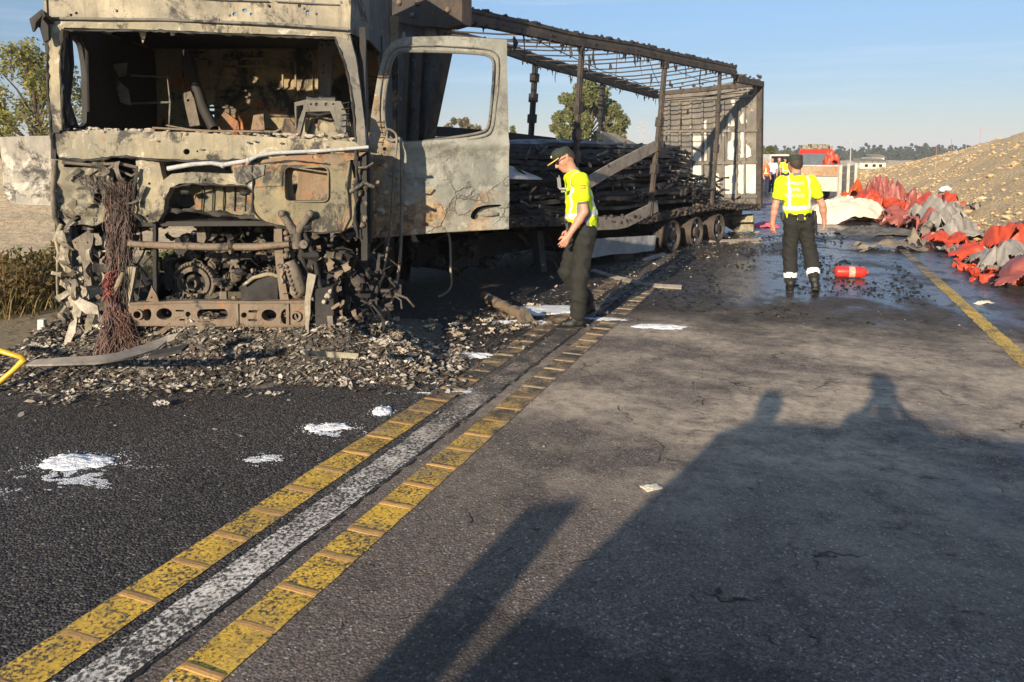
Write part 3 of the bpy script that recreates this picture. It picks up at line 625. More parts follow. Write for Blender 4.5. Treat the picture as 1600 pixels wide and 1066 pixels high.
mb = MB(); mb.prism([CP.W(0.0, zt, .03), CP.W(CW, zt, .03), CP.W(CW, zt + .15, 2.2), CP.W(0, zt + .15, 2.2)], Z * .02); mb.prism([CP.W(0, 2.84, .03), CP.W(0, 2.84, 2.2), CP.W(0, zt + .15, 2.2), CP.W(0, zt, .03)], U * .02)
mb.build('roof_top', M['roof'], truck)
mb = MB()
for (xa, ya, xb, yb) in [(255, -3, 420, 2), (430, 2, 530, 8)]: mb.tube([p_(xa, ya, .01), p_((xa + xb) / 2, (ya + yb) / 2, .0), p_(xb, yb, .01)], .006, 6)
mb.tube([p_(80, 29, -.005), p_(250, 31, -.005), p_(430, 38, -.005), p_(545, 46, -.005)], .012, 8)
for k in range(14): mb.blob(p_(rnd.uniform(90, 540), rnd.uniform(2, 34), .02), .012, n=4)
mb.build('roof_seam', M['greysteel'], rf, smooth=50)
# windscreen surround
sh('windscreen_header', [(80, 33), (250, 37), (430, 44), (546, 53), (543, 62), (525, 57), (430, 54), (250, 47), (100, 43), (96, 52), (80, 52)], M['cream'], d=-.015, th=.07, dent=.004)
sh('windscreen_pillar', [(76, 36), (97, 44), (93, 90), (94, 150), (96, 200), (92, 208), (80, 208), (75, 140), (74, 80)], M['cream'], d=-.01, th=.10, dent=.008)
sh('windscreen_pillar', [(522, 54), (546, 53), (556, 90), (563, 140), (570, 200), (572, 232), (556, 225), (554, 190), (546, 140), (538, 100), (530, 72)], M['greysteel'], d=-.01, th=.10, dent=.008)
mb = MB(); mb.tube([p_(99, 48, .06), p_(104, 90, .07), p_(101, 150, .06), p_(112, 196, .06)], [.02, .014, .022, .03], 7, rag=.3); mb.tube([p_(108, 52, .1), p_(112, 100, .14), p_(107, 160, .12), p_(118, 200, .1)], [.018, .02, .014, .03], 7, rag=.3)
mb.tube([p_(556, 62, .1), p_(566, 120, .2), p_(572, 210, .2)], .012, 7)
mb.tube([p_(100, 50, .1), p_(128, 56, .35), p_(136, 80, .42), p_(138, 175, .42)], .016, 7); mb.tube([p_(118, 45, .2), p_(125, 62, .2), p_(140, 70, .3)], .006, 5)
split(mb.build('pillar_trim', M['char'], truck, smooth=60))
def gap_shade(pts, r, mat, d=-.012, rag=.55, name='gap_shade_tube'):  # black tubes added along seams and edges, standing in for gap shade
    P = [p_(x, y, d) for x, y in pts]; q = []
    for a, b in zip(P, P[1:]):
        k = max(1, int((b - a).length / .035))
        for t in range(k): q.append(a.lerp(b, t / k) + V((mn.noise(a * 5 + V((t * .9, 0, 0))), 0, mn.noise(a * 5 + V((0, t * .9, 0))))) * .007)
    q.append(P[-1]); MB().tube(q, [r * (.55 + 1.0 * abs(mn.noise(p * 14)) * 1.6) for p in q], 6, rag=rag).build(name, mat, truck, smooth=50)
gap_shade([(97, 47), (250, 49), (430, 57), (524, 60), (540, 102), (550, 150), (556, 222)], .011, M['innerdark'])
gap_shade([(97, 47), (95, 90), (97, 150), (98, 204)], .014, M['innerdark'])
gap_shade([(92, 248), (130, 251), (190, 245), (245, 250), (300, 252), (350, 252), (400, 249)], .011, M['innerdark'])
gap_shade([(76, 40), (74, 90), (75, 140), (80, 208), (83, 250), (84, 300), (92, 340)], .010, M['innerdark'])
gap_shade([(214, 262), (210, 300), (208, 332), (222, 346)], .010, M['innerdark']); gap_shade([(394, 258), (395, 300), (394, 330), (410, 346), (455, 358), (500, 364), (540, 360)], .009, M['innerdark'], -.035)
gap_shade([(78, 30), (180, 31), (330, 34), (470, 41), (546, 48)], .006, M['innerdark'], .0); gap_shade([(404, 257), (460, 251), (516, 258)], .008, M['innerdark'], -.02); gap_shade([(556, 232), (558, 290), (554, 340), (560, 372)], .018, M['innerdark'], -.03)
gap_shade([(256, 312), (266, 294), (300, 287), (386, 292), (394, 300)], .008, M['innerdark'], -.03); gap_shade([(262, 330), (300, 330), (398, 340), (455, 360)], .018, M['innerdark'], .10)
# black hanging rags and thin remains at the header
mb = MB()
for (x, y, L) in [(222, 46, 22)]:
    mb.prism([p_(x - 6, y, .1), p_(x + 6, y, .1), p_(x + 5, y + L * .5, .12), p_(x + 1, y + L, .13), p_(x - 2, y + L * .6, .12)], N * .01)
mb.build('burnt_rag', M['ash'], truck)
# hanging mirror arm, left top
mb = MB(); mb.tube([p_(80, 34, -.02), p_(66, 22, -.1), p_(58, 36, -.1)], [.03, .035, .02], 7, rag=.3); mb.tube([p_(70, 18, -.1), p_(54, 34, -.12), p_(53, 50, -.12)], [.02, .03, .008], 7, rag=.4)
mb.prism([p_(52, 38, -.1), p_(62, 24, -.12), p_(75, 40, -.1), p_(76, 62, -.1), p_(68, 66, -.1), p_(62, 44, -.1)], N * .03); mb.build('mirror_arm', M['char'], truck, smooth=40)
# interior
bw = sh('rear_lining', [(232, 25), (622, 25), (622, 330), (232, 330)], M['inner'], d=1.95, th=.03, dent=.012, ds=2, h=.045, holes=[rrect(328, 164, 338, 186, 4.8)],
        func=lambda u, z: -.06 * (1 if (0.55 < u < 1.95 and 2.02 < z < 2.45) else 0) - .025 * (1 if (0.75 < u < 1.75 and 2.12 < z < 2.36) else 0) + .04 * math.exp(-((z - 1.93) / .03) ** 2) + .03 * math.exp(-((z - 2.58) / .03) ** 2))
mb = MB()
for (x0, y0, x1, y1, r_) in [(300, 92, 462, 152, 10), (330, 104, 442, 142, 8), (286, 78, 490, 168, 12)]:
    q = [p_(x, y, 1.86) for x, y in rrect(x0, y0, x1, y1, r_)]; mb.tube(q + [q[0]], .012, 6, cap=False)
mb.tube([p_(290, 72, 1.88), p_(490, 74, 1.88)], .02, 6); mb.tube([p_(300, 176, 1.88), p_(470, 178, 1.88)], .02, 6); split(mb.build('pressed_rib', M['inner'], bw, smooth=60))
LP = Plane(CP.P0 + U * .0, N, U)
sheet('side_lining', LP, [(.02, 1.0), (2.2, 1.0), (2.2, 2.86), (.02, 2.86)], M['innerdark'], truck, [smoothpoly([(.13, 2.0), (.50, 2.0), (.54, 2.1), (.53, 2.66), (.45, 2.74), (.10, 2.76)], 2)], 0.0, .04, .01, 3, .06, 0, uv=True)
RP = Plane(CP.P0 + U * CW, N, U * -1)
sheet('side_panel', RP, [(1.15, .9), (2.2, .9), (2.2, 2.9), (1.15, 2.9)], M['bluegrey'], truck, (), 0.0, .05, .01, 3, .08, 0, uv=True)
sheet('side_panel', RP, [(.0, .9), (.2, .9), (.2, 2.1), (.14, 2.8), (.1, 2.8), (0.02, 2.0)], M['char'], truck, (), .01, .05, .01, 3, .08, 0, uv=True)
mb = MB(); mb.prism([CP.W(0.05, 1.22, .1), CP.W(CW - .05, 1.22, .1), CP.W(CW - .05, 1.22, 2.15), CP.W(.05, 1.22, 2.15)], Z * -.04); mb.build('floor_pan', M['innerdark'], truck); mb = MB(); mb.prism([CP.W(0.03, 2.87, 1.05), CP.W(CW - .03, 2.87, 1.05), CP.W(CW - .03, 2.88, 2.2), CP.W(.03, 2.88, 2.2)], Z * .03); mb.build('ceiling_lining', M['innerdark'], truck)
mb = MB()   # bunk frame bars and tubes inside
for pts in ([(205, 118), (262, 121), (266, 160), (264, 205)], [(196, 162), (268, 160)]): mb.tube([p_(x, y, 1.2) for x, y in pts], .011, 6)
mb.tube([p_(168, 108, 1.0), p_(180, 120, 1.0), p_(186, 150, 1.0)], .008, 5); split(mb.build('bunk_rail', M['greysteel'], truck, smooth=60))
mb = MB(); mb.prism([p_(176, 100, 1.0), p_(198, 98, 1.0), p_(196, 118, 1.0), p_(178, 122, 1.0)], N * .02); mb.prism([p_(178, 120, 1.), p_(200, 140, 1.), p_(204, 165, 1.), p_(188, 160, 1.)], N * .02); split(mb.build('inner_bracket', M['greysteel'], truck))
sh('seat_bracket', [(285, 146), (298, 143), (304, 156), (312, 196), (296, 198)], M['cast'], d=1.0, th=.05, holes=[ell(294, 157, 2.2)])
mb = MB(); mb.tube([p_(292, 80, 1.2), p_(305, 130, 1.1), p_(318, 170, 1.), p_(334, 202, .9)], .045, 8, rag=.1); mb.build('seat_strut', M['innerdark'], truck, smooth=50)
for poly in ([(338, 203), (345, 180), (352, 175), (372, 190), (374, 203)], [(392, 203), (396, 180), (412, 178), (414, 203)], [(440, 205), (444, 185), (452, 186), (468, 207)]): sh('seat_frame', poly, M['rustpanel'], d=1.1, th=.04)
# B-post lining inside, right
sh('belt_post', [(494, 85), (500, 62), (520, 56), (532, 66), (534, 84), (520, 86), (516, 150), (496, 152), (498, 90)], M['greysteel'], d=1.3, th=.05, holes=[ell(506, 104, 2.3), ell(505, 114, 2.0), ell(503, 70, 2.0), ell(514, 70, 2)], dent=.006)
sh('belt_post_base', [(478, 150), (524, 150), (522, 170), (480, 172)], M['bluegrey'], d=1.28, th=.08)
# steering column bracket
sh('steering_bracket', [(460, 160), (478, 156), (532, 158), (541, 178), (540, 206), (533, 214), (528, 200), (520, 184), (516, 174), (478, 175), (474, 190), (468, 212), (463, 214), (466, 190), (474, 170), (474, 164), (463, 166), (463, 200), (461, 200)], M['greysteel'], d=.30, th=.06, holes=[ell(495, 163, 3), ell(510, 163, 3), ell(521, 163, 1.8), ell(486, 163, 1.8)], dent=.004, h=.03)
mb = MB(); mb.tube([p_(478, 176, .33), p_(497, 180, .30), p_(518, 176, .33)], .012, 6)
for k in range(5): mb.tube([p_(534, 162 + k * 9, .3), p_(546, 160 + k * 9, .28), p_(544, 166 + k * 9, .28)], .006, 5)
split(mb.build('column_wire', M['char'], truck, smooth=60))
sh('dash_plate', [(470, 218), (478, 186), (512, 184), (530, 190), (552, 200), (556, 224)], M['cream'], d=.45, th=.02, holes=[ell(494, 196, 2.5)])
# dash ledge: rough ash along the top of the cowl, thin wiper rod
mb = MB()
for k in range(150):
    x = rnd.uniform(92, 555); y = 205 + (x - 90) * .028 + rnd.uniform(-6, 3); mb.blob(p_(x, y, rnd.uniform(.0, .25)), rnd.uniform(.008, .03), (rnd.uniform(.8, 2), 1, .6), 4, .6)
mb.build('dash_ash', M['ash'], truck)['kind'] = 'stuff'; 
mb = MB(); mb.tube([p_(238, 200, .05), p_(330, 205, .03), p_(430, 206, .02), p_(442, 200, .0)], .009, 6); mb.tube([p_(260, 196, .1), p_(300, 203, .06), p_(420, 208, .05)], .006, 6); split(mb.build('wiper_rod', M['steel'], truck, smooth=60))
mb = MB(); mb.prism([CP.W(.06, 1.93, .04), CP.W(CW - .06, 1.86, .04), CP.W(CW - .06, 1.86, .42), CP.W(.06, 1.93, .42)], Z * -.02); mb.build('dash_shelf', M['cream'], truck)
# cowl
cw_ = sh('cowl', [(82, 207), (150, 203), (300, 207), (420, 214), (562, 222), (574, 236), (470, 240), (410, 246), (350, 251), (300, 250), (245, 248), (190, 243), (130, 250), (92, 247), (84, 232)], M['cream'], d=0.0, th=.03, dent=.028, ds=2.2, holes=[ell(292, 237, 5, 4.6), ell(309, 237, 1.6), ell(250, 221, 3, 2)], h=.045,
        func=lambda u, z: .05 * max(0, (z - 1.88)) * 4)
mb = MB(); mb.tube([p_(283, 208, -.006), p_(284, 248, -.006)], .006, 6); mb.tube([p_(240, 206, -.006), p_(241, 246, -.004)], .004, 6)
for (x, y) in [(388, 223), (398, 221), (249, 220), (316, 234), (440, 224), (512, 230)]: mb.blob(p_(x, y, -.01), .011, (1.8, 1, .7), 4)
mb.build('cowl_seam', M['steel'], cw_, smooth=60)
sh('cowl_band', [(410, 250), (470, 241), (572, 238), (560, 246), (540, 250), (528, 262), (516, 259), (404, 257)], M['rustpanel'], d=-.015, th=.03, dent=.01, holes=[ell(492, 245.5, 4.2)])
mb = MB(); P = [p_(x, y, -.05) for x, y in [(262, 264), (300, 257), (330, 255), (348, 258), (388, 251), (404, 243), (430, 239), (500, 236), (576, 230)]]; mb.tube(P, [.020, .019, .016, .019, .018, .016, .016, .015, .014], 10, rag=.05)
for k in (3, 4): mb.blob(P[k], .026, n=5)
mb.build('bent_pipe', M['skirt'], truck, smooth=60)
# lower front structure
sh('front_post', [(212, 246), (246, 246), (250, 262), (258, 300), (256, 332), (246, 346), (232, 349), (218, 344), (210, 330), (216, 300), (214, 270)], M['cream'], d=.03, th=.09, dent=.02, holes=[ell(231, 338, 2), ell(233, 287, 2)], h=.04)
arch = [(250, 274), (270, 268), (300, 268), (360, 271), (378, 262), (392, 254), (396, 300), (396, 345), (340, 333), (336, 330)] 
sh('front_crossmember', [(246, 300), (252, 284), (268, 272), (300, 269), (360, 272), (372, 268), (396, 268), (398, 292), (396, 300), (392, 297), (386, 291), (300, 286), (280, 287), (266, 294), (256, 312)], M['cream'], d=-.02, th=.12, dent=.008, holes=[ell(321, 281, 1.8), ell(312, 281, 1.3)], h=.04)
sh('crossmember_web', [(262, 294), (290, 286), (390, 290), (398, 300), (398, 338), (330, 332), (300, 328), (262, 330)], M['olive'], d=.18, th=.02, dent=.02, holes=[smoothpoly([(258, 300), (300, 300), (305, 326), (262, 328)], 1)])
mb = MB()
for k in range(5): mb.tube([p_(316 + k * 17, 292, .17), p_(315 + k * 17, 330, .17)], .006, 5)
mb.blob(p_(290, 300, .05), .03, (1.6, 1, .8), 5, .5); mb.blob(p_(382, 302, .05), .03, (1.4, 1, .8), 5, .5); split(mb.build('web_seam', M['char'], truck, smooth=50))
sh('bracket_plate', [(366, 262), (384, 258), (414, 258), (412, 274), (390, 283), (382, 288), (370, 286), (366, 276)], M['greysteel'], d=-.04, th=.02, dent=.004)
bx = sh('step_box', [(398, 256), (440, 257), (520, 259), (546, 250), (552, 275), (556, 330), (550, 352), (532, 364), (500, 363), (455, 358), (420, 350), (398, 340), (392, 318), (396, 300)], M['olive'], d=-.03, th=.18, dent=.02, ds=2.5, holes=[rrect(446, 262, 512, 314, 7)], h=.045)
sh('step_well', [(440, 258), (516, 258), (516, 320), (440, 320)], M['rustpanel'], d=.06, th=.02, dent=.02, h=.04, holes=[smoothpoly([(455, 268), (467, 266), (464, 300), (458, 306)], 1)])
mb = MB(); mb.tube([p_(x, y, -.035) for x, y in rrect(445, 261, 513, 315, 8)] + [p_(513, 270, -.035)], .008, 6); mb.tube([p_(398, 292, -.035), p_(440, 290, -.04), p_(442, 268, -.036)], .005, 5)
mb.tube([p_(546, 255, -.03), p_(541, 290, -.06), p_(546, 340, -.05), p_(536, 360, -.04)], .012, 7); mb.build('box_rim', M['olive'], bx, smooth=60)
sh('hinge_post', [(552, 236), (576, 238), (580, 300), (578, 380), (566, 384), (556, 362), (560, 300)], M['char'], d=.06, th=.12, dent=.03)
mb = MB()
for (x, y, r) in [(560, 266, .022), (556, 286, .03), (571, 290, .03), (562, 300, .025), (570, 342, .02), (566, 352, .018), (572, 318, .014)]: mb.blob(p_(x, y, -.01), r, (1, 1, 1.4), 5, .5)
mb.tube([p_(545, 300, -.03), p_(556, 294, -.05), p_(568, 286, -.05), p_(584, 292, -.02)], .016, 7, rag=.2); mb.tube([p_(583, 255, -.02), p_(572, 262, -.05), p_(560, 262, -.04)], .01, 7); split(mb.build('door_hinge', M['cast'], truck, smooth=50))
# left front corner: crumpled wing
sh('wing_panel', [(84, 250), (98, 250), (130, 256), (150, 252), (176, 262), (180, 300), (172, 330), (178, 343), (150, 352), (108, 352), (92, 338), (84, 300)], M['cream'], d=.02, th=.02, dent=.06, ds=6, h=.03, jag=.02, holes=[smoothpoly([(102, 256), (138, 252), (134, 262), (104, 262)], 1), smoothpoly([(150, 300), (165, 304), (160, 318), (152, 314)], 1), smoothpoly([(108, 338), (126, 334), (128, 344), (112, 348)], 1)])
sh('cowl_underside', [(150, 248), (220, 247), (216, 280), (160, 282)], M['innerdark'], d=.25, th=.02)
mb = MB(); mb.tube([p_(98, 254, -.02), p_(140, 258, -.03), p_(186, 256, .0), p_(214, 262, .02)], .014, 7, rag=.3); mb.tube([p_(176, 262, .0), p_(206, 275, -.02), p_(216, 268, 0)], .01, 6); mb.tube([p_(86, 250, -.02), p_(82, 300, -.03), p_(86, 340, -.02), p_(92, 352, 0)], .02, 7, rag=.15)
split(mb.build('wing_edge', M['cast'], truck, smooth=50))
sh('wing_strip', [(98, 352), (106, 350), (110, 372), (108, 400), (112, 430), (116, 455), (124, 480), (128, 505), (118, 505), (108, 480), (104, 455), (96, 425), (94, 392)], M['strip'], d=.0, th=.03, dent=.05, ds=5, h=.025, jag=.015)
sh('wing_strip', [(112, 355), (118, 352), (128, 420), (130, 470), (122, 470), (112, 425)], M['bluegrey'], d=.06, th=.02, dent=.03, h=.03)
sh('wing_strip', [(104, 418), (128, 415), (134, 452), (140, 456), (142, 466), (128, 470), (118, 478), (108, 450)], M['strip'], d=.05, th=.02, dent=.05, ds=5, h=.025, jag=.012)
sh('wing_strip', [(112, 470), (122, 462), (134, 468), (152, 478), (154, 500), (146, 512), (142, 492), (128, 484)], M['ash'], d=-.02, th=.02, dent=.05, ds=6, h=.025, jag=.015)
sh('wing_strip', [(110, 505), (120, 495), (118, 520), (106, 540), (98, 538), (104, 522)], M['ash'], d=-.04, th=.015, dent=.04, ds=6, h=.02, jag=.012)
sh('wing_strip', [(138, 490), (148, 492), (142, 520), (130, 545), (122, 542), (134, 515)], M['cream'], d=-.04, th=.015, dent=.04, ds=6, h=.02, jag=.012)
sh('wing_bracket', [(112, 376), (126, 368), (138, 360), (146, 366), (145, 380), (142, 388), (140, 420), (143, 446), (132, 448), (130, 420), (124, 394), (116, 388)], M['cast'], d=-.05, th=.03, dent=.004, holes=[ell(137, 379, 1.3), ell(118, 379, 1.2), ell(139, 436, 1.2)], h=.03)
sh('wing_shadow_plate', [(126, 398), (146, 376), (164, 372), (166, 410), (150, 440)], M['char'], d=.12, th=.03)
mb = MB(); mb.tube([p_(92, 360, .02), p_(90, 400, .0), p_(89, 440, .02), p_(90, 466, .02)], .008, 6); mb.tube([p_(96, 350, 0), p_(88, 372, -.02), p_(94, 396, 0)], .018, 7, rag=.25)
mb.tube([p_(176, 462, -.03), p_(186, 440, -.04), p_(192, 426, -.02)], [.02, .028, .018], 8, rag=.15); split(mb.build('wing_tube', M['cream'], truck, smooth=50))
# copper wiring loom falling to the ground
def loom(n, top, low, spread, seed, r=.0021):
    g = random.Random(seed); mb = MB()
    for k in range(n):
        t = g.random(); e_ = g.uniform(.45, 1.0) if g.random() < .35 else 1.0; ph_ = g.uniform(0, 9); a = top[0].lerp(top[1], g.random()) + V((g.uniform(-.03, .03), g.uniform(-.05, .03), 0)); b = low[0].lerp(low[1], g.random()) + V((g.uniform(-spread, spread), g.uniform(-spread, spread * .6), 0))
        pts = []
        for i in range(8):
            f = i / 7 * e_; q = a.lerp(b, f) + V((mn.noise(V((f * (3 + ph_ * .4), k * .37, seed))), mn.noise(V((f * 3.5, k * .37, seed + 9))), 0)) * .10 * math.sin(f * 3.0 + .2); pts.append(q)
        mb.tube(pts, r * g.uniform(.7, 1.5), 4, cap=False)
    return mb
CU = plain('bare_copper_wire', (0.10, 0.044, 0.03), 0.6, 0.8, 9, 0.2); CU2 = plain('sooty_wire', (0.05, 0.034, 0.028), 0.7, 0.7, 9, 0.2)
lo = loom(230, (p_(168, 285, .06), p_(206, 285, .08)), (p_(170, 480, .0), p_(205, 485, .02)), .03, 2).build('wiring_loom', CU, truck, smooth=60); lo['kind'] = 'stuff'
lo = loom(200, (p_(168, 300, .05), p_(205, 300, .06)), (p_(172, 470, .0), p_(206, 500, .02)), .05, 4).build('wiring_loom', CU2, truck, smooth=60); lo['kind'] = 'stuff'
lo = loom(300, (p_(170, 460, -.02), p_(205, 490, .0)), (p_(160, 560, -.16), p_(218, 556, -.1)), .085, 5, .0024).build('wiring_loom', CU, truck, smooth=60); lo['kind'] = 'stuff'
lo = loom(46, (p_(110, 270, .0), p_(215, 280, .02)), (p_(165, 330, .02), p_(210, 330, .0)), .05, 6).build('wiring_loom', CU2, truck, smooth=60); lo['kind'] = 'stuff'
mb = loom(36, (p_(174, 425, -.04), p_(182, 422, -.04)), (p_(158, 468, -.06), p_(176, 476, -.05)), .02, 7, .0028); lo = mb.build('wiring_loom', plain('red_wire', (0.17, 0.04, 0.03), 0.6, 0.3, 14, 0.1), truck, smooth=60); lo['kind'] = 'stuff'
# under-run beam, its holes and feet
be = sh('bumper_beam', [(202, 474), (300, 471), (400, 472), (474, 470), (478, 478), (478, 508), (462, 512), (340, 510), (300, 511), (204, 509), (200, 500)], M['steel'], d=-.03, th=.10, dent=.006, jag=.004, h=.035,
        holes=[ell(214, 492, 8, 8), smoothpoly([(222, 484), (234, 482), (237, 492), (233, 502), (224, 500)], 1), ell(256, 491, 12.5, 9), rrect(274, 484, 288, 487, 1.2), rrect(280, 498, 289, 501, 1.2), ell(294, 491, 4, 4.5), rrect(308, 483, 356, 499, 7), ell(381, 493, 4.6, 4.6), rrect(388, 485, 402, 489, 1.5), rrect(388, 499, 402, 502, 1.2), ell(420, 493, 12, 9), ell(446, 495, 8, 12), ell(462, 495, 4.6, 4.6)])
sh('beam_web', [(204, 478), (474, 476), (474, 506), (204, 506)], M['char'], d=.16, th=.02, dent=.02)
mb = MB(); mb.tube([p_(203, 475, -.035), p_(300, 472, -.035), p_(400, 473, -.035), p_(476, 472, -.035)], .012, 6); mb.tube([p_(204, 508, -.035), p_(340, 509, -.035), p_(476, 509, -.035)], .008, 6)
for x in (370, 449): mb.bar(p_(x, 474, -.035), p_(x + 1, 509, -.035), U * .012, N * .008)
for (x, y) in [(214, 492), (462, 495)]: mb.lathe(p_(x, y, -.05), N, [(0, .030), (.0, .044), (.05, .044), (.05, .030)], 14, False)
for x in (242, 256, 310, 380, 430): mb.blob(p_(x, 514, -.02), .014, (1, 1, .8), 5)
mb.build('beam_flange', M['steel'], be, smooth=50)
sh('beam_lug', [(228, 470), (236, 448), (244, 460), (248, 474)], M['steel'], d=-.05, th=.02, holes=[ell(237, 465, 1.5)])
for (xa, xb) in [(338, 362), (434, 452)]: sh('beam_foot', [(xa, 510), (xb, 510), (xb - 3, 536), (xa + 6, 538)], M['steel'], d=.02, th=.06)
# hanging bars
mb = MB(); mb.tube([p_(204, 381, -.02), p_(260, 384, -.03), p_(330, 386, -.03), p_(400, 386, -.03), p_(452, 382, -.02)], [.026, .030, .03, .03, .024], 8, rag=.04); mb.blob(p_(360, 386, -.05), .034, (.8, 1, 1.6), 5, .6); mb.blob(p_(205, 381, -.02), .03, n=5)
mb.build('cross_tube', M['steel'], truck, smooth=55)
sh('hanger_bar', [(428, 358), (440, 358), (442, 400), (447, 450), (452, 470), (438, 474), (433, 430), (428, 390)], M['steel'], d=.03, th=.04, dent=.004)
sh('hanger_bar', [(238, 350), (243, 350), (244, 460), (238, 462)], M['char'], d=.05, th=.05)
sh('hanger_bar', [(196, 418), (206, 416), (212, 418), (209, 440), (203, 470), (198, 500), (194, 480), (193, 440)], M['cream'], d=.0, th=.05, dent=.01)
sh('hanger_bar', [(480, 428), (494, 430), (486, 470), (484, 500), (482, 538), (476, 540), (478, 500), (474, 480), (478, 455)], M['strip'], d=-.06, th=.025, dent=.02, ds=6, jag=.012, h=.025)
# cast Y arm
mb = MB(); mb.tube([p_(440, 334, -.07), p_(452, 352, -.05), p_(463, 366, -.03), p_(464, 388, -.02)], [.028, .032, .045, .034], 10); mb.tube([p_(485, 334, -.07), p_(478, 344, -.05), p_(463, 366, -.03)], [.026, .026, .035], 10)
for (x, y) in [(440, 334), (485, 334)]: mb.blob(p_(x, y, -.08), .032, n=6, rough=.1)
mb.lathe(p_(474, 382, -.06), N, [(0, .02), (0, .035), (.08, .035), (.08, 0.02)], 14); mb.build('cast_arm', M['cast'], truck, smooth=60)
# damper stacks and links, right of the beam
mb = MB()
for k, y in enumerate(range(364, 408, 9)): mb.blob(p_(447 + (k % 2) * 2, y, .0), .026, (1, 1, .8), 6, .4)
mb.lathe(p_(453, 408, .02), p_(470, 456, .02) - p_(453, 408, .02), [(0, .045), (.1, .062), (.28, .062), (.31, .03)], 14)
for k in range(7): mb.tube([p_(444 + k * 2.3, 414 + k * 7, -.03), p_(449 + k * 2.3, 418 + k * 7, -.05)], .012, 5)
mb.build('damper', M['cast'], truck, smooth=50)
mb = MB(); mb.tube([p_(470, 350, .0), p_(492, 404, -.02), p_(498, 440, .0), p_(502, 452, .0)], [.02, .02, .026, .016], 8); mb.blob(p_(488, 400, -.02), .05, (1.6, 1, .8), 6, .6); mb.blob(p_(478, 352, .0), .06, (1.2, 1, .8), 6, .5)
mb.tube([p_(478, 360, .1), p_(470, 400, .1), p_(480, 430, .1)], .03, 8); split(mb.build('linkage', M['char'], truck, smooth=50))
sh('corner_box', [(488, 452), (520, 448), (521, 500), (512, 520), (494, 514)], M['char'], d=-.02, th=.2, dent=.02)
mb = MB()
for (x, y, r) in [(512, 462, .028), (506, 472, .02), (516, 455, .016)]: mb.blob(p_(x, y, -.04), r, n=5, rough=.5)
split(mb.build('corner_lamp', M['ash'], truck))
# engine
en = MB(); en.box(CP.W(1.37, .86, 1.35), U * .46, N * .55, Z * .36); en.box(CP.W(1.40, 1.22, 1.35), U * .30, N * .5, Z * .1); eng = en.build('engine', M['char'], truck, bevel=.03); en = MB(); en.bar(CP.W(.72, .72, .4), CP.W(.72, .72, 5.5), U * .04, Z * .12); en.bar(CP.W(1.86, .72, .4), CP.W(1.86, .72, 5.5), U * .04, Z * .12)
split(en.build('chassis_rail', M['char'], truck, bevel=.02))
mb = MB(); c = p_(303, 442, .45); mb.lathe(c, N, [(0, .02), (-.06, .03), (-.06, .045), (0, .05), (0, .075)], 18); mb.lathe(c, N, [(0, .10), (-.02, .105), (-.02, .14), (0, .145), (.03, .145)], 26, False)
for k in range(26):
    a = R(200 + k * 9.2); mb.blob(c + U * math.cos(a) * -.17 + Z * math.sin(a) * -.17 - N * .02, .017, n=4, rough=.2)
a0 = [c + U * math.cos(R(k)) * .17 + Z * math.sin(R(k)) * .17 for k in range(-40, 230, 15)]; mb.tube(a0, .019, 7)
mb.build('fan_hub', M['cast'], eng, smooth=50)
mb = MB(); c = p_(350, 420, .5)
for k in range(11): a = k * .57; mb.blob(c + U * math.cos(a) * .10 + Z * math.sin(a) * .14, rnd.uniform(.035, .065), (1, .7, 1), 6, .7)
mb.build('alternator', M['cast'], eng, smooth=50)
mb = MB()
for (x, y, rr, dd) in [(328, 360, .09, .55), (345, 398, .07, .6), (300, 400, .06, .6), (372, 440, .05, .7), (290, 372, .04, .5), (402, 400, .07, .8)]: mb.lathe(p_(x, y, dd), N, [(0, rr * .3), (0, rr * .8), (-.03, rr), (.05, rr)], 18, True)
for k in range(6): mb.tube([p_(318 + k * 3, 392 + k, .6), p_(340 + k * 6, 380 + k * 6, .55), p_(356 + k * 4, 398 + k * 5, .6)], .008, 5)
split(mb.build('pulley', M['greysteel'], eng, smooth=50))
sh('rocker_lug', [(306, 354), (312, 349), (318, 354), (322, 372), (318, 380), (308, 378)], M['cast'], d=.35, th=.03, holes=[ell(311, 356, 2.8)], par=eng)
sh('sump_shell', [(375, 448), (392, 432), (430, 428), (434, 436), (434, 470), (376, 472)], M['char'], d=.3, th=.03, dent=.05, jag=.01, par=eng)
mb = MB(); mb.tube([p_(380, 446, .28), p_(396, 434, .28), p_(420, 428, .28), p_(434, 432, .28)], [.014, .016, .02, .014], 7, rag=.2); mb.build('sump_lip', M['cream'], eng, smooth=50)
for nm, mat, n in (('engine_scrap', M['cast'], 70), ('engine_scrap', M['char'], 150), ('engine_scrap', M['steel'], 60)):
    mb = MB()
    for k in range(n):
        x, y = rnd.uniform(262, 432), rnd.uniform(335, 468); dd = rnd.uniform(.35, .9)
        if x < 300 and y < 400: continue
        q = p_(x, y, dd); r = rnd.random()
        if r < .5: mb.blob(q, rnd.uniform(.010, .038), (rnd.uniform(.7, 1.5), .8, rnd.uniform(.6, 1.3)), 5, .7)
        elif r < .94:
            d1 = V((rnd.uniform(-.11, .11), rnd.uniform(-.1, .1), rnd.uniform(-.11, .11))); mb.tube([q, q + d1 * .5 + V((0, 0, .03)), q + d1], rnd.uniform(.003, .010), 6, rag=.4)
        else: mb.box(q, U * rnd.uniform(.01, .05), N * .02, Z * rnd.uniform(.01, .04))
    o = mb.build(nm, mat, eng, smooth=40); o['kind'] = 'stuff'
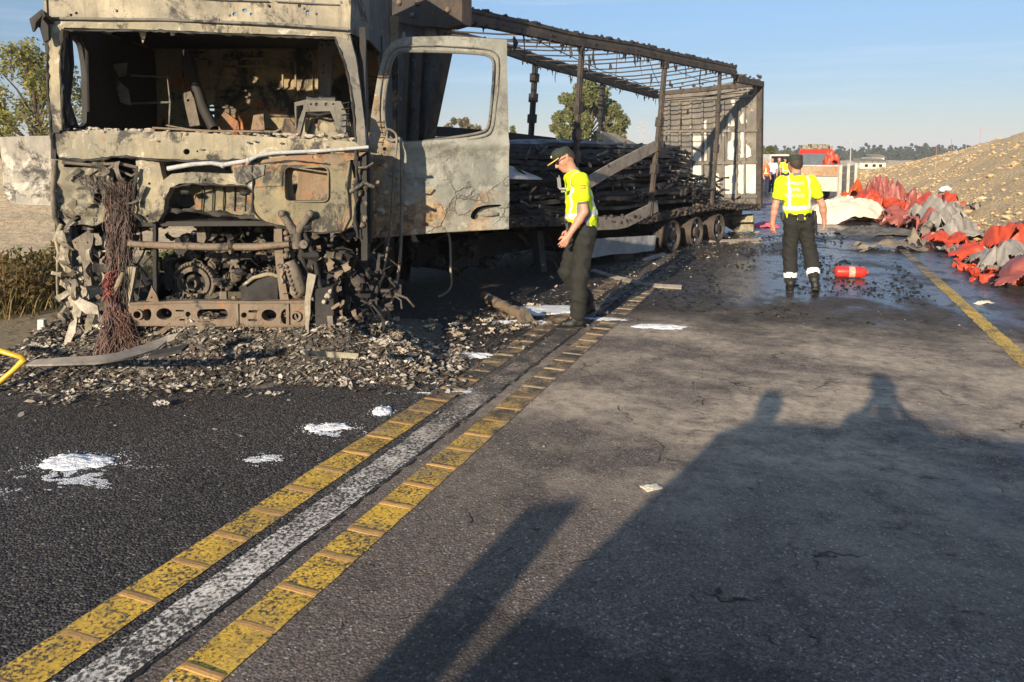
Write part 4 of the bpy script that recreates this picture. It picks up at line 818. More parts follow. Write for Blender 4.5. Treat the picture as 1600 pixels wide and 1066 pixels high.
for nm, mat, n, (x0, x1, y0, y1) in (('chassis_scrap', M['char'], 120, (455, 600, 370, 520)), ('chassis_scrap', M['char'], 30, (440, 540, 350, 470)), ('chassis_scrap', M['charbrown'], 50, (545, 620, 385, 500)), ('chassis_scrap', M['cast'], 30, (195, 240, 350, 470))):
    mb = MB()
    for k in range(n):
        q = p_(rnd.uniform(x0, x1), rnd.uniform(y0, y1), rnd.uniform(.1, .8)); r = rnd.random()
        if q.z < .03: continue
        if r < .4: mb.blob(q, rnd.uniform(.01, .045), (rnd.uniform(.7, 1.5), .8, rnd.uniform(.6, 1.3)), 5, .7)
        elif r < .95:
            d1 = V((rnd.uniform(-.2, .2), rnd.uniform(-.1, .1), rnd.uniform(-.22, .22))); mb.tube([q, q + d1 * .5 + V((.02, 0, .02)), q + d1], rnd.uniform(.003, .010), 6, rag=.4)
        else: mb.box(q, U * rnd.uniform(.02, .06), N * .02, Z * rnd.uniform(.01, .05))
    o = mb.build(nm, mat, truck, smooth=40); o['kind'] = 'stuff'
# torn and bent plates hanging in the front and down the corners
def plates(name, n, box, d0, d1, mat, seed, par=None):
    g = random.Random(seed); vs, fs = [], []
    for k in range(n):
        q = p_(g.uniform(box[0], box[1]), g.uniform(box[2], box[3]), g.uniform(d0, d1)); dr = V((g.gauss(0, .5), g.gauss(0, .3), g.gauss(0, 1))).normalized(); wd = dr.cross(V((g.gauss(0, .4), -1, g.gauss(0, .3)))).normalized(); L = g.uniform(.05, .20); W = g.uniform(.008, .035); b = len(vs); m = 5; cu = g.uniform(-1.6, 1.6)
        for i in range(m + 1):
            t = i / m - .5; c = q + dr * L * t + dr.cross(wd) * (cu * L * (t * t - .1)) + V((mn.noise(q * 7 + V((t * 3, 0, 0))), mn.noise(q * 7 + V((0, t * 3, 0))), 0)) * .02; w2 = W * (.7 + .8 * abs(mn.noise(q * 11 + V((t * 4, 0, 0)))))
            vs += [c - wd * w2, c + wd * w2, c + wd * w2 + dr.cross(wd) * .004, c - wd * w2 + dr.cross(wd) * .004]
        for i in range(m):
            for e in range(4): fs.append((b + 4 * i + e, b + 4 * i + (e + 1) % 4, b + 4 * i + 4 + (e + 1) % 4, b + 4 * i + 4 + e))
        fs += [(b, b + 1, b + 2, b + 3), (b + 4 * m + 3, b + 4 * m + 2, b + 4 * m + 1, b + 4 * m)]
    o = mesh_obj(name, vs, fs, mat, par or truck, smooth=40); o['kind'] = 'stuff'
plates('bent_scrap', 30, (92, 165, 345, 520), -.06, .12, M['cast'], 1); plates('bent_scrap', 26, (92, 165, 345, 530), -.08, .1, M['strip'], 2); plates('bent_scrap', 34, (95, 200, 345, 520), .02, .3, M['char'], 3)
plates('bent_scrap', 26, (435, 545, 345, 520), -.06, .25, M['cast'], 4); plates('bent_scrap', 40, (440, 600, 350, 510), .0, .5, M['char'], 5); plates('bent_scrap', 18, (440, 560, 370, 510), -.06, .2, M['steel'], 6)
plates('bent_scrap', 12, (255, 430, 345, 470), .5, .8, M['cast'], 7); plates('bent_scrap', 16, (255, 430, 335, 470), .4, .8, M['char'], 8); plates('bent_scrap', 26, (90, 215, 252, 345), -.04, .06, M['cast'], 9); plates('bent_scrap', 22, (205, 480, 505, 535), -.05, .1, M['steel'], 10)
# wheels of the tractor: bare drums
def wheel(name, c, ax, r, wd, mat, parent, nb=10):
    mb = MB(); mb.lathe(c, ax, [(-wd, r * .62), (-wd, r * .98), (-wd * .8, r), (-wd * .7, r * .9), (wd * .7, r * .9), (wd * .8, r), (wd, r * .98), (wd * .98, r * .88), (wd * .5, r * .82), (wd * .35, r * .42), (wd * .5, r * .36), (wd * .9, r * .30), (wd * .95, .01)], 30, False)
    wo_ = mb.build(name, mat, parent, smooth=40); x = V(ax).normalized().orthogonal().normalized(); y = V(ax).normalized().cross(x)
    bo = MB()
    for k in range(nb):
        a = 2 * math.pi * k / nb; bo.lathe(V(c) + V(ax).normalized() * wd * .38 + (x * math.cos(a) + y * math.sin(a)) * r * .62, V(ax), [(0, r * .12), (.02, r * .12), (.03, r * .07)], 8)
    split(bo.build('wheel_nut', M['skirt'] if mat is not M['char'] else M['charbrown'], wo_, smooth=40)); return wo_
wheel('wheel', CP.W(2.22, .34, .95), U, .33, .16, M['char'], truck); wheel('wheel', CP.W(.28, .34, .95), U * -1, .33, .16, M['char'], truck)
wheel('wheel', CP.W(2.2, .34, 4.2), U, .33, .26, M['char'], truck); wheel('wheel', CP.W(.3, .34, 4.2), U * -1, .33, .26, M['char'], truck)
mb = MB(); mb.bar(CP.W(.3, .34, .95), CP.W(2.2, .34, .95), Z * .05, N * .05); mb.bar(CP.W(.3, .34, 4.2), CP.W(2.2, .34, 4.2), Z * .08, N * .08)
mb.box(CP.W(2.1, .62, 2.6), U * .28, N * .55, Z * .26); mb.box(CP.W(.4, .62, 2.6), U * .28, N * .55, Z * .26); mb.bar(CP.W(2.35, .5, 1.5), CP.W(2.25, .95, 3.2), U * .04, Z * .05); split(mb.build('chassis_beam', M['char'], truck, bevel=.03))
mb = MB()  # arch of the front mudguard
pr = [CP.W(2.5, .34 + .48 * math.sin(R(a)), .95 - .48 * math.cos(R(a))) for a in range(0, 181, 15)]
for a, b in zip(pr, pr[1:]): mb.prism([a, b, b - U * .3, a - U * .3], Z * .015)
mb.build('mudguard', M['char'], truck)
# ---- open right door
dh = at(574, 300, 6.72); dl = at(794, 300, 7.02); DU = (dl - dh); DU.z = 0; DU.normalize(); DN = V((-DU.y, DU.x, 0))
DPl = Plane((dh.x, dh.y, 0), DU, DN)
dp = DPl.px
DLOC = dp(568, 372, 0)
win = smoothpoly([(601, 200), (600, 160), (606, 120), (616, 82), (640, 80), (740, 83), (770, 88), (772, 110), (768, 160), (764, 200), (752, 208), (700, 216), (640, 224), (612, 220)], 2)
door = sheet('door', DPl, [(575, 232), (580, 180), (590, 120), (600, 82), (612, 66), (630, 58), (700, 56), (792, 62), (793, 140), (795, 225), (796, 300), (795, 358), (740, 360), (680, 364), (620, 369), (568, 373), (570, 300)], M['door'], truck, [win, smoothpoly([(735, 342), (737, 332), (748, 322), (783, 319), (784, 323), (762, 326), (750, 332), (746, 344)], 1), ell(601, 233, 3.2)], 0.0, .025, .012, 2.6, .032, 0.0,
             loc=DLOC, func=lambda u, z: (-.035 * math.exp(-((z - DPl.uv(700, 226)[1]) / .05) ** 2)) + (.03 * math.exp(-((u - 1.22) / .06) ** 2) * max(0, 1 - abs(z - 1.75) / .25)))
mb = MB(); wp = [dp(x, y, -.012) for x, y in win]; mb.tube(wp + [wp[0]], .013, 7, cap=False)
wq = smoothpoly([(594, 206), (592, 160), (598, 118), (610, 78), (640, 71), (740, 74), (778, 80), (780, 110), (776, 160), (771, 204), (756, 216), (700, 223), (640, 231), (608, 229)], 2); wq = [dp(x, y, -.006) for x, y in wq]; mb.tube(wq + [wq[0]], .008, 6, cap=False)
mb.build('window_frame', M['greysteel'], door, loc=DLOC, smooth=60)
mb = MB(); mb.blob(dp(762, 334, -.005), .045, (2.2, .4, .7), 8, .15); mb.build('handle', M['greysteel'], door, smooth=60)
sheet('door_lining', DPl, [(582, 236), (790, 230), (790, 352), (580, 366)], M['char'], door, (), .07, .02, .01, 3, .08, 0.0)
mb = MB(); mb.tube([dp(577, 236, .03), dp(574, 300, .03), dp(571, 368, .03)], .022, 7, rag=.1); mb.tube([dp(570, 372, .02), dp(680, 363, .02), dp(793, 357, .02)], .010, 6)
for k in range(40): mb.blob(dp(rnd.uniform(583, 600), rnd.uniform(236, 262), -.005), rnd.uniform(.006, .014), n=4, rough=.6)
mb.build('door_edge', M['olive'], door, smooth=50)
sh('rag_strip', [(642, 366), (648, 366), (654, 378), (644, 378)], M['ash'], d=1.2, th=.01)
# hoses hanging in front of the door
def hose(pts, r, mat, name='hose'):
    q = [pts[0]]
    for i in range(len(pts) - 1):
        p0, p1, p2, p3 = pts[max(i - 1, 0)], pts[i], pts[i + 1], pts[min(i + 2, len(pts) - 1)]
        for k in range(1, 5):
            t = k / 4; q.append(.5 * ((2 * p1) + (p2 - p0) * t + (2 * p0 - 5 * p1 + 4 * p2 - p3) * t * t + (3 * p1 - p0 - 3 * p2 + p3) * t ** 3))
    return MB().tube(q, r, 7).build(name, mat, truck, smooth=60)
HM = plain('burnt_hose', (0.17, 0.145, 0.115), 0.8, 0.4, 10, 0.3)
hose([dp(601, 213, -.06), dp(603, 203, -.08), dp(612, 204, -.08), dp(620, 216, -.08), dp(616, 260, -.10), dp(611, 340, -.11), dp(600, 420, -.12), dp(580, 480, -.14), at(548, 523, 7.2)], .0115, HM)
hose([dp(604, 217, -.05), dp(614, 220, -.06), dp(625, 217, -.08), dp(627, 240, -.09), dp(627, 360, -.11), dp(622, 430, -.12), dp(606, 490, -.14), at(594, 528, 7.1)], .014, HM)
hose([at(700, 364, 7.9), at(703, 380, 7.9), at(704, 420, 7.9), at(705, 445, 7.9), at(698, 457, 7.9), at(685, 464, 7.9)], .013, plain('bent_pale_pipe', (0.26, 0.225, 0.17), 0.8, 0.3, 10, 0.2), 'bent_rod')
# left door, folded forward-open: pale sheet running out of the frame
LD = Plane((CP.P0.x - .03, CP.P0.y + .35, 0), (-.995, .10, 0), (-.1, -.995, 0)); LD.N = LD.N * -1
ldp = [(74, 212), (30, 213), (2, 214), (-60, 214), (-58, 300), (4, 296), (8, 318), (40, 319), (78, 320)]
ld = sheet('door', LD, [LD.uv(x, y) for x, y in [(78, 212), (30, 213), (2, 214), (3, 250), (6, 292), (12, 312), (22, 319), (40, 320), (80, 321)]], M['ashpanel'], truck, (), 0.0, .03, .03, 2.2, .05, .004, uv=True)
# ================================================================== THE BURNT SEMI-TRAILER
TA = V((.629, .777, 0)).normalized(); TN = V((-TA.y, TA.x, 0)); TL = 10.6
TP = Plane(V((5.67, 16.8, 0)) - TA * TL, TA, TN)            # its near side; TN points to the far side
RPL = Plane(V((5.67, 16.8, 0)), TN, TA)                      # rear wall
HPL = Plane(V((5.67, 16.8, 0)) - TA * (TL - .3), TN, TA)     # headboard
trl = empty('burnt_trailer', TP.W(TL / 2, 0, 1.25), 'gutted curtain-side lorry trailer, only its charred frame and rear doors left standing', 'trailer')
t_ = TP.px
def poly_at(pts):
    q = [TP.uv(x, y, dd) for x, y, dd in pts]
    def f(u):
        if u <= q[0][0]: return q[0][1]
        for a, b in zip(q, q[1:]):
            if u <= b[0]: return a[1] + (b[1] - a[1]) * (u - a[0]) / (b[0] - a[0])
        return q[-1][1]
    return f, q
nz_, nq = poly_at([(718, 22, 0), (800, 40, 0), (900, 62, 0), (1000, 78, 0), (1060, 92, 0), (1100, 100, 0), (1148, 110, 0)])
fz_, fq = poly_at([(640, 36, 2.5), (700, 56, 2.5), (790, 76, 2.5), (850, 98, 2.5), (930, 120, 2.5), (1026, 148, 2.5)])
def rail(name, q, f, dd, hh, u0, u1, mat, seed, ragn=90):
    mb = MB(); n = 26; pr = None
    for k in range(n + 1):
        u = u0 + (u1 - u0) * k / n; z = f(u) + .012 * mn.noise(V((u * 2, seed, 0))); c = TP.W(u, z, dd)
        ring = [c - TN * .05 - Z * hh, c + TN * .05 - Z * hh, c + TN * .05 - Z * hh * .2, c + TN * .035 + Z * hh * .3, c + TN * .05 + Z * hh * .5, c + TN * .04 + Z * hh, c - TN * .04 + Z * hh, c - TN * .05 + Z * hh * .5, c - TN * .035 + Z * hh * .3, c - TN * .05 - Z * hh * .2]
        if pr: mb.add(pr + ring, [(i, (i + 1) % 10, 10 + (i + 1) % 10, 10 + i) for i in range(10)])
        else: mb.add(ring, [tuple(range(10))])
        pr = ring
    mb.add(pr, [tuple(range(9, -1, -1))]); o = mb.build(name, mat, trl)
    mb = MB(); g = random.Random(seed)
    for k in range(ragn):
        u = u0 + (u1 - u0) * g.random() ** .85; c = TP.W(u, f(u) + g.choice((hh, hh, -hh * .3, -hh)), dd - .03); r = g.uniform(.008, .026)
        mb.blob(c, r, (g.uniform(1, 2.2), 1, g.uniform(.7, 1.6)), 4, .8)
    for k in range(ragn // 3):
        u = u0 + (u1 - u0) * g.random() ** .8; L = g.uniform(.04, .16) * (3 if g.random() < .12 else 1); c = TP.W(u, f(u) - hh, dd - .03)
        mb.tube([c, c + V((g.uniform(-.02, .02), 0, -L * .5)), c + V((g.uniform(-.05, .05), 0, -L))], [g.uniform(.006, .018), g.uniform(.006, .02), .003], 5, rag=.4)
    mb.build('curtain_shred', M['char'], o)['kind'] = 'stuff'; return o
rail('roof_rail', nq, nz_, 0, .095, nq[0][0], nq[-1][0], M['charbrown'], 3, 170)
rail('roof_rail', fq, fz_, 2.5, .10, .1, fq[-1][0], M['char'], 4, 150)
# roof bows, each a stick of its own
u = .75; g_ = random.Random(9)
while u < 9.7:
    z0, z1 = nz_(u), fz_(u + .1); sag = -.015 - .05 * g_.random(); mb = MB()
    a, b = TP.W(u, z0 - .02, .03), TP.W(u + g_.uniform(-.05, .12), z1 + .02, 2.47); mb.tube([a, a.lerp(b, .33) + Z * sag * .8, a.lerp(b, .66) + Z * sag, b], .014, 5)
    if g_.random() < .35:
        t = g_.uniform(.15, .8); c = a.lerp(b, t) + Z * sag; mb.tube([c, c - Z * .1 + U * .02, c - Z * g_.uniform(.12, .34)], [.018, .03, .004], 5, rag=.5)
    mb.build('roof_bow', M['charbrown'], trl); u += .50 + .06 * g_.random()
mb = MB()
for (x0, y0, x1, y1, d0, d1) in [(812, 48, 830, 66, .6, 1.2), (965, 72, 962, 118, .8, .8), (1012, 86, 1030, 132, 1.0, 1.6), (830, 60, 1010, 134, .3, 2.3), (1060, 112, 1120, 128, 1.0, 1.2)]:
    a, b = t_(x0, y0, d0), t_(x1, y1, d1); mb.tube([a, a.lerp(b, .5) - Z * .06, b], .007, 5)
split(mb.build('hanging_cable', M['char'], trl))
# posts
def post(pts, dd, lumps, wd, mat):
    mb = MB(); P = [t_(x, y, dd) for x, y in pts]
    for a, b in zip(P, P[1:]): mb.bar(a, b + (b - a).normalized() * .004, TA * wd, TN * wd * .7); mb.bar(a, b, TA * wd * .35, TN * wd * 1.0)
    o = mb.build('post', mat, trl); mb = MB()
    for t in lumps:
        k = min(int(t * (len(P) - 1)), len(P) - 2); c = P[k].lerp(P[k + 1], t * (len(P) - 1) - k); d = (P[k + 1] - P[k]).normalized()
        mb.box(c, TA * wd * 1.55, TN * wd * 1.2, d * .085); mb.box(c + d * .03, TA * wd * 1.9, TN * wd * .8, d * .03)
    split(mb.build('post_bracket', mat, o, bevel=.008))
post([(910, 66), (904, 160), (899, 260), (896, 338)], 0.0, (.36, .5, .62), .040, M['charbrown'])
post([(1040, 88), (1033, 170), (1024, 250), (1015, 338)], 0.0, (.05, .42, .58, .72), .044, M['charbrown'])
post([(1125, 108), (1121, 210), (1112, 322)], 0.0, (.6, .3), .036, M['charbrown'])
post([(837, 92), (833, 160), (828, 240)], 2.5, (.22, .45, .66, .9), .05, M['char'])
post([(942, 128), (939, 180), (938, 225)], 2.5, (.3, .55, .8), .05, M['char'])
# deck and its beams
dz_, dq = poly_at([(600, 352, 0), (795, 343, 0), (900, 341, 0), (1015, 340, 0), (1045, 333, 0), (1090, 324, 0), (1130, 319, 0), (1186, 322, 0)])
mb = MB(); n = 40
for k in range(n):
    u0, u1 = .1 + (TL - .1) * k / n, .1 + (TL - .1) * (k + 1) / n
    for d0, d1 in ((0.06, 2.44),): mb.prism([TP.W(u0, dz_(u0) - .02, d0), TP.W(u1, dz_(u1) - .02, d0), TP.W(u1, dz_(u1) - .02, d1), TP.W(u0, dz_(u0) - .02, d1)], Z * -.06)
mb.build('deck', M['char'], trl)
mb = MB(); n = 60
for dd in (0.0, 2.46):
    mb = MB()
    for k in range(n):
        u0, u1 = TL * k / n, TL * (k + 1) / n; mb.prism([TP.W(u0, dz_(u0) + .03 + .02 * mn.noise(V((u0 * 7, 0, 0))), dd), TP.W(u1, dz_(u1) + .03 + .02 * mn.noise(V((u1 * 7, 0, 0))), dd), TP.W(u1, dz_(u1) - .11, dd), TP.W(u0, dz_(u0) - .11, dd)], TN * .04)
    mb.build('deck_edge', M['charbrown'], trl)
mb = MB()
for k in range(260):
    u0 = rnd.uniform(.2, TL); mb.blob(TP.W(u0, dz_(u0) + rnd.uniform(-.09, .05), -.015), rnd.uniform(.015, .045), (1, 1, .8), 4, .8)
mb.build('deck_crust', M['charbrown'], trl)['kind'] = 'stuff'
mb = MB()
for dd in (.75, 1.75): mb.bar(TP.W(.5, .48, dd), TP.W(TL - .3, .50, dd), TN * .06, Z * .16)
for k in range(9): u0 = 1 + k * 1.05; mb.bar(TP.W(u0, dz_(u0) - .15, .1), TP.W(u0, dz_(u0) - .15, 2.4), TA * .04, Z * .05)
mb.box(TP.W(1.2, .45, 1.0), TA * .3, TN * .5, Z * .2); mb.box(TP.W(4.4, .42, 1.3), TA * .7, TN * .5, Z * .22); split(mb.build('chassis_beam', M['char'], trl, bevel=.02))
mb = MB(); mb.bar(t_(838, 360, .5), t_(846, 436, .5), TA * .07, TN * .07); mb.bar(t_(832, 436, .5), t_(862, 432, .5), TN * .12, Z * .02); 
mb.tube([t_(846, 400, .5), t_(820, 425, .8), t_(812, 432, .8)], .02, 6); mb.build('landing_leg', M['bluegrey'], trl, bevel=.01); mb = MB(); mb.bar(TP.W(2.7, .75, 2.0), TP.W(2.7, .06, 2.0), TA * .07, TN * .07); mb.build('landing_leg', M['bluegrey'], trl, bevel=.01)
mb = MB()
for k in range(130):
    q = t_(rnd.uniform(640, 1010), rnd.uniform(360, 420), rnd.uniform(.3, 1.2))
    if q.z < .03: continue
    d1 = V((rnd.uniform(-.25, .25), rnd.uniform(-.25, .25), rnd.uniform(-.2, .2))); mb.tube([q, q + d1 * .5 + V((.03, 0, .02)), q + d1], rnd.uniform(.006, .03), 6, rag=.3)
    if k % 3 == 0: mb.blob(q, rnd.uniform(.03, .10), (1.2, 1, .8), 5, .7)
o = mb.build('chassis_scrap', M['charbrown'], trl); o['kind'] = 'stuff'
for (x, y) in [(1041, 366), (1078, 362), (1113, 358)]:
    c = t_(x, y, .12); c.z = .30; wheel('wheel', c, TN * -1, .29, .15, M['charbrown'], trl, 10); wheel('wheel', c + TN * 2.05, TN, .29, .15, M['char'], trl, 10)
    mb = MB(); mb.bar(c + TN * .1, c + TN * 1.95, Z * .06, TA * .06); mb.box(c + TN * .5 + Z * .18, TA * .2, TN * .1, Z * .12); mb.build('axle', M['charbrown'], trl)
# side skirt and fallen side boards
sheet('side_skirt', TP, [(921, 374), (950, 372), (1024, 368), (1024, 378), (1020, 391), (990, 396), (955, 398), (924, 403)], M['skirt'], trl, [ell(966, 378, 1.3)], .10, .03, .03, 3, .05, .004)
mb = MB(); mb.tube([t_(964, 402, .25), t_(985, 400, .25), t_(975, 392, .3)], .06, 8, rag=.3); mb.blob(t_(1018, 402, .0), .07, (1.4, 1, .7), 6, .4); split(mb.build('skirt_bracket', M['cast'], trl, smooth=50))
def plank(pts, hh, dd, mat, name='side_board'):
    mb = MB(); P = [t_(x, y, dd) for x, y in pts]; n = len(P); vs = []
    for i, p in enumerate(P):
        d = (P[min(i + 1, n - 1)] - P[max(i - 1, 0)]).normalized(); nn = d.cross(TN).normalized()
        vs += [p + nn * hh, p + nn * hh + TN * .03, p - nn * hh + TN * .03, p - nn * hh]
    fs = [(0, 1, 2, 3), (4 * n - 1, 4 * n - 2, 4 * n - 3, 4 * n - 4)] + [(4 * i + k, 4 * i + (k + 1) % 4, 4 * i + 4 + (k + 1) % 4, 4 * i + 4 + k) for i in range(n - 1) for k in range(4)]
    mb.add(vs, fs); return mb.build(name, mat, trl)
plank([(905, 294), (960, 262), (1026, 228)], .095, -.02, M['board']); plank([(925, 350), (965, 349), (980, 346), (1028, 322)], .10, -.03, M['board'])
plank([(642, 204), (700, 206), (780, 212), (870, 222)], .08, 2.45, M['char']); plank([(940, 212), (962, 216), (1000, 234)], .09, 1.9, M['ash'])
mb = MB(); mb.prism([t_(780, 256, .2), t_(800, 262, .15), t_(847, 281, .05), t_(800, 280, .02), t_(780, 280, .0)], Z * .02); mb.build('loose_sheet', M['skirt'], trl)
# charred load: boards slumped over one another on the deck
LG = 'charred sheets slumped on the trailer deck'
def layer(k, u0, u1, zb, d0, d1):
    nu, nd = 46, 8; vs = []
    for i in range(nu + 1):
        u = u0 + (u1 - u0) * i / nu
        for j in range(nd + 1):
            t = j / nd; dd = d0 + (d1 - d0) * t; ed = .09 * mn.noise(V((u * 1.6, k * 3.7, 0))) + .03 * mn.noise(V((u * 6, k * 3.7, 1))); dd = dd + (ed if j == 0 else 0)
            z = zb + .05 * mn.noise(V((u * .9, k * 1.9, t))) + .02 * mn.noise(V((u * 4, k, t * 2))) - (.10 * max(0, (u - 7.2)) ** 2) + (-.05 if j == 0 else 0)
            q = TP.W(u, max(z, dz_(u) + .05), dd); vs.append(q)
    fs = [(i * (nd + 1) + j, (i + 1) * (nd + 1) + j, (i + 1) * (nd + 1) + j + 1, i * (nd + 1) + j + 1) for i in range(nu) for j in range(nd)]
    n = len(vs); th = .06; vs = vs + [q - Z * th for q in vs]; cnt = {}
    for f in fs:
        for a, b in zip(f, f[1:] + f[:1]): cnt[(a, b)] = 1
    fs = fs + [tuple(x + n for x in reversed(f)) for f in fs] + [(b, a, a + n, b + n) for (a, b) in list(cnt) if (b, a) not in cnt]
    o = mesh_obj('charred_sheet', vs, fs, LOADM, loc=TP.W(u0, dz_(u0), d0), smooth=40); tag(o, 'black charred sheet slumped in the heap on the trailer deck', 'sheet', LG)
def loadm():
    t = NT('charcoal_sheet'); c = t.mix(t.ramp(t.noise(5, 8, 0.7, vec=t.scaled((1, 1, 4))), (0.42, 0.0), (0.7, 1.0)), (0.012, 0.012, 0.012), (0.05, 0.046, 0.042)); t.col(c); t.set('Roughness', t.ramp(t.noise(7, 6), (0.4, 0.38), (0.6, 0.75))); t.bump(t.noise(18, 8, 0.75), 0.9, 0.03); return t.m
LOADM = loadm(); zb = .98; k = 0
top_z = 2.02
while zb < top_z:
    f = (zb - .98) / (top_z - .98); layer(k, .35 + .3 * rnd.random(), 8.9 - 1.2 * f - .5 * rnd.random(), zb, .10 + .22 * rnd.random() + .2 * f, 2.4 - .2 * rnd.random()); zb += .085; k += 1
mb = MB()
for k in range(220):
    u0 = rnd.uniform(.6, 8.6); q = TP.W(u0, max(dz_(u0), .95) + rnd.uniform(.0, .98) * (1 if u0 < 7.2 else .4), rnd.uniform(.02, .25)); d1 = TA * rnd.uniform(-.35, .35) + V((0, 0, rnd.uniform(-.12, .12))) - TN * rnd.uniform(0, .12)
    mb.prism([q, q + d1, q + d1 + Z * rnd.uniform(.01, .05), q + Z * rnd.uniform(.01, .06)], TN * .03)
ls = mb.build('charred_shreds', LOADM, loc=TP.W(4, .95, .2)); tag(ls, 'ragged black shreds sticking out of the charred load', kind='stuff')
# deck rubbish near the rear
mb = MB()
for k in range(160):
    u0 = rnd.uniform(7.6, 10.3); mb.blob(TP.W(u0, dz_(u0) + rnd.uniform(.0, .10), rnd.uniform(.05, 2.3)), rnd.uniform(.02, .09), (1.3, 1, .6), 4, .8)
o = mb.build('deck_ash', M['cast'], trl); o['kind'] = 'stuff'
# rear wall, seen from inside
rwp = [(1034, 146), (1090, 138), (1150, 127), (1189, 133), (1187, 320), (1130, 320), (1036, 318)]
rw = sheet('rear_wall', RPL, rwp, M['rearwall'], trl, (), -.02, .06, .02, 2, .07, 0)
mb = MB(); r_ = RPL.px
for x in (1046, 1063, 1080, 1098, 1117, 1131, 1151, 1164): mb.bar(r_(x, 158, -.045), r_(x, 314, -.045), TN * .022, TA * .03)
for (xa, ya, xb, yb) in [(1038, 152, 1176, 142), (1038, 158, 1176, 150), (1040, 256, 1184, 254), (1040, 309, 1184, 307), (1040, 205, 1184, 204)]: mb.bar(r_(xa, ya, -.05), r_(xb, yb, -.05), Z * .03, TA * .024)
split(mb.build('wall_rib', M['rearwall'], rw))
pch = [[(1083, 210), (1096, 211), (1097, 252), (1090, 254), (1083, 250)], [(1064, 262), (1076, 259), (1077, 285), (1070, 290), (1065, 304), (1062, 302)], [(1082, 260), (1097, 259), (1096, 290), (1094, 304), (1083, 300)],
       [(1133, 260), (1148, 257), (1149, 302), (1134, 303), (1131, 290)], [(1154, 257), (1170, 255), (1183, 257), (1182, 303), (1153, 302)], [(1137, 208), (1148, 206), (1149, 235), (1145, 250), (1137, 249)],
       [(1157, 208), (1164, 205), (1166, 225), (1172, 232), (1174, 243), (1166, 248), (1157, 246)], [(1141, 176), (1146, 184), (1148, 197), (1137, 197), (1137, 188)], [(1160, 174), (1164, 182), (1168, 193), (1158, 194), (1156, 186)],
       [(1067, 239), (1071, 240), (1071, 249), (1067, 250)], [(1143, 157), (1147, 156), (1149, 163), (1145, 167)], [(1118, 269), (1123, 272), (1124, 302), (1119, 303)], [(1053, 304), (1062, 297), (1070, 300), (1085, 305)], [(1100, 190), (1104, 188), (1104, 250), (1100, 252)]]
for q in pch: sheet('liner_panel', RPL, q, M['whitepaint'], rw, (), -.035, .012, .004, 4, .035, .03)
mb = MB(); mb.bar(r_(1188, 128, .02), r_(1186, 324, .02), TN * .06, TA * .06); mb.bar(r_(1034, 142, .02), r_(1035, 320, .02), TN * .06, TA * .06); mb.bar(r_(1034, 146, 0), r_(1188, 131, 0), Z * .05, TA * .06)
mb.bar(t_(1150, 124, .05), r_(1190, 132, 0.0), TN * .06, Z * .06); mb.bar(r_(1036, 322, 0), r_(1187, 324, 0), Z * .08, TA * .05)
split(mb.build('rear_frame', M['charbrown'], trl)); mb = MB()
for k in range(60):
    mb.blob(t_(rnd.uniform(1148, 1190), rnd.uniform(118, 130), .05) if k < 25 else r_(rnd.uniform(1036, 1188), rnd.uniform(130, 150), -.02), rnd.uniform(.02, .05), (1, 1, 1), 4, .8)
mb.build('frame_crust', M['charbrown'], trl)['kind'] = 'stuff'
mb = MB(); mb.prism([r_(1128, 338, -.1), r_(1176, 334, -.1), r_(1177, 362, -.1), r_(1150, 363, -.1), r_(1130, 352, -.1)], TA * .05); mb.bar(r_(1040, 345, -.3), r_(1178, 342, -.3), Z * .07, TA * .05); mb.build('rear_bumper', M['cream'], trl)
mb = MB(); mb.prism([r_(1128, 326, -.1), r_(1160, 326, -.1), r_(1158, 338, -.1), r_(1135, 340, -.1)], TA * .04); mb.build('rear_plate', M['ash'], trl)
# headboard behind the cab
h_ = HPL.px
sheet('headboard', HPL, [(700, 58), (692, 120), (680, 180), (668, 226), (664, 330), (500, 330), (500, -40), (716, -40)], M['bluegrey'], trl, (), 0.0, .05, .02, 2, .08, .004)
mb = MB(); mb.bar(h_(702, 62, -.03), h_(668, 228, -.03), TN * .05, TA * .05)
for x in (640, 660): mb.bar(h_(x, 60, -.02), h_(x - 12, 320, -.02), TN * .04, TA * .03)
split(mb.build('headboard_post', M['charbrown'], trl))
sheet('header_beam', HPL, [(560, -60), (722, -60), (722, 38), (700, 44), (650, 40), (585, 26)], M['charbrown'], trl, (), -.12, .16, .01, 3, .08, .0)
mb = MB()
for (x, y) in [(624, 4), (652, 6), (645, 24), (700, 16)]: mb.blob(h_(x, y, -.13), .035, n=5, rough=.3)
split(mb.build('header_bolt', M['steel'], trl, smooth=50))
mb = MB(); mb.prism([h_(662, 42, -.05), h_(700, 46, -.05), h_(700, 60, -.05), h_(664, 58, -.05)], TA * .04); mb.build('header_plate', M['cast'], trl)
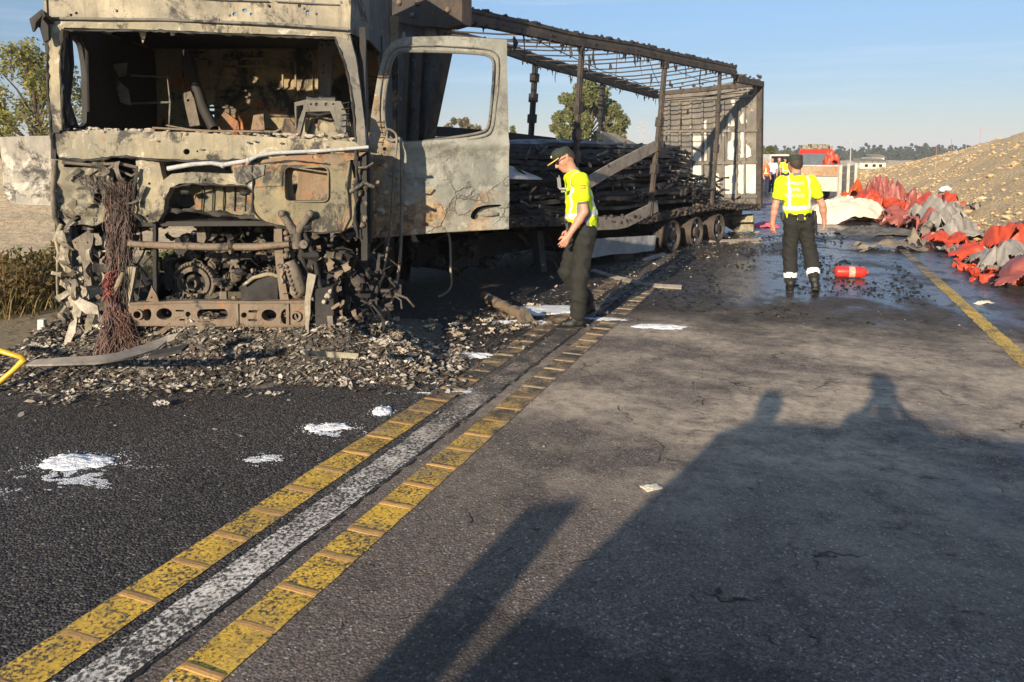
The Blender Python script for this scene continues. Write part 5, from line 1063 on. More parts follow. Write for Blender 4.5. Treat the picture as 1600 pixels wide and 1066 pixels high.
# ================================================================== PEOPLE
def sdf_mesh(prims, vox, blend=.022, pad=.03):
    """one continuous skin round a set of tapered limbs: (p0, p1, r0, r1[, axis, stretch])"""
    lo = np.min([np.minimum(p[0], p[1]) - max(p[2], p[3]) * (p[5] if len(p) > 4 else 1) for p in prims], 0) - pad
    hi = np.max([np.maximum(p[0], p[1]) + max(p[2], p[3]) * (p[5] if len(p) > 4 else 1) for p in prims], 0) + pad
    n = np.ceil((hi - lo) / vox).astype(int) + 1; A = np.full(n, .1, dtype=np.float32)
    for p in prims:
        p0, p1 = np.array(p[0]), np.array(p[1]); r0, r1 = p[2], p[3]; k = p[5] if len(p) > 4 else 1.0; m = max(r0, r1) * max(k, 1) + blend * 2 + vox * 2
        a = np.maximum(((np.minimum(p0, p1) - m - lo) / vox).astype(int), 0); b = np.minimum(((np.maximum(p0, p1) + m - lo) / vox).astype(int) + 2, n)
        X = np.stack(np.meshgrid(*[lo[i] + vox * np.arange(a[i], b[i]) for i in range(3)], indexing='ij'), -1)
        d = p1 - p0; L = d @ d; t = np.clip(((X - p0) @ d) / L, 0, 1) if L > 1e-12 else np.zeros(X.shape[:3])
        v = X - (p0 + t[..., None] * d)
        if len(p) > 4:
            ax = np.array(p[4]) / np.linalg.norm(p[4]); s = v @ ax; v = v - ax * (s * (1 - 1 / k))[..., None]
        D = np.linalg.norm(v, axis=-1) - (r0 + (r1 - r0) * t)
        sl_ = tuple(slice(a[i], b[i]) for i in range(3)); O = A[sl_]; bl = min(blend, .6 * min(r0, r1) + .002)
        h = np.clip(.5 + .5 * (O - D) / bl, 0, 1); A[sl_] = np.minimum(O * (1 - h) + D * h - bl * h * (1 - h), O)
    gv = vdb.FloatGrid(); gv.background = .1; gv.copyFromArray(A); q, f = gv.convertToQuads(0.0); q = q * vox + lo
    f = np.asarray(f); c = q.mean(0); v0, v1, v2 = q[f[:, 0]] - c, q[f[:, 1]] - c, q[f[:, 2]] - c
    if np.einsum('ij,ij->i', v0, np.cross(v1, v2)).sum() < 0: f = f[:, ::-1]
    return q, f
def wrinkle(q, f, amp, sc, mask=None):
    nn = np.zeros_like(q); fn = np.cross(q[f[:, 1]] - q[f[:, 0]], q[f[:, 2]] - q[f[:, 0]])
    for i in range(4): np.add.at(nn, f[:, i], fn)
    nn /= np.linalg.norm(nn, axis=1)[:, None] + 1e-9
    dd = np.array([(1 - 2 * abs(mn.noise(V((p[0] * sc, p[1] * sc, p[2] * sc * 1.8 + p[0] * sc)))) ** .8) + .6 * mn.noise(V((p[0] * sc * 2.3, p[1] * sc * 2.3, p[2] * sc * 2))) for p in q])
    if mask is not None: dd = dd * mask
    return q + nn * (dd * amp)[:, None], nn
def cloth(name, c, rough=.85, var=.12):
    t = NT(name); t.col(t.mix(t.ramp(t.noise(9, 6), (.3, 0.), (.7, 1.)), tuple(k * (1 - var) for k in c), tuple(min(1, k * (1 + var)) for k in c))); t.set('Roughness', rough); t.bump(t.math('ADD', t.noise(26, 5), t.math('MULTIPLY', t.noise(300, 2), .3)), .4, .02); return t.m
def skinm(name, c):
    t = NT(name); t.col(t.mix(t.noise(14, 4), c, (c[0] * .82, c[1] * .66, c[2] * .62))); t.set('Roughness', .55); t.set('Subsurface Weight', .08); t.b.inputs['Subsurface Radius'].default_value = (.02, .008, .004); t.bump(t.noise(120, 3), .1, .002); return t.m
SKIN = skinm('skin', (0.50, 0.275, 0.19)); HIVIS = cloth('hi_vis_yellow', (0.66, 0.86, 0.0), .75, .05); GREYC = cloth('grey_collar_cloth', (0.16, 0.17, 0.17)); OLIVE = cloth('dark_olive_trousers', (0.012, 0.0125, 0.010), .85, .25)
BOOT = cloth('black_leather', (0.014, 0.014, 0.013), .5); CAPM = cloth('dark_green_cap_cloth', (0.022, 0.030, 0.022), .8); HAIR = cloth('short_dark_hair', (0.035, 0.022, 0.014), .7, .4)
REFL = plain('reflective_tape', (0.66, 0.70, 0.54), .4, .05, 40, .1); GOLD = plain('gold_braid', (0.60, 0.40, 0.08), .4, .15, 60, .2); GLASSD = plain('dark_lens', (0.01, 0.01, 0.012), .15, .1, 5, 0); WHITEC = cloth('white_gaiter', (0.78, 0.77, 0.72), .8, .05)
SOLE = plain('boot_sole', (0.02, 0.019, 0.018), .7)
def person(base, J, label, group=None, vox=.008, cols=None, face=None, fine=True, sleeves=.55, cap='peak', gaiter=False, belt=True):
    """J: joint name -> world point. One continuous body, with clothes as its parts."""
    cols = cols or {}; J = {k: V(q) for k, q in J.items()}; root = empty('person', base, label, 'person', group); H = V(J['head']); f = V(face or (0, -1, 0)).normalized(); up = (H - J['neck']).normalized(); up = (up - f * up.dot(f)).normalized(); l = up.cross(f).normalized()
    hp = lambda a, b, c: H + l * a + f * b + up * c
    B = []; P = lambda a, b, r0, r1, ax=None, k=1.0: B.append((a, b, r0, r1) if ax is None else (a, b, r0, r1, ax, k))
    P(hp(0, -.012, .022), hp(0, .012, .030), .082, .079); P(hp(0, -.04, .0), hp(0, -.03, .03), .075, .078)
    P(hp(0, .035, -.045), hp(0, .052, -.095), .056, .034, l, 1.15); P(hp(0, .02, -.02), hp(0, .04, -.05), .066, .056)
    P(hp(0, .088, .012), hp(0, .112, -.028), .010, .0145); P(hp(-.012, .098, -.030), hp(.012, .098, -.030), .009, .009); P(hp(-.018, .083, -.062), hp(.018, .083, -.062), .009, .009); P(hp(-.015, .080, -.074), hp(.015, .080, -.074), .009, .009); P(hp(-.032, .078, .026), hp(.032, .078, .026), .012, .012)
    for s in (-1, 1): P(hp(s * .076, -.014, -.022), hp(s * .084, -.024, .022), .010, .017, l, .5); P(hp(s * .05, .055, -.02), hp(s * .05, .05, -.03), .026, .024)
    shl, shr, pv = J['shL'], J['shR'], J['pelvis']; ls = (shl - shr).normalized(); mid = (shl + shr) / 2; ch = J['chest']; nb = mid + (J['neck'] - mid) * .6
    P(nb - up * .02, hp(0, -.018, -.06), .062, .057); P(mid - (mid - pv) * .05, ch, .075, .112, ls, 1.45); P(ch, pv, .112, .105, ls, 1.35); P(shl, shr, .062, .062); P(nb, mid, .06, .075, ls, 1.4)
    for s in 'LR':
        a, e, w = J['sh' + s], J['el' + s], J['wr' + s]; P(a, e, .056, .041); P(e, e.lerp(w, .35), .042, .043); P(e.lerp(w, .35), w, .043, .027)
        hn, kn, an = J['hip' + s], J['kn' + s], J['an' + s]; P(hn, kn, .088, .056); P(kn, kn.lerp(an, .3), .055, .056); P(kn.lerp(an, .3), an, .056, .036)
        d = (J['ha' + s] - w).normalized(); cv = V(J.get('palm' + s, f)); cv = (cv - d * cv.dot(d)).normalized(); sd = d.cross(cv)    # sd: towards the thumb or away
        if J.get('flip' + s) is not None: sd = -sd
        P(w, w + d * .03, .027, .026, sd, 1.15)
        P(w + d * .035 + sd * .012, w + d * .085 + sd * .018, .017, .017, sd, 1.3); P(w + d * .035 - sd * .012, w + d * .080 - sd * .02, .017, .016, sd, 1.3)
        for k, (o, L) in enumerate(((.030, .068), (.010, .078), (-.010, .072), (-.029, .056))):
            k0 = w + d * (.088 - abs(o) * .25) + sd * o; d1 = (d + cv * .35).normalized(); d2 = (d + cv * 1.1).normalized(); k1 = k0 + d1 * L * .5 + sd * o * .12; k2 = k1 + d2 * L * .5; P(k0, k1, .0098, .009); P(k1, k2, .009, .0072)
        t0 = w + d * .030 + sd * .024; t1 = t0 + (d * .6 + sd * .65 + cv * .35).normalized() * .042; t2 = t1 + (d * .9 + sd * .1 + cv * .4).normalized() * .034; P(t0, t1, .014, .0115); P(t1, t2, .0112, .0085)
        P(an, J['toe' + s] - (J['toe' + s] - an) * .55, .030, .022)
    q, fc = sdf_mesh(B, vox, .02); mesh_obj('body', q, fc, cols.get('skin', SKIN), root, smooth=180)
    # hair: shell of the scalp
    if fine:
        S_ = [(hp(0, -.014, .024), hp(0, .008, .034), .0865, .083), (hp(0, -.042, .0), hp(0, -.034, .03), .080, .082), (hp(0, -.05, -.04), hp(0, -.045, 0), .058, .07)]
        q, fc = sdf_mesh(S_, vox, .02); c_ = q[fc].mean(1) - np.array(H); kf = (c_ @ np.array(f)); ku = c_ @ np.array(up); kl = np.abs(c_ @ np.array(l)); keep = (ku > .035 - np.clip(-kf, -.02, .10) * 1.05) & (kf < .05)
        if keep.any(): mesh_obj('hair', q, fc[keep], cols.get('hair', HAIR), root, smooth=180)
        mb = MB()
        for s in (-1, 1): mb.blob(hp(s * .034, .081, .004), .0115, n=6, rough=0)
        split(mb.build('eye', plain('eye_%s' % root.name, (0.05, 0.035, 0.025), .2, 0, 5, 0), root, smooth=180))
    # shirt
    sh_ = []; Q = lambda a, b, r0, r1, ax=None, k=1.0: sh_.append((a, b, r0, r1) if ax is None else (a, b, r0, r1, ax, k))
    hem = pv + (ch - pv) * .02; fat = cols.get('fat', 0.0)
    Q(mid - (mid - pv) * .05, ch, .090, .128, ls, 1.42); Q(ch, ch.lerp(pv, .6), .130, .128 + fat, ls, 1.32); Q(ch.lerp(pv, .6), hem, .128 + fat, .124 + fat, ls, 1.32); Q(shl, shr, .075, .075); Q(nb, mid, .068, .088, ls, 1.4)
    for s in 'LR': a, e = J['sh' + s], J['el' + s]; Q(a, a.lerp(e, sleeves), .077, .070 if sleeves < .8 else .058)
    if sleeves > .9:
        for s in 'LR': Q(J['el' + s], J['wr' + s], .056, .044)
    q, fc = sdf_mesh(sh_, vox, .03); dn = np.array((ch - pv).normalized()); cut = (q[fc].mean(1) - np.array(hem)) @ dn > -.07; fc2 = fc[cut]
    q2, nn = wrinkle(q, fc, .0095 if fine else .004, 7.0); so = mesh_obj('shirt', q2, fc2, cols.get('shirt', HIVIS), root, smooth=180)
    def shell(name, pred, mat, off=.004):
        c_ = q2[fc2].mean(1); k = pred(c_)
        if k.any():
            ix = fc2[k]; us, inv = np.unique(ix, return_inverse=True); split(mesh_obj(name, q2[us] + nn[us] * off, inv.reshape(ix.shape), mat, so, smooth=180))
    if cols.get('bands', True):
        m0 = np.array(mid); A_ = np.array(ls)
        shell('reflective_band', lambda c: (np.abs((c - np.array(hem)) @ dn - .115) < .028) & (np.abs((c - m0) @ A_) < .30), REFL)
        sf = np.array(f); fw_ = np.array(V(J.get('front', f)).normalized())
        shell('reflective_band', lambda c: ((c - np.array(hem)) @ dn > .143) & (np.abs(np.abs((c - m0) @ A_) - .125) < .016), REFL)
    if sleeves < .8:
        for s in 'LR':
            a = np.array(J['sh' + s]); e = np.array(J['el' + s]); d = (e - a) / np.linalg.norm(e - a); Lh = np.linalg.norm(e - a)
            shell('cuff', lambda c: ((c - a) @ d > Lh * sleeves + .044) & (np.linalg.norm((c - a) - ((c - a) @ d)[:, None] * d, axis=1) < .1), cols.get('cuff', GREYC), .005)
    if fine:
        mb = MB(); c0 = nb + up * .01; ring = [c0 + l * math.cos(a) * .075 + f * (math.sin(a) * .072 + .004) + up * (.022 - .02 * math.sin(a)) for a in np.linspace(0, 6.283, 25)]
        ring2 = [c0 + l * math.cos(a) * .086 + f * (math.sin(a) * .086 + .004) - up * (.012 + .02 * math.sin(a)) for a in np.linspace(0, 6.283, 25)]
        mb.add(ring + ring2, [(i, i + 1, i + 26, i + 25) for i in range(24)]); o = mb.build('collar', cols.get('cuff', GREYC), so, smooth=180); o.modifiers.new('s', 'SOLIDIFY').thickness = .008
    # trousers
    tr = []; T = lambda a, b, r0, r1, ax=None, k=1.0: tr.append((a, b, r0, r1) if ax is None else (a, b, r0, r1, ax, k))
    lp = (J['hipL'] - J['hipR']).normalized(); T(pv + (ch - pv) * .14, pv, .118, .116, lp, 1.32); T(J['hipL'], J['hipR'], .112, .112)
    for s in 'LR':
        hn, kn, an = J['hip' + s], J['kn' + s], J['an' + s]; T(hn, kn, .106, .082); T(kn, kn.lerp(an, .5), .082, .082); T(kn.lerp(an, .5), an + (kn - an) * (.12 if gaiter else .04), .082, .074 if not gaiter else .066)
    q, fc = sdf_mesh(tr, vox, .03); q, _ = wrinkle(q, fc, .012 if fine else .004, 6.0); to = mesh_obj('trousers', q, fc, cols.get('legs', OLIVE), root, smooth=180)
    for s in 'LR':
        an, te = J['an' + s], J['toe' + s]; kn = J['kn' + s]; hl = V(J.get('heel' + s, an + V((0, 0, -.06)) - (te - an).normalized() * .05)); b = [(an + (kn - an).normalized() * .10, an, .054, .05), (an, hl + V((0, 0, .015)), .05, .042), (hl, hl.lerp(te, .55), .040, .046), (hl.lerp(te, .55), te, .046, .034), (an, hl.lerp(te, .5), .046, .042)]
        q, fc = sdf_mesh(b, min(vox, .01), .025); dirn = (te - hl).normalized(); sd = V((0, 0, 1)) - dirn * dirn.z; sd.normalize(); c0 = np.array(hl - sd * .030); hh = (q - c0) @ np.array(sd); q = q - np.outer(np.minimum(hh, 0), np.array(sd))
        bo = mesh_obj('boot', q, fc, cols.get('boot', BOOT), root, smooth=180)
        if fine:
            mb = MB(); w_ = dirn.cross(sd); pr = []
            for t, ww in ((-.045, .02), (-.03, .04), (.06, .036), (.15, .047), (.23, .042), (.262, .02)): pr.append((t, ww))
            pts = [hl + dirn * t + w_ * ww - sd * .030 for t, ww in pr] + [hl + dirn * t - w_ * ww - sd * .030 for t, ww in reversed(pr)]; mb.prism(pts, sd * -.016); mb.build('sole', SOLE, bo)
        if gaiter:
            a0 = an + (kn - an).normalized() * .10; MB().tube([a0 - (kn - an).normalized() * .035, a0, a0 + (kn - an).normalized() * .035], [.080, .086, .084], 16).build('gaiter', WHITEC, root, smooth=60)
    if belt:
        c0 = pv + (ch - pv) * .10; upb = (ch - pv).normalized(); fb = lp.cross(upb); mb = MB()
        r1 = [c0 + lp * math.cos(a) * .168 + fb * math.sin(a) * .132 - upb * .025 for a in np.linspace(0, 6.283, 29)]; r2 = [p + upb * .05 for p in r1]; mb.add(r1 + r2, [(i, i + 1, i + 30, i + 29) for i in range(28)]); bl = mb.build('belt', BOOT, root, smooth=180); bl.modifiers.new('s', 'SOLIDIFY').thickness = .006
        mb = MB()
        for a in cols.get('pouches', (2.6, 3.3, 4.2, 5.3)):
            c = c0 + lp * math.cos(a) * .185 + fb * math.sin(a) * .150 - upb * .03; rd_ = (lp * math.cos(a) + fb * math.sin(a)).normalized(); mb.box(c, rd_ * .022, rd_.cross(upb) * .032, upb * .05)
        split(mb.build('pouch', BOOT, bl, bevel=.008))
        if 'holster' in cols:
            a = cols['holster']; rd_ = (lp * math.cos(a) + fb * math.sin(a)).normalized(); c = c0 + lp * math.cos(a) * .215 + fb * math.sin(a) * .17; mb = MB(); mb.box(c - upb * .13, rd_ * .025, rd_.cross(upb) * .045, upb * .12); mb.box(c - upb * .0 + rd_.cross(upb) * .01, rd_ * .018, rd_.cross(upb) * .03, upb * .045); mb.build('holster', BOOT, bl, bevel=.012)
    # headwear
    if cap:
        mb = MB(); n = 24; vs = []
        prof = [(.098, .036), (.101, .050), (.100, .075), (.088, .104), (.058, .122), (.0, .128)] if cap == 'peak' else [(.098, .038), (.103, .050), (.105, .085), (.102, .108), (.070, .116), (.0, .118)]
        for (r, h) in prof:
            for k in range(n): a = 2 * math.pi * k / n; vs.append(hp(math.cos(a) * r * .93, math.sin(a) * r * 1.08 - .008, h + (.010 * math.sin(a) if cap == 'peak' else .0)))
        mb.add(vs, [(i * n + k, i * n + (k + 1) % n, (i + 1) * n + (k + 1) % n, (i + 1) * n + k) for i in range(len(prof) - 1) for k in range(n)]); co = mb.build('cap', cols.get('cap', CAPM), root, smooth=180)
        mb = MB(); br = []
        for a in np.linspace(R(25), R(155), 13): br.append((hp(math.cos(a) * .092, math.sin(a) * .098 - .008, .044), hp(math.cos(a) * .096, math.sin(a) * .105 + .075 * math.sin(a) ** 1.5, .030 + .012 * (1 - math.sin(a)))))
        for (a, b), (c, d) in zip(br, br[1:]): mb.add([a, c, d, b, a + up * .006, c + up * .006, d + up * .006, b + up * .006], [(0, 1, 2, 3), (7, 6, 5, 4), (0, 4, 5, 1), (3, 2, 6, 7)])
        vo = mb.build('visor', cols.get('cap', CAPM), co, smooth=60)
        if cols.get('gold'): MB().tube([b + up * .004 for a, b in br], .0055, 6).build('gold_braid', GOLD, vo, smooth=60); MB().blob(hp(0, .099, .085), .016, (1, .5, 1.1), 6, 0).build('cap_badge', plain('dull_badge', (.35, .30, .2), .4, .1, 30, 0, .5), co, smooth=60)
    if cols.get('shades'):
        mb = MB()
        for s in (-1, 1): mb.blob(hp(s * .036, .090, .006), .026, (1.0, .45, .72), 8, 0)
        mb.tube([hp(-.02, .098, .012), hp(.02, .098, .012)], .004, 5)
        for s in (-1, 1): mb.tube([hp(s * .06, .082, .012), hp(s * .080, .03, .012), hp(s * .083, -.03, .008)], .0042, 5)
        mb.build('sunglasses', GLASSD, root, smooth=60)
    return root, so, (q2, fc2, nn), dict(hp=hp, hem=hem, mid=mid, ls=ls, dn=V(dn))
def lettering(lines, parent, c, xd, yd, size, mat, out, bvh=None, gap=1.35, name='lettering'):
    """flat print wrapped on the cloth: letters converted to mesh and laid 4 mm off the surface"""
    vs, fs = [], []
    for k, s in enumerate(lines):
        cu = bpy.data.curves.new('t', 'FONT'); cu.body = s; cu.size = size; cu.align_x = 'CENTER'; cu.fill_mode = 'BOTH'; cu.resolution_u = 2; cu.offset = size * .012
        o = bpy.data.objects.new('t', cu); me = bpy.data.meshes.new_from_object(o); b = len(vs)
        for v in me.vertices:
            p = c + xd * v.co.x + yd * (v.co.y - k * size * gap)
            if bvh:
                h = bvh.ray_cast(p + out * .5, -out)
                if h[0] is not None: p = h[0] + out * .011
            vs.append(p)
        fs += [tuple(i + b for i in f.vertices) for f in me.polygons]; bpy.data.meshes.remove(me); bpy.data.objects.remove(o); bpy.data.curves.remove(cu)
    return mesh_obj(name, vs, fs, mat, parent)
# ---- officer in the middle, walking left past the wreck, looking down
Y1 = G(890, 513).y; A1 = lambda x, y, d=0.0: at(x, y, Y1 + d)
f1 = V((-1, -.18, 0)).normalized()
J1 = dict(head=A1(881, 249, .20), neck=A1(894, 268, .20), shL=A1(907, 283, .0), shR=A1(893, 280, .40), chest=A1(904, 306, .20), pelvis=A1(910, 352, .20), elL=A1(913, 331, -.06), wrL=A1(889, 368, -.08), haL=A1(875, 390, -.09), elR=A1(899, 328, .46), wrR=A1(890, 358, .44), haR=A1(884, 378, .42),
          hipL=A1(914, 364, .10), hipR=A1(905, 366, .30), knL=A1(906, 430, .04), anL=A1(903, 494, .03), knR=A1(886, 424, .28), anR=A1(918, 470, .36), palmL=V((-.2, 1, 0)), palmR=V((-.2, -1, 0)), front=f1)
z_ = lambda p, z: V((p.x, p.y, z))
J1['heelL'] = z_(A1(906, 505, .03), .045); J1['toeL'] = z_(A1(881, 508, -.0), .045); J1['heelR'] = A1(923, 482, .36); J1['toeR'] = z_(A1(897, 492, .34), .06); J1['anL'] = z_(J1['anL'], .13); J1['flipL'] = Z
f1h = (V((-1, -.30, -.62))).normalized()
off1, shirt1, sm1, d1 = person(z_(A1(900, 512), 0), J1, 'officer in yellow hi-vis shirt and gold-trimmed cap walking past the wreck, looking down', vox=.007, face=f1h, cols=dict(gold=True, shades=True, fat=.022, pouches=(0.3, 1.2, 1.9, 2.7, -1.2), cap=CAPM), cap='peak')
bv1 = BVHTree.FromPolygons([tuple(v) for v in sm1[0]], [tuple(int(i) for i in f) for f in sm1[1]])
FR, FY = plain('flag_red', (.5, .09, .04), .7, .1, 40, 0), plain('flag_gold', (.62, .42, .03), .7, .1, 40, 0)
def patch(name, x, y, wd, hh, mat, par, base, bv, off=.005):
    out = V((0, -1, 0)); vs = []
    for j in range(4):
        for i in range(5):
            p = base(x + wd * (i / 4 - .5), y + hh * (j / 3 - .5)); h = bv.ray_cast(p + out * .6, -out); vs.append((h[0] if h[0] is not None else p) + out * off)
    return mesh_obj(name, vs, [(j * 5 + i, j * 5 + i + 1, j * 5 + i + 6, j * 5 + i + 5) for j in range(3) for i in range(4)], mat, par)
fl = patch('sleeve_flag', 909, 291.5, 9, 6, FR, shirt1, A1, bv1); patch('flag_stripe', 909, 291.5, 9, 3, FY, fl, A1, bv1, .008)
nt_ = patch('name_tab', 880.5, 297, 9, 8, BOOT, shirt1, A1, bv1); lettering(['GUARDIA', 'CIVIL'], nt_, A1(880.5, 296, -.2), V((1, 0, 0)), Z, .020, REFL, V((0, -1, 0)), bv1)
mb = MB(); mb.box(A1(873.5, 286, .10), V((-.018, 0, 0)), V((0, .03, 0)), V((-.006, 0, .055))); mb.tube([A1(873.5, 280, .10), A1(873.5, 274, .11)], .006, 6); mb.build('radio', plain('radio_grey', (.16, .17, .18), .5), off1, bevel=.005)
# ---- officer from behind, walking away on the right
Y2 = G(1240, 457).y; A2 = lambda x, y, d=0.0: at(x, y, Y2 + d)
J2 = dict(head=A2(1242, 257, .02), neck=A2(1244, 272, .0), shL=A2(1222, 285, .0), shR=A2(1267, 284, .0), chest=A2(1245, 302, -.01), pelvis=A2(1246, 338, 0), elL=A2(1211, 323, -.02), wrL=A2(1207, 350, .02), haL=A2(1208, 366, .04), elR=A2(1285, 320, -.02), wrR=A2(1288, 345, .04), haR=A2(1288, 360, .06),
          hipL=A2(1238, 348, 0), hipR=A2(1257, 348, 0), knL=A2(1234, 396, .04), anL=A2(1235, 443, -.02), knR=A2(1266, 394, .02), anR=A2(1272, 437, -.18), palmL=V((1, .5, 0)), palmR=V((-1, .5, 0)), front=V((0, 1, 0)))
J2['heelL'] = z_(A2(1235, 452, .0), .05); J2['toeL'] = z_(A2(1233, 452, .22), .045); J2['anL'] = z_(J2['anL'], .13); J2['heelR'] = A2(1274, 448, -.20); J2['toeR'] = z_(A2(1274, 458, -.02), .045); J2['flipL'] = Z
f2 = V((-.05, 1, -.12)).normalized()
off2, shirt2, sm2, d2 = person(z_(A2(1247, 456), 0), J2, 'officer seen from behind in yellow hi-vis shirt with white ankle gaiters, walking away', vox=.008, face=f2, cols=dict(pouches=(0.1, 3.0, -1.5), holster=3.1), cap='round', gaiter=True)
bv2 = BVHTree.FromPolygons([tuple(v) for v in sm2[0]], [tuple(int(i) for i in f) for f in sm2[1]])
lettering(['GUARDIA', 'CIVIL', 'TRAFICO'], shirt2, A2(1246, 289, -.2), V((1, 0, 0)), Z, .054, REFL, V((0, -1, 0)), bv2, 1.45)
mb = MB(); mb.tube([J2['wrR'] + V((-.03, 0, 0)), J2['wrR'] + V((0, -.03, 0)), J2['wrR'] + V((.03, 0, 0)), J2['wrR'] + V((0, .03, 0)), J2['wrR'] + V((-.03, 0, 0))], .008, 6); mb.build('wristwatch', BOOT, off2, smooth=60)
# ---- plain standing figures: those farther off, and those behind the photographer
def stander(base, ang, h, label, group=None, cols=None, vox=.02, cap='peak', sleeves=.55, arms='down', belt=False, stride=.0, lean=0.0):
    k = h / 1.78; base = V(base); f = V((math.sin(ang), math.cos(ang), 0)); l = V((-f.y, f.x, 0)); q = lambda a, b, c: base + l * (a * k) + f * (b * k) + V((0, 0, c * k))
    J = dict(head=q(0, .03 + lean, 1.64), neck=q(0, .0 + lean, 1.50), shL=q(.18, lean, 1.43), shR=q(-.18, lean, 1.43), chest=q(0, .01, 1.26), pelvis=q(0, 0, .96), hipL=q(.09, 0, .90), hipR=q(-.09, 0, .90), knL=q(.10, .03 + stride, .50), knR=q(-.10, .03 - stride * .3, .50), anL=q(.10, stride, .12), anR=q(-.10, -stride, .12),
             heelL=q(.10, stride - .03, .05), heelR=q(-.10, -stride - .03, .05), toeL=q(.12, stride + .17, .045), toeR=q(-.12, -stride + .17, .045), palmL=-l, palmR=l, front=f, flipL=V((0, 0, 1)))
    if arms == 'camera': J.update(elL=q(.31, .12, 1.25), wrL=q(.09, .26, 1.50), haL=q(.05, .30, 1.60), elR=q(-.31, .12, 1.25), wrR=q(-.09, .26, 1.50), haR=q(-.05, .30, 1.60))
    else: J.update(elL=q(.25, -.02, 1.14), wrL=q(.25, .08, .90), haL=q(.25, .10, .78), elR=q(-.25, -.02, 1.14), wrR=q(-.25, .08, .90), haR=q(-.25, .10, .78))
    return person(base, J, label, group, vox, cols, f, vox < .012, sleeves, cap, False, belt)
ORG = cloth('orange_vest', (0.80, 0.15, 0.03), .8, .08); WHT = cloth('white_shirt', (0.75, 0.74, 0.72), .8, .05); NAVY = cloth('navy_cloth', (0.02, 0.025, 0.05)); GRN = cloth('grey_green_cloth', (.10, .11, .08))
def fg(px, Y): return V(((px - CX) / FOC * Y, Y, 0))
stander(fg(1196, 34), 2.6, 1.62, 'person in orange vest and dark trousers beside the trailer rear corner', None, dict(shirt=ORG, legs=NAVY), cap=None)
stander(fg(1205.5, 36), 3.6, 1.70, 'person in white shirt with dark strap next to the orange vest', None, dict(shirt=WHT, legs=NAVY, bands=False), cap=None)
stander(fg(1216, 40), 3.0, 1.72, 'person in grey-green jacket between the white shirt and the walking officer', None, dict(shirt=GRN, legs=NAVY, bands=False), cap=None, sleeves=1.0)
stander(fg(1226, 37), 3.3, 1.74, 'far person in yellow hi-vis just left of the walking officer', None, dict(shirt=HIVIS, legs=NAVY), cap='round')
# the photographer and those beside him, whose shadows reach into the picture
stander((.12, -.32, 0), 0.44, 1.80, 'person taking the photo, arms raised, behind the camera', None, dict(shirt=HIVIS, legs=OLIVE), .02, arms='camera', belt=True)
stander((-.80, -.55, 0), .3, 1.78, 'person standing left of the photographer in front of the van', None, dict(shirt=HIVIS, legs=OLIVE), .02, cap=None)
# ================================================================== RUBBISH, FOAM, TARPAULINS
def flakes(name, pts, mat, label, zf=None):
    """bent scales of ash and sheet: four-point curls with thickness of a leaf"""
    vs, fs, b = [], [], 0
    for (x, y, z, s) in pts:
        a = rnd.uniform(0, 6.28); t = V((math.cos(a), math.sin(a), rnd.uniform(-.5, .5))); w_ = V((-math.sin(a), math.cos(a), rnd.uniform(-.5, .5))) * rnd.uniform(.25, .7); c = V((x, y, z)); cu = rnd.uniform(-.1, .55)
        P = [c - t * s, c - t * s * .35 + w_ * s * rnd.uniform(.6, 1.1) + Z * s * cu, c + t * s * .5 + w_ * s * rnd.uniform(.4, 1) + Z * s * cu * .7, c + t * s * rnd.uniform(.8, 1.2), c + t * s * .3 - w_ * s * rnd.uniform(.5, 1), c - t * s * .5 - w_ * s * rnd.uniform(.4, 1) + Z * s * cu * .3]
        P = [V((p.x, p.y, max(p.z, .006))) for p in P]; vs += P; fs += [(b, b + 5, b + 4, b + 1), (b + 1, b + 4, b + 3, b + 2)]; b += 6
    o = mesh_obj(name, vs, fs, mat); return tag(o, label, kind='stuff')
def mound(x, y):
    q = V((x, y, 0)) - CP.P0; u = q.dot(U); t = -q.dot(N); e = max(0, min(1, (u + .6) / .5)) * max(0, min(1, (3.1 - u) / .8)); ex_ = .50 + .26 * mn.noise(V((x * 1.1, y * 1.1, 8))) + .10 * mn.noise(V((x * 4, y * 4, 8))); h = .35 * max(0, min(1, (ex_ - t) / ex_)) ** 1.4 if t < ex_ else 0
    if t < -1.2: h *= max(0, 1 - (-1.2 - t) / .6)
    return max(0, h * e * (1 + .5 * mn.noise(V((x * 3, y * 3, 0)))) + .02 * mn.noise(V((x * 9, y * 9, 0))) * (1 if h > .01 else 0))
mv, mf = [], []; nu, nt = 110, 60
for j in range(nt + 1):
    for i in range(nu + 1):
        q = CP.P0 + U * (-.7 + 4.0 * i / nu) + N * (1.8 - 2.6 * j / nt); mv.append((q.x, q.y, mound(q.x, q.y) - .012))
for j in range(nt):
    for i in range(nu):
        a = j * (nu + 1) + i; f = (a, a + 1, a + nu + 2, a + nu + 1)
        if max(mv[k][2] for k in f) > 0: mf.append(f)
used = sorted({i for f in mf for i in f}); ix = {o_: n_ for n_, o_ in enumerate(used)}
mo = mesh_obj('ash_heap', [mv[i] for i in used], [tuple(ix[i] for i in f) for f in mf], plain('dark_ash', (0.075, 0.066, 0.055), .95, .8, 22, .9), smooth=180); tag(mo, 'dark heap of ash under the front of the wreck', kind='stuff')
pa, pb, pd = [], [], []
for k in range(44000):
    u = rnd.uniform(-1.2, 3.3); t = rnd.expovariate(1 / .36) - .55 + .12 * mn.noise(V((u * 2, 0, 0)))
    if t > .55 + .3 * mn.noise(V((u * 1.3, 5, 0))) + .35 * max(0, 1 - abs(u - .8)) and rnd.random() > .12: continue
    q = CP.P0 + U * u - N * t
    if q.y < 4.4: continue
    s = .005 + .032 * rnd.random() ** 2.8; (pa if rnd.random() < .78 else pb).append((q.x, q.y, mound(q.x, q.y) + s * .4, s))
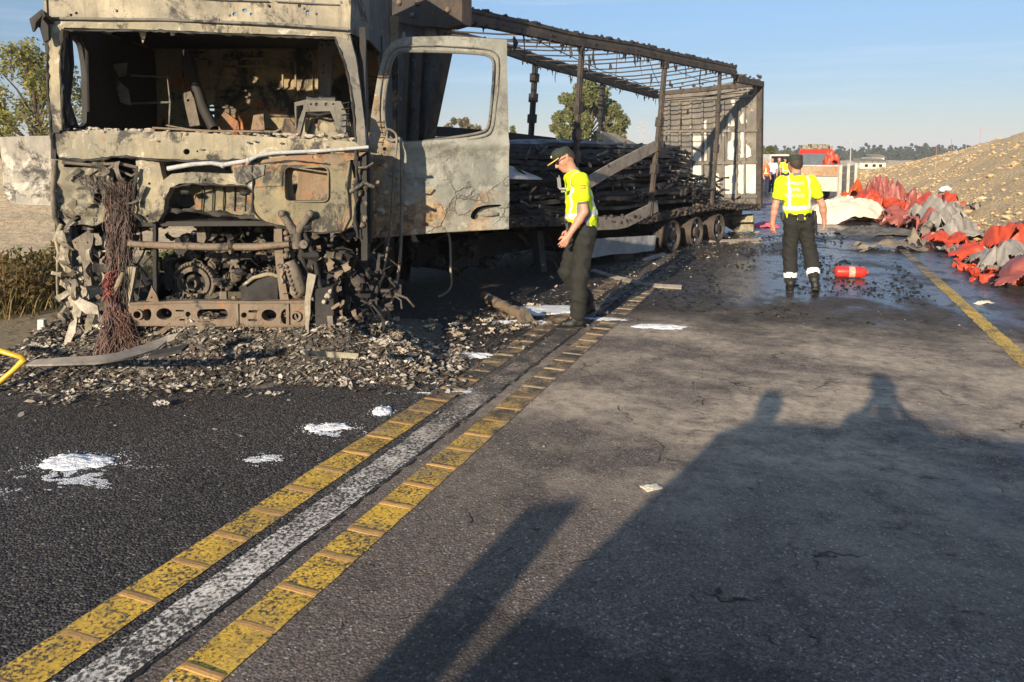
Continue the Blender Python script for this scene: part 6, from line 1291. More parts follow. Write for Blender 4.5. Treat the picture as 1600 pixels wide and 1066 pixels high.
side0, side1 = CP.W(2.5, 0, -.3), V((5.9, 16.4, 0)); sd_ = (side1 - side0); sL = sd_.length; sd_.normalize(); so_ = V((sd_.y, -sd_.x, 0))
for k in range(6500):
    s_ = sL * rnd.random() ** 2.6; o_ = rnd.gauss(-.25, .40) + (.12 if s_ < 2.2 else 0)
    q = side0 + sd_ * s_ + so_ * o_; s = (.007 + .030 * rnd.random() ** 2.6); (pa if rnd.random() < .45 else pd).append((q.x, q.y, .004 + s * .3, s))
for k in range(17000):
    u = rnd.uniform(-1.1, 2.9); t = rnd.uniform(-.1, .52 + .22 * mn.noise(V((u * 1.3, 5, 0)))); q = CP.P0 + U * u - N * t; s = .005 + .024 * rnd.random() ** 2.6; (pa if rnd.random() < .7 else pb).append((q.x, q.y, mound(q.x, q.y) + s * .3, s))
for k in range(1500):
    q = road(rnd.uniform(-6.2, -1.6), rnd.uniform(1.0, 6.5)); (pa).append((q.x, q.y, .003, .003 + .010 * rnd.random() ** 2))
ASHM = isl_mat('ash_flakes', [(0.04, 0.036, 0.032), (0.50, 0.45, 0.36), (0.24, 0.21, 0.165), (0.13, 0.11, 0.088), (0.64, 0.59, 0.50), (0.05, 0.042, 0.035), (0.10, 0.08, 0.065), (0.42, 0.37, 0.29), (0.06, 0.05, 0.042)], .9, .3, 60)
CHM = isl_mat('char_flakes', [(0.012, 0.012, 0.012), (0.06, 0.05, 0.042), (0.02, 0.018, 0.016), (0.12, 0.07, 0.04), (0.03, 0.028, 0.026)], .8, .3, 60)
flakes('ash_debris', pa, ASHM, 'pale curled ash flakes strewn in front of and beside the wreck'); flakes('char_debris', pb + pd, CHM, 'black charred scraps strewn round the wreck')
# soot crumbs on the wet road
pc = []
for k in range(5200):
    v = 8.4 + 10 * rnd.random() ** 1.4; u = rnd.uniform(-3.0, 1.6)
    if mn.noise(V((u * 1.1, v * .6, 3))) < -.05 + .25 * rnd.random(): continue
    q = road(u, v); r = (.006 + .022 * rnd.random() ** 2.5) * (1 + .04 * (v - 8)); pc.append((q.x, q.y, r * .3, r))
cs = stones('char_crumbs', pc, plain('char_crumb', (0.013, 0.013, 0.013), .6, .4, 20, .3)); tag(cs, 'black crumbs of burnt load scattered over the wet road', kind='stuff')
pc = []
for k in range(420):
    q = road(rnd.uniform(-2.0, 2.6), 2 + 9 * rnd.random()); pc.append((q.x, q.y, .002, .003 + .008 * rnd.random() ** 3))
cs = stones('grit', pc, isl_mat('road_grit', [(.1, .08, .06), (.4, .36, .3), (.22, .18, .14)])); tag(cs, 'loose grit on the open lane', kind='stuff')
# foam
def foam_mat():
    t = NT('extinguisher_foam'); t.col((0.66, 0.675, 0.69)); t.set('Roughness', .7); t.set('Subsurface Weight', .25); t.b.inputs['Subsurface Radius'].default_value = (.02, .02, .02)
    t.bump(t.math('ADD', t.noise(38, 7, .7), t.math('MULTIPLY', t.ramp(t.vor(70), (0., 1.), (.5, 0.)), .6)), .7, .012); return t.m
FM = foam_mat()
def foam(px, py, rx, ry, h, label, seed, rag=.8, ang=0.0, z0=0.0, bub=160, thin=0.0):
    c = G(px, py, z0); n = 64; vs = []; H = {}
    for j in range(n + 1):
        for i in range(n + 1):
            a, b = (i / n - .5) * 3.2, (j / n - .5) * 3.2; x = a * rx; y = b * ry; xr = x * math.cos(ang) - y * math.sin(ang); yr = x * math.sin(ang) + y * math.cos(ang)
            d = math.hypot(a, b); e = 1 - d + rag * (mn.noise(V((a * 1.6 + seed, b * 1.6, 0))) * .75 + .5 * mn.noise(V((a * 4.5 + seed, b * 4.5, 1))) + .12 * mn.noise(V((a * 12, b * 12, seed))))
            z = h * (max(0, e) ** .55) * (.75 + .35 * mn.noise(V((a * 3, b * 3, seed + 4))) + .18 * mn.noise(V((a * 9, b * 9, seed + 4)))) if e > 0 else -.01
            vs.append((c.x + xr, c.y + yr, z0 + (z if e > 0 else -.004)))
    fs = []
    for j in range(n):
        for i in range(n):
            k = j * (n + 1) + i; f = (k, k + 1, k + n + 2, k + n + 1)
            if max(vs[q][2] for q in f) > z0: fs.append(f)
    g = random.Random(seed); us = sorted({i for f in fs for i in f}); ix = {o_: n_ for n_, o_ in enumerate(us)}; vs = [vs[i] for i in us]; fs = [tuple(ix[i] for i in f) for f in fs]
    for k in range(bub):    # stray suds round the rim
        a = g.uniform(0, 6.28); d = .85 + abs(g.gauss(0, .40)); r = g.uniform(.0012, .0042); x, y = math.cos(a) * d * rx, math.sin(a) * d * ry; p = V((c.x + x * math.cos(ang) - y * math.sin(ang), c.y + x * math.sin(ang) + y * math.cos(ang), z0 + .001)); b = len(vs)
        vs += [tuple(p + V((math.cos(q) * r * g.uniform(.6, 1.8), math.sin(q) * r, 0))) for q in (0, 1.26, 2.5, 3.77, 5.03)] + [tuple(p + V((0, 0, r * .7)))]; fs += [(b + i, b + (i + 1) % 5, b + 5) for i in range(5)]
    o = mesh_obj('foam_patch', vs, fs, FM, loc=c, smooth=180); tag(o, label, 'foam', 'white foam patches on the road'); return o
foam(118, 722, .21, .11, .034, 'largest white foam patch, front left on the dark lane', 1, .42, 0, 0, 260)
def suds(px, py, rx, ry, n, label, seed):
    c = G(px, py); g = random.Random(seed); vs, fs = [], []
    while len(fs) < n * 5:
        x, y = g.gauss(0, .5), g.gauss(0, .5)
        if mn.noise(V((x * 2.2 + seed, y * 2.2, 0))) + .6 * mn.noise(V((x * 6, y * 6, seed))) < .35 * math.hypot(x, y) - .12 + .2 * g.random(): continue
        r = g.uniform(.0012, .0042); p = c + V((x * rx, y * ry, .001)); b = len(vs); vs += [p + V((math.cos(q) * r * g.uniform(.6, 1.8), math.sin(q) * r, 0)) for q in (0, 1.26, 2.5, 3.77, 5.03)] + [p + V((0, 0, r * .6))]; fs += [(b + i, b + (i + 1) % 5, b + 5) for i in range(5)]
    o = mesh_obj('foam_suds', vs, fs, FM, loc=c, smooth=180); tag(o, label, kind='stuff')
suds(108, 748, .34, .22, 2400, 'thin spread of suds round the largest foam patch', 21); suds(515, 676, .20, .12, 900, 'thin suds round the broken foam patch', 22); suds(412, 718, .14, .08, 500, 'faint suds between the foam patches', 23); suds(850, 486, .75, .40, 2000, 'thin suds round the foam puddle', 24); suds(705, 612, .30, .12, 900, 'thin suds on the worn line', 25)
foam(512, 668, .13, .07, .020, 'broken foam patch left of the small round one', 2, .7, .1, 0, 160)
foam(597, 643, .075, .085, .035, 'small round foam blob beside the yellow line', 3, .4, 0, 0, 60)
foam(732, 556, .20, .10, .035, 'long foam patch below the open cab door, touching the yellow line', 4, .4, -.05, 0, 90)
foam(1031, 511, .27, .10, .030, 'foam patch on the open lane right of the walking officer', 5, .4, -.12, 0, 90)
foam(850, 484, .50, .26, .026, 'wide flat foam puddle behind the officer beside the wreck', 6, .5, .1, .012, 250)
foam(815, 504, .28, .10, .030, 'foam strip beside the fallen post', 7, .5, 0, 0, 120)
foam(945, 499, .20, .08, .015, 'thin foam patch at the heel of the walking officer', 8, .6, -.1, 0, 200)
foam(705, 612, .16, .05, .006, 'faint smear of foam on the worn yellow line', 9, 1.6, .2, 0, 300)
foam(410, 717, .07, .03, .003, 'faint foam smear between the largest and the broken patch', 10, 1.8, .1, 0, 160)
foam(328, 566, .085, .08, .05, 'foam blob in the ash, second from the left end of the bent strip', 12, .8, 0, .10, 60)
foam(372, 553, .075, .07, .05, 'foam blob in the ash nearest the beam', 13, .8, 0, .16, 60)
foam(250, 580, .06, .05, .03, 'small foam blob just right of the bent grey strip', 14, 1.0, 0, .06, 60)
foam(352, 590, .06, .05, .025, 'lowest foam blob at the front edge of the ash', 15, 1.0, 0, .03, 60)
foam(286, 574, .05, .05, .03, 'smallest foam blob between two others in the ash', 16, 1.0, 0, .08, 60)
# crumpled clumps of burnt paper, foil and plastic among the ash
vs, fs = [], []; g_ = random.Random(77)
for k in range(520):
    if k < 380:
        q = CP.P0 + U * g_.uniform(-.8, 3.0) - N * (g_.expovariate(1 / .3) - .35)
        if q.y < 4.7: continue
    else: q = side0 + sd_ * g_.uniform(0, 3.2) + so_ * g_.gauss(-.25, .28)
    s = .014 + .05 * g_.random() ** 2; a0 = g_.uniform(0, 6.28); b = len(vs); n = 7; z0 = mound(q.x, q.y)
    for j in range(n + 1):
        for i in range(n + 1):
            a, c = (i / n * 2 - 1), (j / n * 2 - 1); w_ = V((a * 2 + k, c * 2, k * .7)); x = s * (a * g_.uniform(.9, 1.1) + .5 * mn.noise(w_)); y = s * .7 * (c + .5 * mn.noise(w_ + V((5, 5, 5)))); z = s * (.45 * (1 - 2 * abs(mn.noise(w_ * .8))) + .35 * mn.noise(w_ * 2.2) + .3)
            vs.append((q.x + x * math.cos(a0) - y * math.sin(a0), q.y + x * math.sin(a0) + y * math.cos(a0), z0 + max(.002, z)))
    fs += [(b + j * (n + 1) + i, b + j * (n + 1) + i + 1, b + (j + 1) * (n + 1) + i + 1, b + (j + 1) * (n + 1) + i) for j in range(n) for i in range(n)]
tag(mesh_obj('burnt_litter', vs, fs, isl_mat('burnt_paper', [(.55, .48, .36), (.30, .24, .17), (.62, .57, .48), (.10, .08, .065), (.42, .35, .25), (.22, .17, .12), (.05, .042, .036)], .85, .4, 40)), 'crumpled pale clumps of burnt paper and foil lying in the ash', kind='stuff')
# larger scraps
def strip(name, pts, hw, th, mat, label, cat, smooth=40, rag=.0):
    P = [V(p) for p in pts]; vs = []; n = len(P)
    for i, p in enumerate(P):
        d = (P[min(i + 1, n - 1)] - P[max(i - 1, 0)]).normalized(); w_ = d.cross(Z).normalized() * (hw[i] if isinstance(hw, list) else hw); w2 = w_ * (1 + rag * mn.noise(p * 9)); k = Z * th + w_ * .0
        vs += [p + w2 + Z * .002, p - w2 + Z * .03, p - w2 + Z * (.03 + th), p + w2 + Z * (.002 + th)]
    fs = [(0, 1, 2, 3), (4 * n - 1, 4 * n - 2, 4 * n - 3, 4 * n - 4)] + [(4 * i + k, 4 * i + (k + 1) % 4, 4 * i + 4 + (k + 1) % 4, 4 * i + 4 + k) for i in range(n - 1) for k in range(4)]
    o = mesh_obj(name, vs, fs, mat, loc=P[0], smooth=smooth); return tag(o, label, cat)
def hz(x, y, e=.0): 
    p = G(x, y); h = mound(p.x, p.y) + e; return G(x, y, h)
strip('bent_strip', [hz(44, 572, .02), hz(95, 570, .03), hz(150, 568, .04), hz(190, 562, .05), hz(235, 548, .06), hz(262, 534, .07), hz(276, 530, .08)], [.03, .04, .042, .045, .05, .03, .015], .012, M['board'], 'long bent grey strip lying across the ash in front of the wreck', 'metal strip', rag=.3)
strip('burnt_batten', [hz(236, 560, .01), hz(260, 556, .02), hz(290, 550, .03)], .03, .02, M['char'], 'short black batten at the right end of the bent grey strip', 'batten')
strip('thin_batten', [hz(475, 556, .0), hz(510, 558, .0), hz(560, 561, .0)], .012, .008, M['cream'], 'thin pale batten at the right end of the ash heap', 'batten')
mb = MB(); q0, q1, q2 = G(757, 464, .10), G(790, 480, .09), G(822, 496, .07); mb.tube([q0, q0.lerp(q2, .5)], .062, 10); mb.tube([q0.lerp(q2, .45), q2], .055, 10); mb.lathe(q0.lerp(q2, .72), (q2 - q0), [(0, .066), (.03, .066)], 12); fp = mb.build('fallen_leg', M['steel'], loc=q0, smooth=50); tag(fp, 'fallen brown metal support leg lying in the foam puddle', 'metal leg')
mb = MB(); d = (q2 - q0).normalized(); s_ = d.cross(Z).normalized(); mb.prism([q2 - s_ * .10 - Z * .06, q2 + s_ * .12 - Z * .06, q2 + s_ * .06 + Z * .11, q2 + s_ * .0 + Z * .10], d * .03); mb.prism([q2 - Z * .06 - s_ * .03, q2 - Z * .06 + s_ * .15, q2 + d * .22 + s_ * .12 - Z * .066, q2 + d * .2 - Z * .066], Z * .02); mb.build('foot_plate', M['cast'], fp)
strip('rusty_bar', [G(785, 492), G(800, 497), G(830, 500)], .05, .02, M['rustpanel'], 'short rusty bar just below the fallen support leg', 'bar')
def crumple(name, c, rx, ry, h, mat, label, cat, group=None, seed=0, ang=0.0, n=34, rough=.5, ridge=1.0, flat=False, drape=None, mats=None, parent=None, sc=1.0):
    vs = []; c = V(c)
    for j in range(n + 1):
        for i in range(n + 1):
            a, b = i / n * 2 - 1, j / n * 2 - 1; w0 = V((a * 1.1 * sc + seed * 3.7, b * 1.1 * sc, seed * 1.3)); wa, wb = mn.noise(w0 * 1.7), mn.noise(w0 * 1.7 + V((9, 9, 9)))
            p = V((a * 1.5 * sc + wa * .8 + seed * 5, b * 1.5 * sc + wb * .8, 0)); r = 1 - 2 * abs(mn.noise(p)); r2 = 1 - 2 * abs(mn.noise(p * 2.3 + V((3, 1, 0)))); r3 = 1 - 2 * abs(mn.noise(p * 5.1 + V((1, 7, 0))))
            ed = max(abs(a), abs(b)); dm = max(0, 1 - max(0, math.hypot(a, b) * .85) ** 2.2); z = h * (dm * (.55 + rough * .5 * r) + rough * (.20 * r2 + .10 * r3) * (.25 + dm))
            x = a * rx * (1 + .22 * wa) + wa * .16 * rx; y = b * ry * (1 + .22 * wb) + wb * .16 * ry; vs.append((c.x + x * math.cos(ang) - y * math.sin(ang), c.y + x * math.sin(ang) + y * math.cos(ang), c.z + max(.004 + .02 * (r3 + 1) * h * .3, z)))
    fs = [(j * (n + 1) + i, j * (n + 1) + i + 1, (j + 1) * (n + 1) + i + 1, (j + 1) * (n + 1) + i) for j in range(n) for i in range(n)]
    if drape: vs = [(x, y, z + drape(x, y)) for x, y, z in vs]
    mi = None
    if mats: mi = [1 if mn.noise(V(vs[f[0]]) * 2.2 + V((seed, 0, 0))) > .05 else 0 for f in fs]
    o = mesh_obj(name, vs, fs, mat, parent, loc=c if parent is None else None, smooth=38, mats=mats, midx=mi); o.modifiers.new('s', 'SOLIDIFY').thickness = .006
    if parent is None: tag(o, label, cat, group)
    return o
TGp = 'crumpled tarpaulins heaped along the foot of the bank'
def tarp(c, rx, ry, h, mat, label, seed, ang, drape, name='tarpaulin', cat='tarpaulin', group=TGp):
    g = random.Random(seed); c = V(c); n = 54; dirs = [(g.uniform(0, 3.14), g.uniform(1.1, 2.0), g.uniform(.5, .8)), (g.uniform(0, 3.14), g.uniform(2.2, 3.6), g.uniform(.25, .4)), (g.uniform(0, 3.14), g.uniform(4.5, 7), g.uniform(.10, .18)), (g.uniform(0, 3.14), g.uniform(9, 13), .05)]
    vs = []; ok = []
    for j in range(n + 1):
        for i in range(n + 1):
            a, b = i / n * 2 - 1, j / n * 2 - 1; x0, y0 = a * rx, b * ry; wa, wb = mn.noise(V((x0 * 1.6 + seed * 3, y0 * 1.6, 0))), mn.noise(V((x0 * 1.6 + seed * 3, y0 * 1.6, 9))); f = 0
            for th, fr, am in dirs:
                ph = (x0 * math.cos(th) + y0 * math.sin(th)) * fr + wa * .9 + seed * .37; t = abs((ph % 1) * 2 - 1); f += am * (t ** .85 - .45)
            rad = math.hypot(a, b); dm = max(0, 1 - max(0, rad * .95 - .1) ** 1.8); z = h * (dm * .62 + (.18 + .55 * dm) * f)
            x = x0 * (1 + .12 * wb) + wa * .22 * rx + .05 * mn.noise(V((x0 * 6, y0 * 6, seed))); y = y0 * (1 + .12 * wa) + wb * .22 * ry + .05 * mn.noise(V((x0 * 6, y0 * 6, seed + 5)))
            X = c.x + x * math.cos(ang) - y * math.sin(ang); Y = c.y + x * math.sin(ang) + y * math.cos(ang); vs.append((X, Y, max(.006 + .02 * abs(wa), z) + drape(X, Y)))
            ok.append(max(abs(a), abs(b)) < .78 + .42 * mn.noise(V((a * 3.5, b * 3.5, seed))) + .10 * mn.noise(V((a * 12, b * 12, seed))))
    fs = []
    for j in range(n):
        for i in range(n):
            k = j * (n + 1) + i; f = (k, k + 1, k + n + 2, k + n + 1)
            if all(ok[q] for q in f): fs.append(f)
    us = sorted({i for f in fs for i in f}); ix = {a: b for b, a in enumerate(us)}
    o = mesh_obj(name, [vs[i] for i in us], [tuple(ix[i] for i in f) for f in fs], mat, loc=c, smooth=32); o.modifiers.new('s', 'SOLIDIFY').thickness = .005; tag(o, label, cat, group)
def tarp_mat(name, c, c2=None, rough=.42):
    t = NT(name); k = t.mix(t.ramp(t.noise(3, 7, .65), (.35, 0.), (.7, 1.)), c, c2 or tuple(q * .65 for q in c)); k = t.mix(t.ramp(t.noise(7, 8, .72), (.58, 0.), (.7, .65)), k, (.07, .05, .04)); t.col(k); t.set('Roughness', rough); t.bump(t.noise(14, 7, .7), .5, .03); return t.m
TR = tarp_mat('red_tarpaulin', (0.52, 0.062, 0.018), (0.33, 0.045, 0.02)); TB = tarp_mat('faded_brick_tarpaulin', (0.31, 0.085, 0.062), (0.20, 0.058, 0.045)); TO = tarp_mat('orange_red_tarpaulin', (0.56, 0.095, 0.012)); TG = tarp_mat('grey_tarpaulin', (0.26, 0.24, 0.205), (0.17, 0.16, 0.145)); TW = tarp_mat('cream_tarpaulin', (0.70, 0.63, 0.48), (0.58, 0.51, 0.38)); TK = tarp_mat('burnt_canvas', (0.25, 0.205, 0.145), (0.10, 0.085, 0.065), .8); TS = tarp_mat('sooty_canvas', (0.05, 0.05, 0.05), (0.10, 0.095, 0.09), .7)
TGp = 'crumpled tarpaulins heaped along the foot of the bank'
def bank_z(x, y): return max(0, bank_h(x * RU.x + y * RU.y, x * RV.x + y * RV.y)) * .75
TL_ = [(1347, 318, .9, .9, .95, TO, 'orange-red upright tarpaulin at the far end of the heap, beside the trailer bed', 1), (1374, 322, .7, .9, 1.25, TB, 'thin pinkish shred of tarpaulin sticking up highest at the far end', 2), (1362, 338, .95, .8, .95, TR, 'big bright red tarpaulin in front of the far end of the heap', 3),
       (1378, 347, .8, .5, .55, TO, 'torn orange-red flap hanging low over the black shreds', 4), (1404, 338, .95, .9, 1.05, TB, 'broad faded brick-red tarpaulin in the middle of the heap', 5), (1421, 354, .9, .8, .72, TB, 'sloping brick tarpaulin below the broad one', 6), (1436, 352, .7, .8, .95, TR, 'folded pink-red tarpaulin right of the sloping brick one', 7), (1442, 369, .55, .6, .72, TB, 'brick-red hanging folds beside the grey drape', 17),
       (1457, 364, .55, .8, .98, TG, 'tall grey drape of tarpaulin standing between red ones', 8), (1472, 358, .5, .8, .98, TR, 'red peak of tarpaulin behind the grey drape', 9), (1478, 376, .6, .8, .78, TG, 'grey and pale tarpaulin fold on the bank side of the grey drape', 10), (1470, 386, .45, .45, .40, TB, 'ragged brick shreds at the foot of the grey drape', 18),
       (1497, 386, .55, .60, .60, TG, 'pale grey sheet with red over its top, lower down the heap', 11), (1484, 391, .42, .5, .52, TR, 'red flap lying on top of the pale grey sheet', 12), (1519, 409, .5, .4, .34, TR, 'low red scrap between the two pale sheets', 13), (1561, 424, .60, .52, .50, TG, 'nearest pale grey sheet with deep folds', 14), (1566, 404, .5, .5, .60, TR, 'red tarpaulin rising behind the nearest pale sheet', 15), (1596, 452, .42, .55, .52, TB, 'pinkish red tarpaulin hanging nearest the camera at the right edge', 16), (1600, 418, .5, .5, .50, TR, 'bright red tarpaulin at the right edge behind the pinkish one', 19)]
for (px, py, rx, ry, h, m, lb, sd) in TL_: tarp(G(px, py), rx * .92, ry * .92, h * .95, m, lb, sd, ROAD * -1 + rnd.uniform(-.5, .5), bank_z)
crumple('tarpaulin', G(1319, 347), 1.05, .75, .95, TW, 'cream tarpaulin thrown over in a low peak behind the walking officer', 'tarpaulin', TGp, 31, .1, 34, .30)
tarp(G(1386, 391), .80, .34, .22, TK, 'scorched beige canvas spread flat on the road before the red heap', 32, -.05, lambda x, y: 0.0, 'burnt_canvas', 'canvas', None); tarp(G(1428, 388), .36, .3, .36, TK, 'scorched crumpled end of canvas right of the flat one', 35, .2, lambda x, y: 0.0, 'burnt_canvas', 'canvas', None)
crumple('sooty_canvas', G(1356, 366), .7, .34, .14, TS, 'black burnt shreds lying left of the red heap', 'canvas', None, 33, 0, 34, 1.2, sc=1.6); crumple('sooty_canvas', G(1392, 368), .7, .26, .14, TS, 'dark flat canvas strip under the brick tarpaulins', 'canvas', None, 34, -.2, 30, .9, sc=1.5)
# torn tarpaulin scraps lying between the bigger pieces
for nm_, mt_, cnt_, lb_ in (('red_scraps', TR, 90, 'small torn red tarpaulin scraps strewn along the foot of the bank'), ('pale_scraps', TG, 60, 'small torn grey and white scraps strewn along the foot of the bank')):
    vs, fs = [], []; g_ = random.Random(cnt_)
    for k in range(cnt_):
        v_ = g_.uniform(11.5, 30); q = road(g_.gauss(3.05, .28), v_); s = g_.uniform(.08, .24) * (.8 + v_ * .02); b = len(vs); n = 8; a0 = g_.uniform(0, 6.28); z0 = bank_z(q.x, q.y)
        for j in range(n + 1):
            for i in range(n + 1):
                a, c = (i / n * 2 - 1), (j / n * 2 - 1); w_ = V((a * 1.6 + k, c * 1.6, k * .7)); x = s * (a + .6 * mn.noise(w_)); y = s * .6 * (c + .6 * mn.noise(w_ + V((5, 5, 5)))); z = s * (.75 * (1 - 2 * abs(mn.noise(w_ * .9))) + .3 * mn.noise(w_ * 2.4) + .1)
                vs.append((q.x + x * math.cos(a0) - y * math.sin(a0), q.y + x * math.sin(a0) + y * math.cos(a0), z0 + max(.004, z)))
        fs += [(b + j * (n + 1) + i, b + j * (n + 1) + i + 1, b + (j + 1) * (n + 1) + i + 1, b + (j + 1) * (n + 1) + i) for j in range(n) for i in range(n)]
    tag(mesh_obj(nm_, vs, fs, mt_, smooth=32), lb_, kind='stuff')
def onbank(px, py, Y0=12.0):
    Y = Y0
    for _ in range(40):
        p = at(px, py, Y); e = p.z - bank_h(p.dot(RU), p.dot(RV)); Y += e * 1.6
    return at(px, py, Y)
_q = onbank(1586, 362, 12); _q.z -= .05; crumple('dark_sheet', V((_q.x, _q.y, 0)), .36, .30, .10, TS, 'dark grey sheet lying on the bank at the right edge', 'sheet', None, 36, .3, 26, .6, drape=lambda x, y: bank_h(x * RU.x + y * RU.y, x * RV.x + y * RV.y) + .03)
crumple('plastic_bag', onbank(1478, 299, 22), .22, .16, .14, WHT, 'white plastic scrap lying halfway up the bank', 'plastic scrap', None, 37, 0, 16, .9)
crumple('plastic_bag', onbank(1518, 367, 13), .12, .10, .10, plain('yellow_plastic', (.7, .42, .03), .5), 'small yellow plastic scrap at the foot of the bank', 'plastic scrap', None, 38, 0, 12, .8)
for (x, y, rx, ry, h, lb) in [(655, 550, .09, .07, .05, 'crumpled cream paper scrap left of the long foam patch'), (1395, 537, .14, .07, .03, None), (1537, 474, .14, .04, .03, 'flat white paper scrap on the road edge near the yellow line'), (632, 523, .13, .09, .05, 'pale scrap at the foot of the hanging hoses'), (1018, 762, .05, .035, .012, 'tiny white paper scrap on the open lane')]:
    if lb: crumple('paper_scrap', G(x, y), rx, ry, h, TW, lb, 'paper scrap', None, int(x), .4, 14, .9)
for (pts, lb) in [([(925, 425), (960, 436), (1000, 446), (1030, 450), (1065, 452)], 'long pale batten on the road right of the walking officer'), ([(1005, 410), (1020, 405), (1040, 399)], 'short pale batten below the trailer wheels'), ([(1095, 379), (1140, 378), (1190, 376)], 'pale batten line behind the trailer wheels')]: strip('burnt_batten', [G(*p) for p in pts], .03, .02, M['board'], lb, 'batten', rag=.3)
mb = MB()
for k in range(14): mb.blob(G(1148 + rnd.uniform(-30, 40), 372 + rnd.uniform(-10, 8)), rnd.uniform(.03, .09), (1.5, 1, .5), 5, .8)
tag(mb.build('rubble_lump', M['cream'], loc=G(1148, 372)), 'pale lumps of rubble under the trailer rear', kind='stuff')
crumple('pink_cloth', G(1193, 355), .35, .2, .12, plain('pink_cloth', (.62, .10, .17), .7), 'small pink cloth on the dark ground behind the trailer', 'cloth', None, 41, 0, 14, .9)
tag(MB().tube([at(66, 520, 7.3) - Z * .05, at(66, 499, 7.3)], [.045, .042], 4).build('marker_post', M['whitepaint'], loc=at(66, 520, 7.3)), 'short white marker stub at the left road edge', 'post')
# yellow tube frame at the left edge
YT = plain('yellow_enamel', (0.60, 0.36, 0.02), .4, .15, 12, .1); Yb = G(0, 614).y
mb = MB(); q = [at(-40, 545, Yb + .1), at(-8, 550, Yb), at(34, 562, Yb), at(38, 566, Yb), at(20, 584, Yb), at(-6, 606, Yb - .05), at(-40, 630, Yb - .1)]; q = [V((p.x, p.y, max(.03, p.z + .02))) for p in q]; mb.tube(q, .021, 10); tag(mb.build('yellow_tube', YT, loc=q[3], smooth=60), 'bent yellow metal tube cut by the left edge of the photo', 'tube')
# fire extinguisher lying on the road
eb = G(1329, 425, .085); ea = V((.97, -.22, 0)).normalized(); ex = empty('fire_extinguisher', V((eb.x, eb.y, 0)), 'red fire extinguisher lying on its side on the wet road', 'extinguisher'); RED = plain('red_enamel', (0.55, 0.03, 0.02), .35, .12, 10, .05); er = .082
MB().lathe(eb - ea * .20, ea, [(-.02, .02), (-.012, er * .7), (.01, er * .95), (.03, er), (.33, er), (.37, er * .92), (.40, er * .7), (.415, er * .35), (.43, .03)], 28).build('cylinder', RED, ex, smooth=50)
MB().lathe(eb - ea * .20, ea, [(.17, er + .0015), (.25, er + .0015)], 28, False).build('label_band', plain('pale_print', (.55, .30, .22), .5, .6, 60, 0), ex, smooth=180)
mb = MB(); mb.lathe(eb - ea * .20, ea, [(-.05, .014), (-.02, .018)], 10); mb.box(eb - ea * .26 + Z * .01, ea * .03, V((0, .012, 0)), Z * .012); mb.bar(eb - ea * .27 + Z * .02, eb - ea * .21 + Z * .06, V((0, .008, 0)), Z * .005); mb.build('valve', BOOT, ex, smooth=40)
# ================================================================== FAR THINGS
def slab(mb, c, dx, dy, dz): mb.box(c, V((dx, 0, 0)), V((0, dy, 0)), V((0, 0, dz)))
# tipper trailer with slatted sides
bp = Plane((0, 30, 0), (1, 0, 0), (0, 1, 0)); bq = lambda x, y, Y: at(x, y, Y)
bed = empty('tipper_bed', fg(1292, 30), 'whitish slatted truck bed standing on the road before the red lorry', 'truck bed')
WB = burnt('weathered_white_board', (.56, .52, .42), (.44, .40, .32), .1, .08, scale=3); RBd = burnt('rusty_board', (.30, .19, .10), (.36, .27, .17), .4, .1, scale=2); GB = plain('grey_slat', (.33, .31, .27), .8, .3, 6, .3)
a0, a1, b1 = bq(1238, 268, 30), bq(1311, 266, 29), bq(1335, 272, 35); base = lambda p, z: V((p.x, p.y, z))
MB().prism([base(a0, .38), base(a1, .38), base(a1, .95), base(a0, .95)], V((0, .06, 0))).build('tailgate', WB, bed); MB().prism([base(a0, .97), base(a1, .97), base(a1, 1.36), base(a0, 1.36)], V((0, .06, 0))).build('upper_board', RBd, bed)
for k in range(4): z0 = .18 + k * .30; MB().prism([base(a1, z0), base(b1, z0), base(b1, z0 + .27), base(a1, z0 + .27)], V((-.05, 0, 0))).build('side_slat', GB, bed)
for t in (0, .47, 1): p = a1.lerp(b1, t); mb = MB(); mb.bar(base(p, .12) + V((.03, -.03, 0)), base(p, 1.44) + V((.03, -.03, 0)), V((.06, 0, 0)), V((0, .05, 0))); mb.build('stake', WB, bed)
mb = MB(); mb.bar(base(a0, 1.39), base(a1, 1.39), V((0, .05, 0)), Z * .03); mb.prism([base(a0, .9) + V((0, .1, 0)), base(a1, .9) + V((0, .1, 0)), base(b1, .9), base(b1, .9) - V((1.6, 0, 0))], Z * .04); mb.build('bed_floor', WB, bed)
mb = MB()
for s in (.3, 1.6): mb = MB(); mb.lathe(base(a0, .28) + V((s, .6, 0)), V((1, 0, 0)), [(-.1, .26), (.1, .26)], 18); mb.build('wheel', BOOT, bed)
crumple('sheet_cover', at(1282, 274, 33), .75, .4, .55, TW, 'pale folded sheet lying over the front of the truck bed', 'sheet', None, 51, 0, 16, .4)
# red lorry behind
lor = empty('red_lorry', fg(1283, 46), 'red fire service lorry with gear on its roof, parked far up the road', 'lorry'); Lx = lambda x, y, Y=46: at(x, y, Y)
mb = MB(); mb.prism([base(Lx(1255, 0), .4), base(Lx(1312, 0), .4), base(Lx(1312, 0), 1.05), base(Lx(1310, 0), 2.0), base(Lx(1308, 0), 2.22), base(Lx(1259, 0), 2.22), base(Lx(1256, 0), 2.0), base(Lx(1255, 0), 1.05)], V((2.35, 5.2, 0))); mb.build('body', RED, lor)
ws = MB(); ws.prism([base(Lx(1258.5, 0), 1.25) + V((0, -.02, 0)), base(Lx(1308, 0), 1.25) + V((0, -.02, 0)), base(Lx(1306, 0), 1.92) + V((0, -.02, 0)), base(Lx(1260.5, 0), 1.92) + V((0, -.02, 0))], V((0, .05, 0))); ws.build('windscreen', plain('lorry_glass', (.10, .13, .15), .08, .2, 3, 0), lor)
mb = MB()
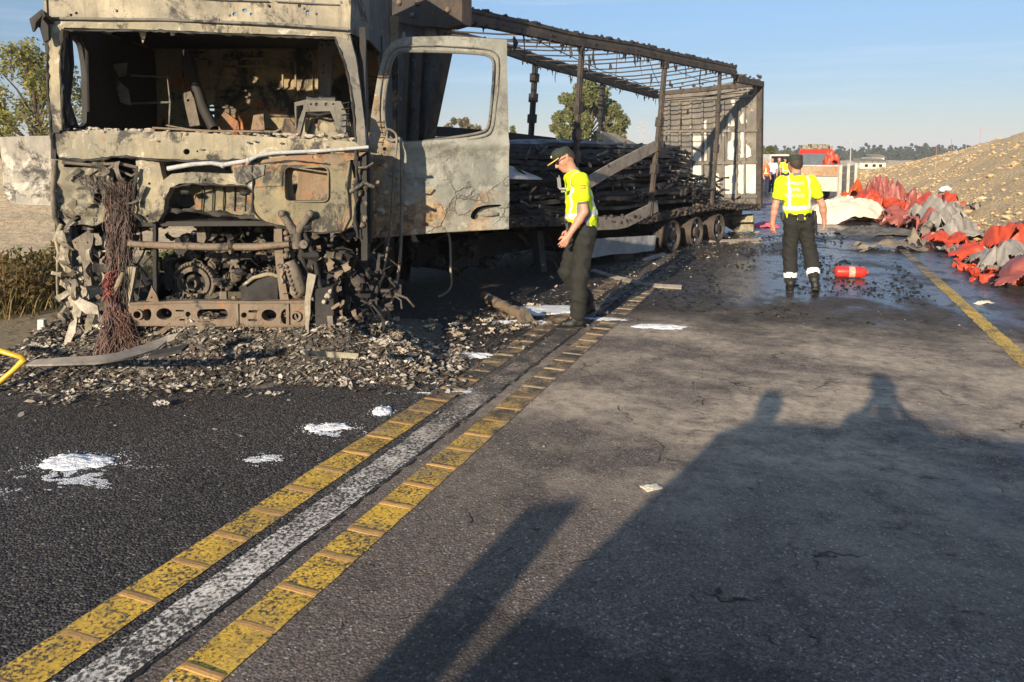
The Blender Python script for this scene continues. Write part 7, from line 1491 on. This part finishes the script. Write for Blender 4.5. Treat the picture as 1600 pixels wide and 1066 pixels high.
for (x, z, dx, dz) in [(1262, 2.36, .16, .12), (1270, 2.32, .14, .08), (1278, 2.4, .2, .14), (1287, 2.36, .16, .12), (1296, 2.38, .22, .14), (1303, 2.33, .14, .1)]: slab(mb, base(Lx(x, 0, 46.4), z), dx, .3, dz)
split(mb.build('roof_gear', M['cream'], lor)); mb = MB(); slab(mb, base(Lx(1283, 0, 45.9), .55), 1.1, .1, .15); slab(mb, base(Lx(1262, 0, 45.9), .8), .12, .06, .08); slab(mb, base(Lx(1304, 0, 45.9), .8), .12, .06, .08); split(mb.build('bumper', M['whitepaint'], lor))
mb = MB()
for x in (1260, 1307): mb = MB(); mb.lathe(base(Lx(x, 0, 46.8), .42), V((1, 0, 0)), [(-.15, .42), (.15, .42)], 18); mb.build('wheel', BOOT, lor)
crumple('red_hose_bundle', at(1299, 258, 40), .42, .3, .62, TR, 'bright red bundle piled beside the lorry windscreen, above the truck bed', 'bundle', None, 52, 0, 18, 1.1)
mb = MB(); slab(mb, base(at(1299, 258, 40), .62), .4, .4, .62); tag(mb.build('equipment_crate', M['greysteel'], loc=base(at(1299, 258, 40), 0)), 'grey crate carrying the bright red bundle', 'crate')
# white buildings and vans far off
for (px, w_, h, Y, lb) in [(1352, 1.9, .9, 110, 'low white building far off between the truck bed and the bank'), (1362, 1.1, 1.6, 135, 'white house front right of the low white building'), (1341, 1.0, .6, 120, 'small pale shed left of the low white building')]:
    r = empty('far_building', fg(px, Y), lb, 'building'); c = fg(px, Y); mb = MB(); slab(mb, c + Z * h * .5, w_, 2, h * .5); mb.build('wall', M['whitepaint'], r); mb = MB(); mb.prism([c + V((-w_ - .2, -2.2, h)), c + V((w_ + .2, -2.2, h)), c + V((w_ + .2, 0, h + .5)), c + V((-w_ - .2, 0, h + .5))], Z * .12); mb.build('roof', M['cream'], r)
    for s in (-.5, .1, .6): mb = MB(); slab(mb, c + V((w_ * s, -2.02, h * .5)), w_ * .12, .03, h * .22); mb.build('window', GLASSD, r)
for (x, y) in [(1207, 306), (1222, 303)]:
    pass
van = empty('far_van', fg(1222, 58), 'white van far up the road behind the group of people', 'van'); c = fg(1219, 58); mb = MB(); mb.prism([c + V((-.9, 0, .3)), c + V((.9, 0, .3)), c + V((.9, 0, 1.2)), c + V((.75, .3, 1.95)), c + V((-.75, .3, 1.95)), c + V((-.9, 0, 1.2))], V((0, 4, 0))); mb.build('body', M['whitepaint'], van, bevel=.06)
mb = MB(); mb.prism([c + V((-.78, -.02, 1.22)), c + V((.78, -.02, 1.22)), c + V((.68, .22, 1.8)), c + V((-.68, .22, 1.8))], V((0, .05, 0))); mb.build('windscreen', GLASSD, van); mb = MB()
for s in (-.75, .75): mb = MB(); mb.lathe(c + V((s, .8, .34)), V((1, 0, 0)), [(-.1, .33), (.1, .33)], 16); mb.build('wheel', BOOT, van)
# poles on the skyline
STEEL = plain('galvanised_steel', (.30, .30, .30), .6, .1, 2, 0)
pl_ = fg(1327, 150); r = empty('power_pole', pl_, 'T-shaped power pole on the skyline left of the bank', 'pole'); MB().tube([pl_, pl_ + Z * 5.1], [.13, .09], 8).build('shaft', STEEL, r); mb = MB(); mb.bar(pl_ + V((-1.2, 0, 4.85)), pl_ + V((1.2, 0, 4.85)), Z * .07, V((0, .07, 0))); mb.tube([pl_ + V((-1.1, 0, 4.9)), pl_ + V((0, 0, 4.2))], .05, 5); mb.tube([pl_ + V((1.1, 0, 4.9)), pl_ + V((0, 0, 4.2))], .05, 5)
for x in (-1.1, 0, 1.1): mb.tube([pl_ + V((x, 0, 4.9)), pl_ + V((x, 0, 5.2))], .06, 6)
mb.build('crossarm', STEEL, r)
pb_ = fg(1003, 420); r = empty('lattice_pylon', pb_, 'hazy lattice pylon seen through the trailer frame', 'pylon'); mb = MB(); Hh = 22.
for sx, sy in ((-1, -1), (1, -1), (1, 1), (-1, 1)): mb.tube([pb_ + V((sx * 1.8, sy * 1.8, 0)), pb_ + V((sx * .5, sy * .5, Hh))], .10, 4)
for k in range(8):
    z0, z1 = Hh * k / 8, Hh * (k + 1) / 8; w0, w1 = 1.8 - 1.3 * k / 8, 1.8 - 1.3 * (k + 1) / 8; mb.tube([pb_ + V((-w0, -w0, z0)), pb_ + V((w1, -w1, z1))], .06, 4); mb.tube([pb_ + V((w0, -w0, z0)), pb_ + V((-w1, -w1, z1))], .06, 4)
mb.build('lattice', STEEL, r); mb = MB()
for z0, w_ in ((16., 3.6), (18.5, 4.2), (21., 3.2)): mb.bar(pb_ + V((-w_, 0, z0)), pb_ + V((w_, 0, z0)), Z * .12, V((0, .12, 0))); 
mb.build('crossarm', STEEL, r)
RW = plain('faded_red_paint', (.45, .12, .08), .6, .2, 4, 0)
for i, (px, pt, pb2) in enumerate([(1601, 176, 206), (1531, 198, 222), (1486, 217, 236), (1463, 227, 240)]):
    b = onbank(px, pb2 + 2, 30 + i * 7); b.z -= .2; t_h = at(px, pt, b.y).z - b.z; o = MB().tube([b, b + Z * t_h], [.035, .03], 6).build('marker_stake', RW, loc=b, smooth=60); tag(o, ['red marker stake on the bank crest at the right edge', 'red marker stake on the bank crest, tallest of the middle pair', 'smaller red marker stake left of the tallest middle one', 'smallest faded red stake farthest along the bank crest'][i], 'stake', 'marker stakes on the bank')
# ---- the van whose shadow fills the lower right, parked behind the photographer
v0 = V((-1.72, -1.58, 0)); vd = V((.975, -.22, 0)).normalized(); vb = V((vd.y, -vd.x, 0)); Ht = 1.92
pv_ = empty('patrol_van', v0 + vd * 2.3 + vb * .9, 'green and white patrol van parked broadside behind the camera', 'van'); mb = MB()
pr = [(-.42, .35), (-.40, .95), (-.24, 1.22), (.02, 1.62), (.14, 1.80), (.30, Ht), (3.2, Ht), (3.6, Ht - .12), (4.3, 1.12), (5.0, .95), (5.05, .35)]
mb.prism([v0 + vd * x + Z * z for x, z in pr], vb * 1.8); mb.build('body', M['whitepaint'], pv_, bevel=.05)
for (xa, xb) in ((.35, 1.4), (1.5, 2.5), (2.6, 3.5)): mb = MB(); mb.prism([v0 + vd * xa + Z * 1.05 - vb * .012, v0 + vd * xb + Z * 1.05 - vb * .012, v0 + vd * (xb - .08) + Z * 1.62 - vb * .012, v0 + vd * (xa + .06) + Z * 1.62 - vb * .012], vb * .02); mb.build('window', GLASSD, pv_)
mb = MB(); mb.prism([v0 + vd * .02 + Z * .6 - vb * .008, v0 + vd * 5.0 + Z * .6 - vb * .008, v0 + vd * 5.0 + Z * .85 - vb * .008, v0 + vd * .02 + Z * .85 - vb * .008], vb * .01); mb.build('stripe', plain('green_stripe', (.02, .14, .05), .5), pv_)
ep = V((.9, -.438, 0)); es = V((.438, .9, 0)); dc = V((-2.27, -1.62, 0)); mb = MB(); dc = dc + ep * .035; mb.prism([dc - ep * .10 - es * .03 + Z * .3, dc + ep * .09 + es * .03 + Z * .3, dc + ep * .09 + es * .03 + Z * 1.57, dc - ep * .10 - es * .03 + Z * 1.53], ep * .04); mb.build('open_door', M['whitepaint'], pv_)
for x in (.95, 4.1):
    for s in (.1, 1.7): wheel('wheel', v0 + vd * x + vb * s + Z * .33, vb * (-1 if s < 1 else 1), .33, .11, BOOT, pv_, 5)

# ---- haze: one closed box of thin air round camera and scene
hm_ = bpy.data.materials.new('thin_haze'); hm_.use_nodes = True; hn = hm_.node_tree; hn.nodes.clear(); ho = hn.nodes.new('ShaderNodeOutputMaterial'); hv = hn.nodes.new('ShaderNodeVolumePrincipled'); hv.inputs['Color'].default_value = (0.86, 0.91, 1.0, 1); hv.inputs['Density'].default_value = 0.0005; hv.inputs['Anisotropy'].default_value = 0.0; hn.links.new(hv.outputs[0], ho.inputs['Volume'])
mb = MB(); mb.box((0, 2200, 24), V((2600, 0, 0)), V((0, 2500, 0)), V((0, 0, 27))); hz_o = mb.build('haze', hm_, loc=(0, 2200, -3)); tag(hz_o, kind='stuff')
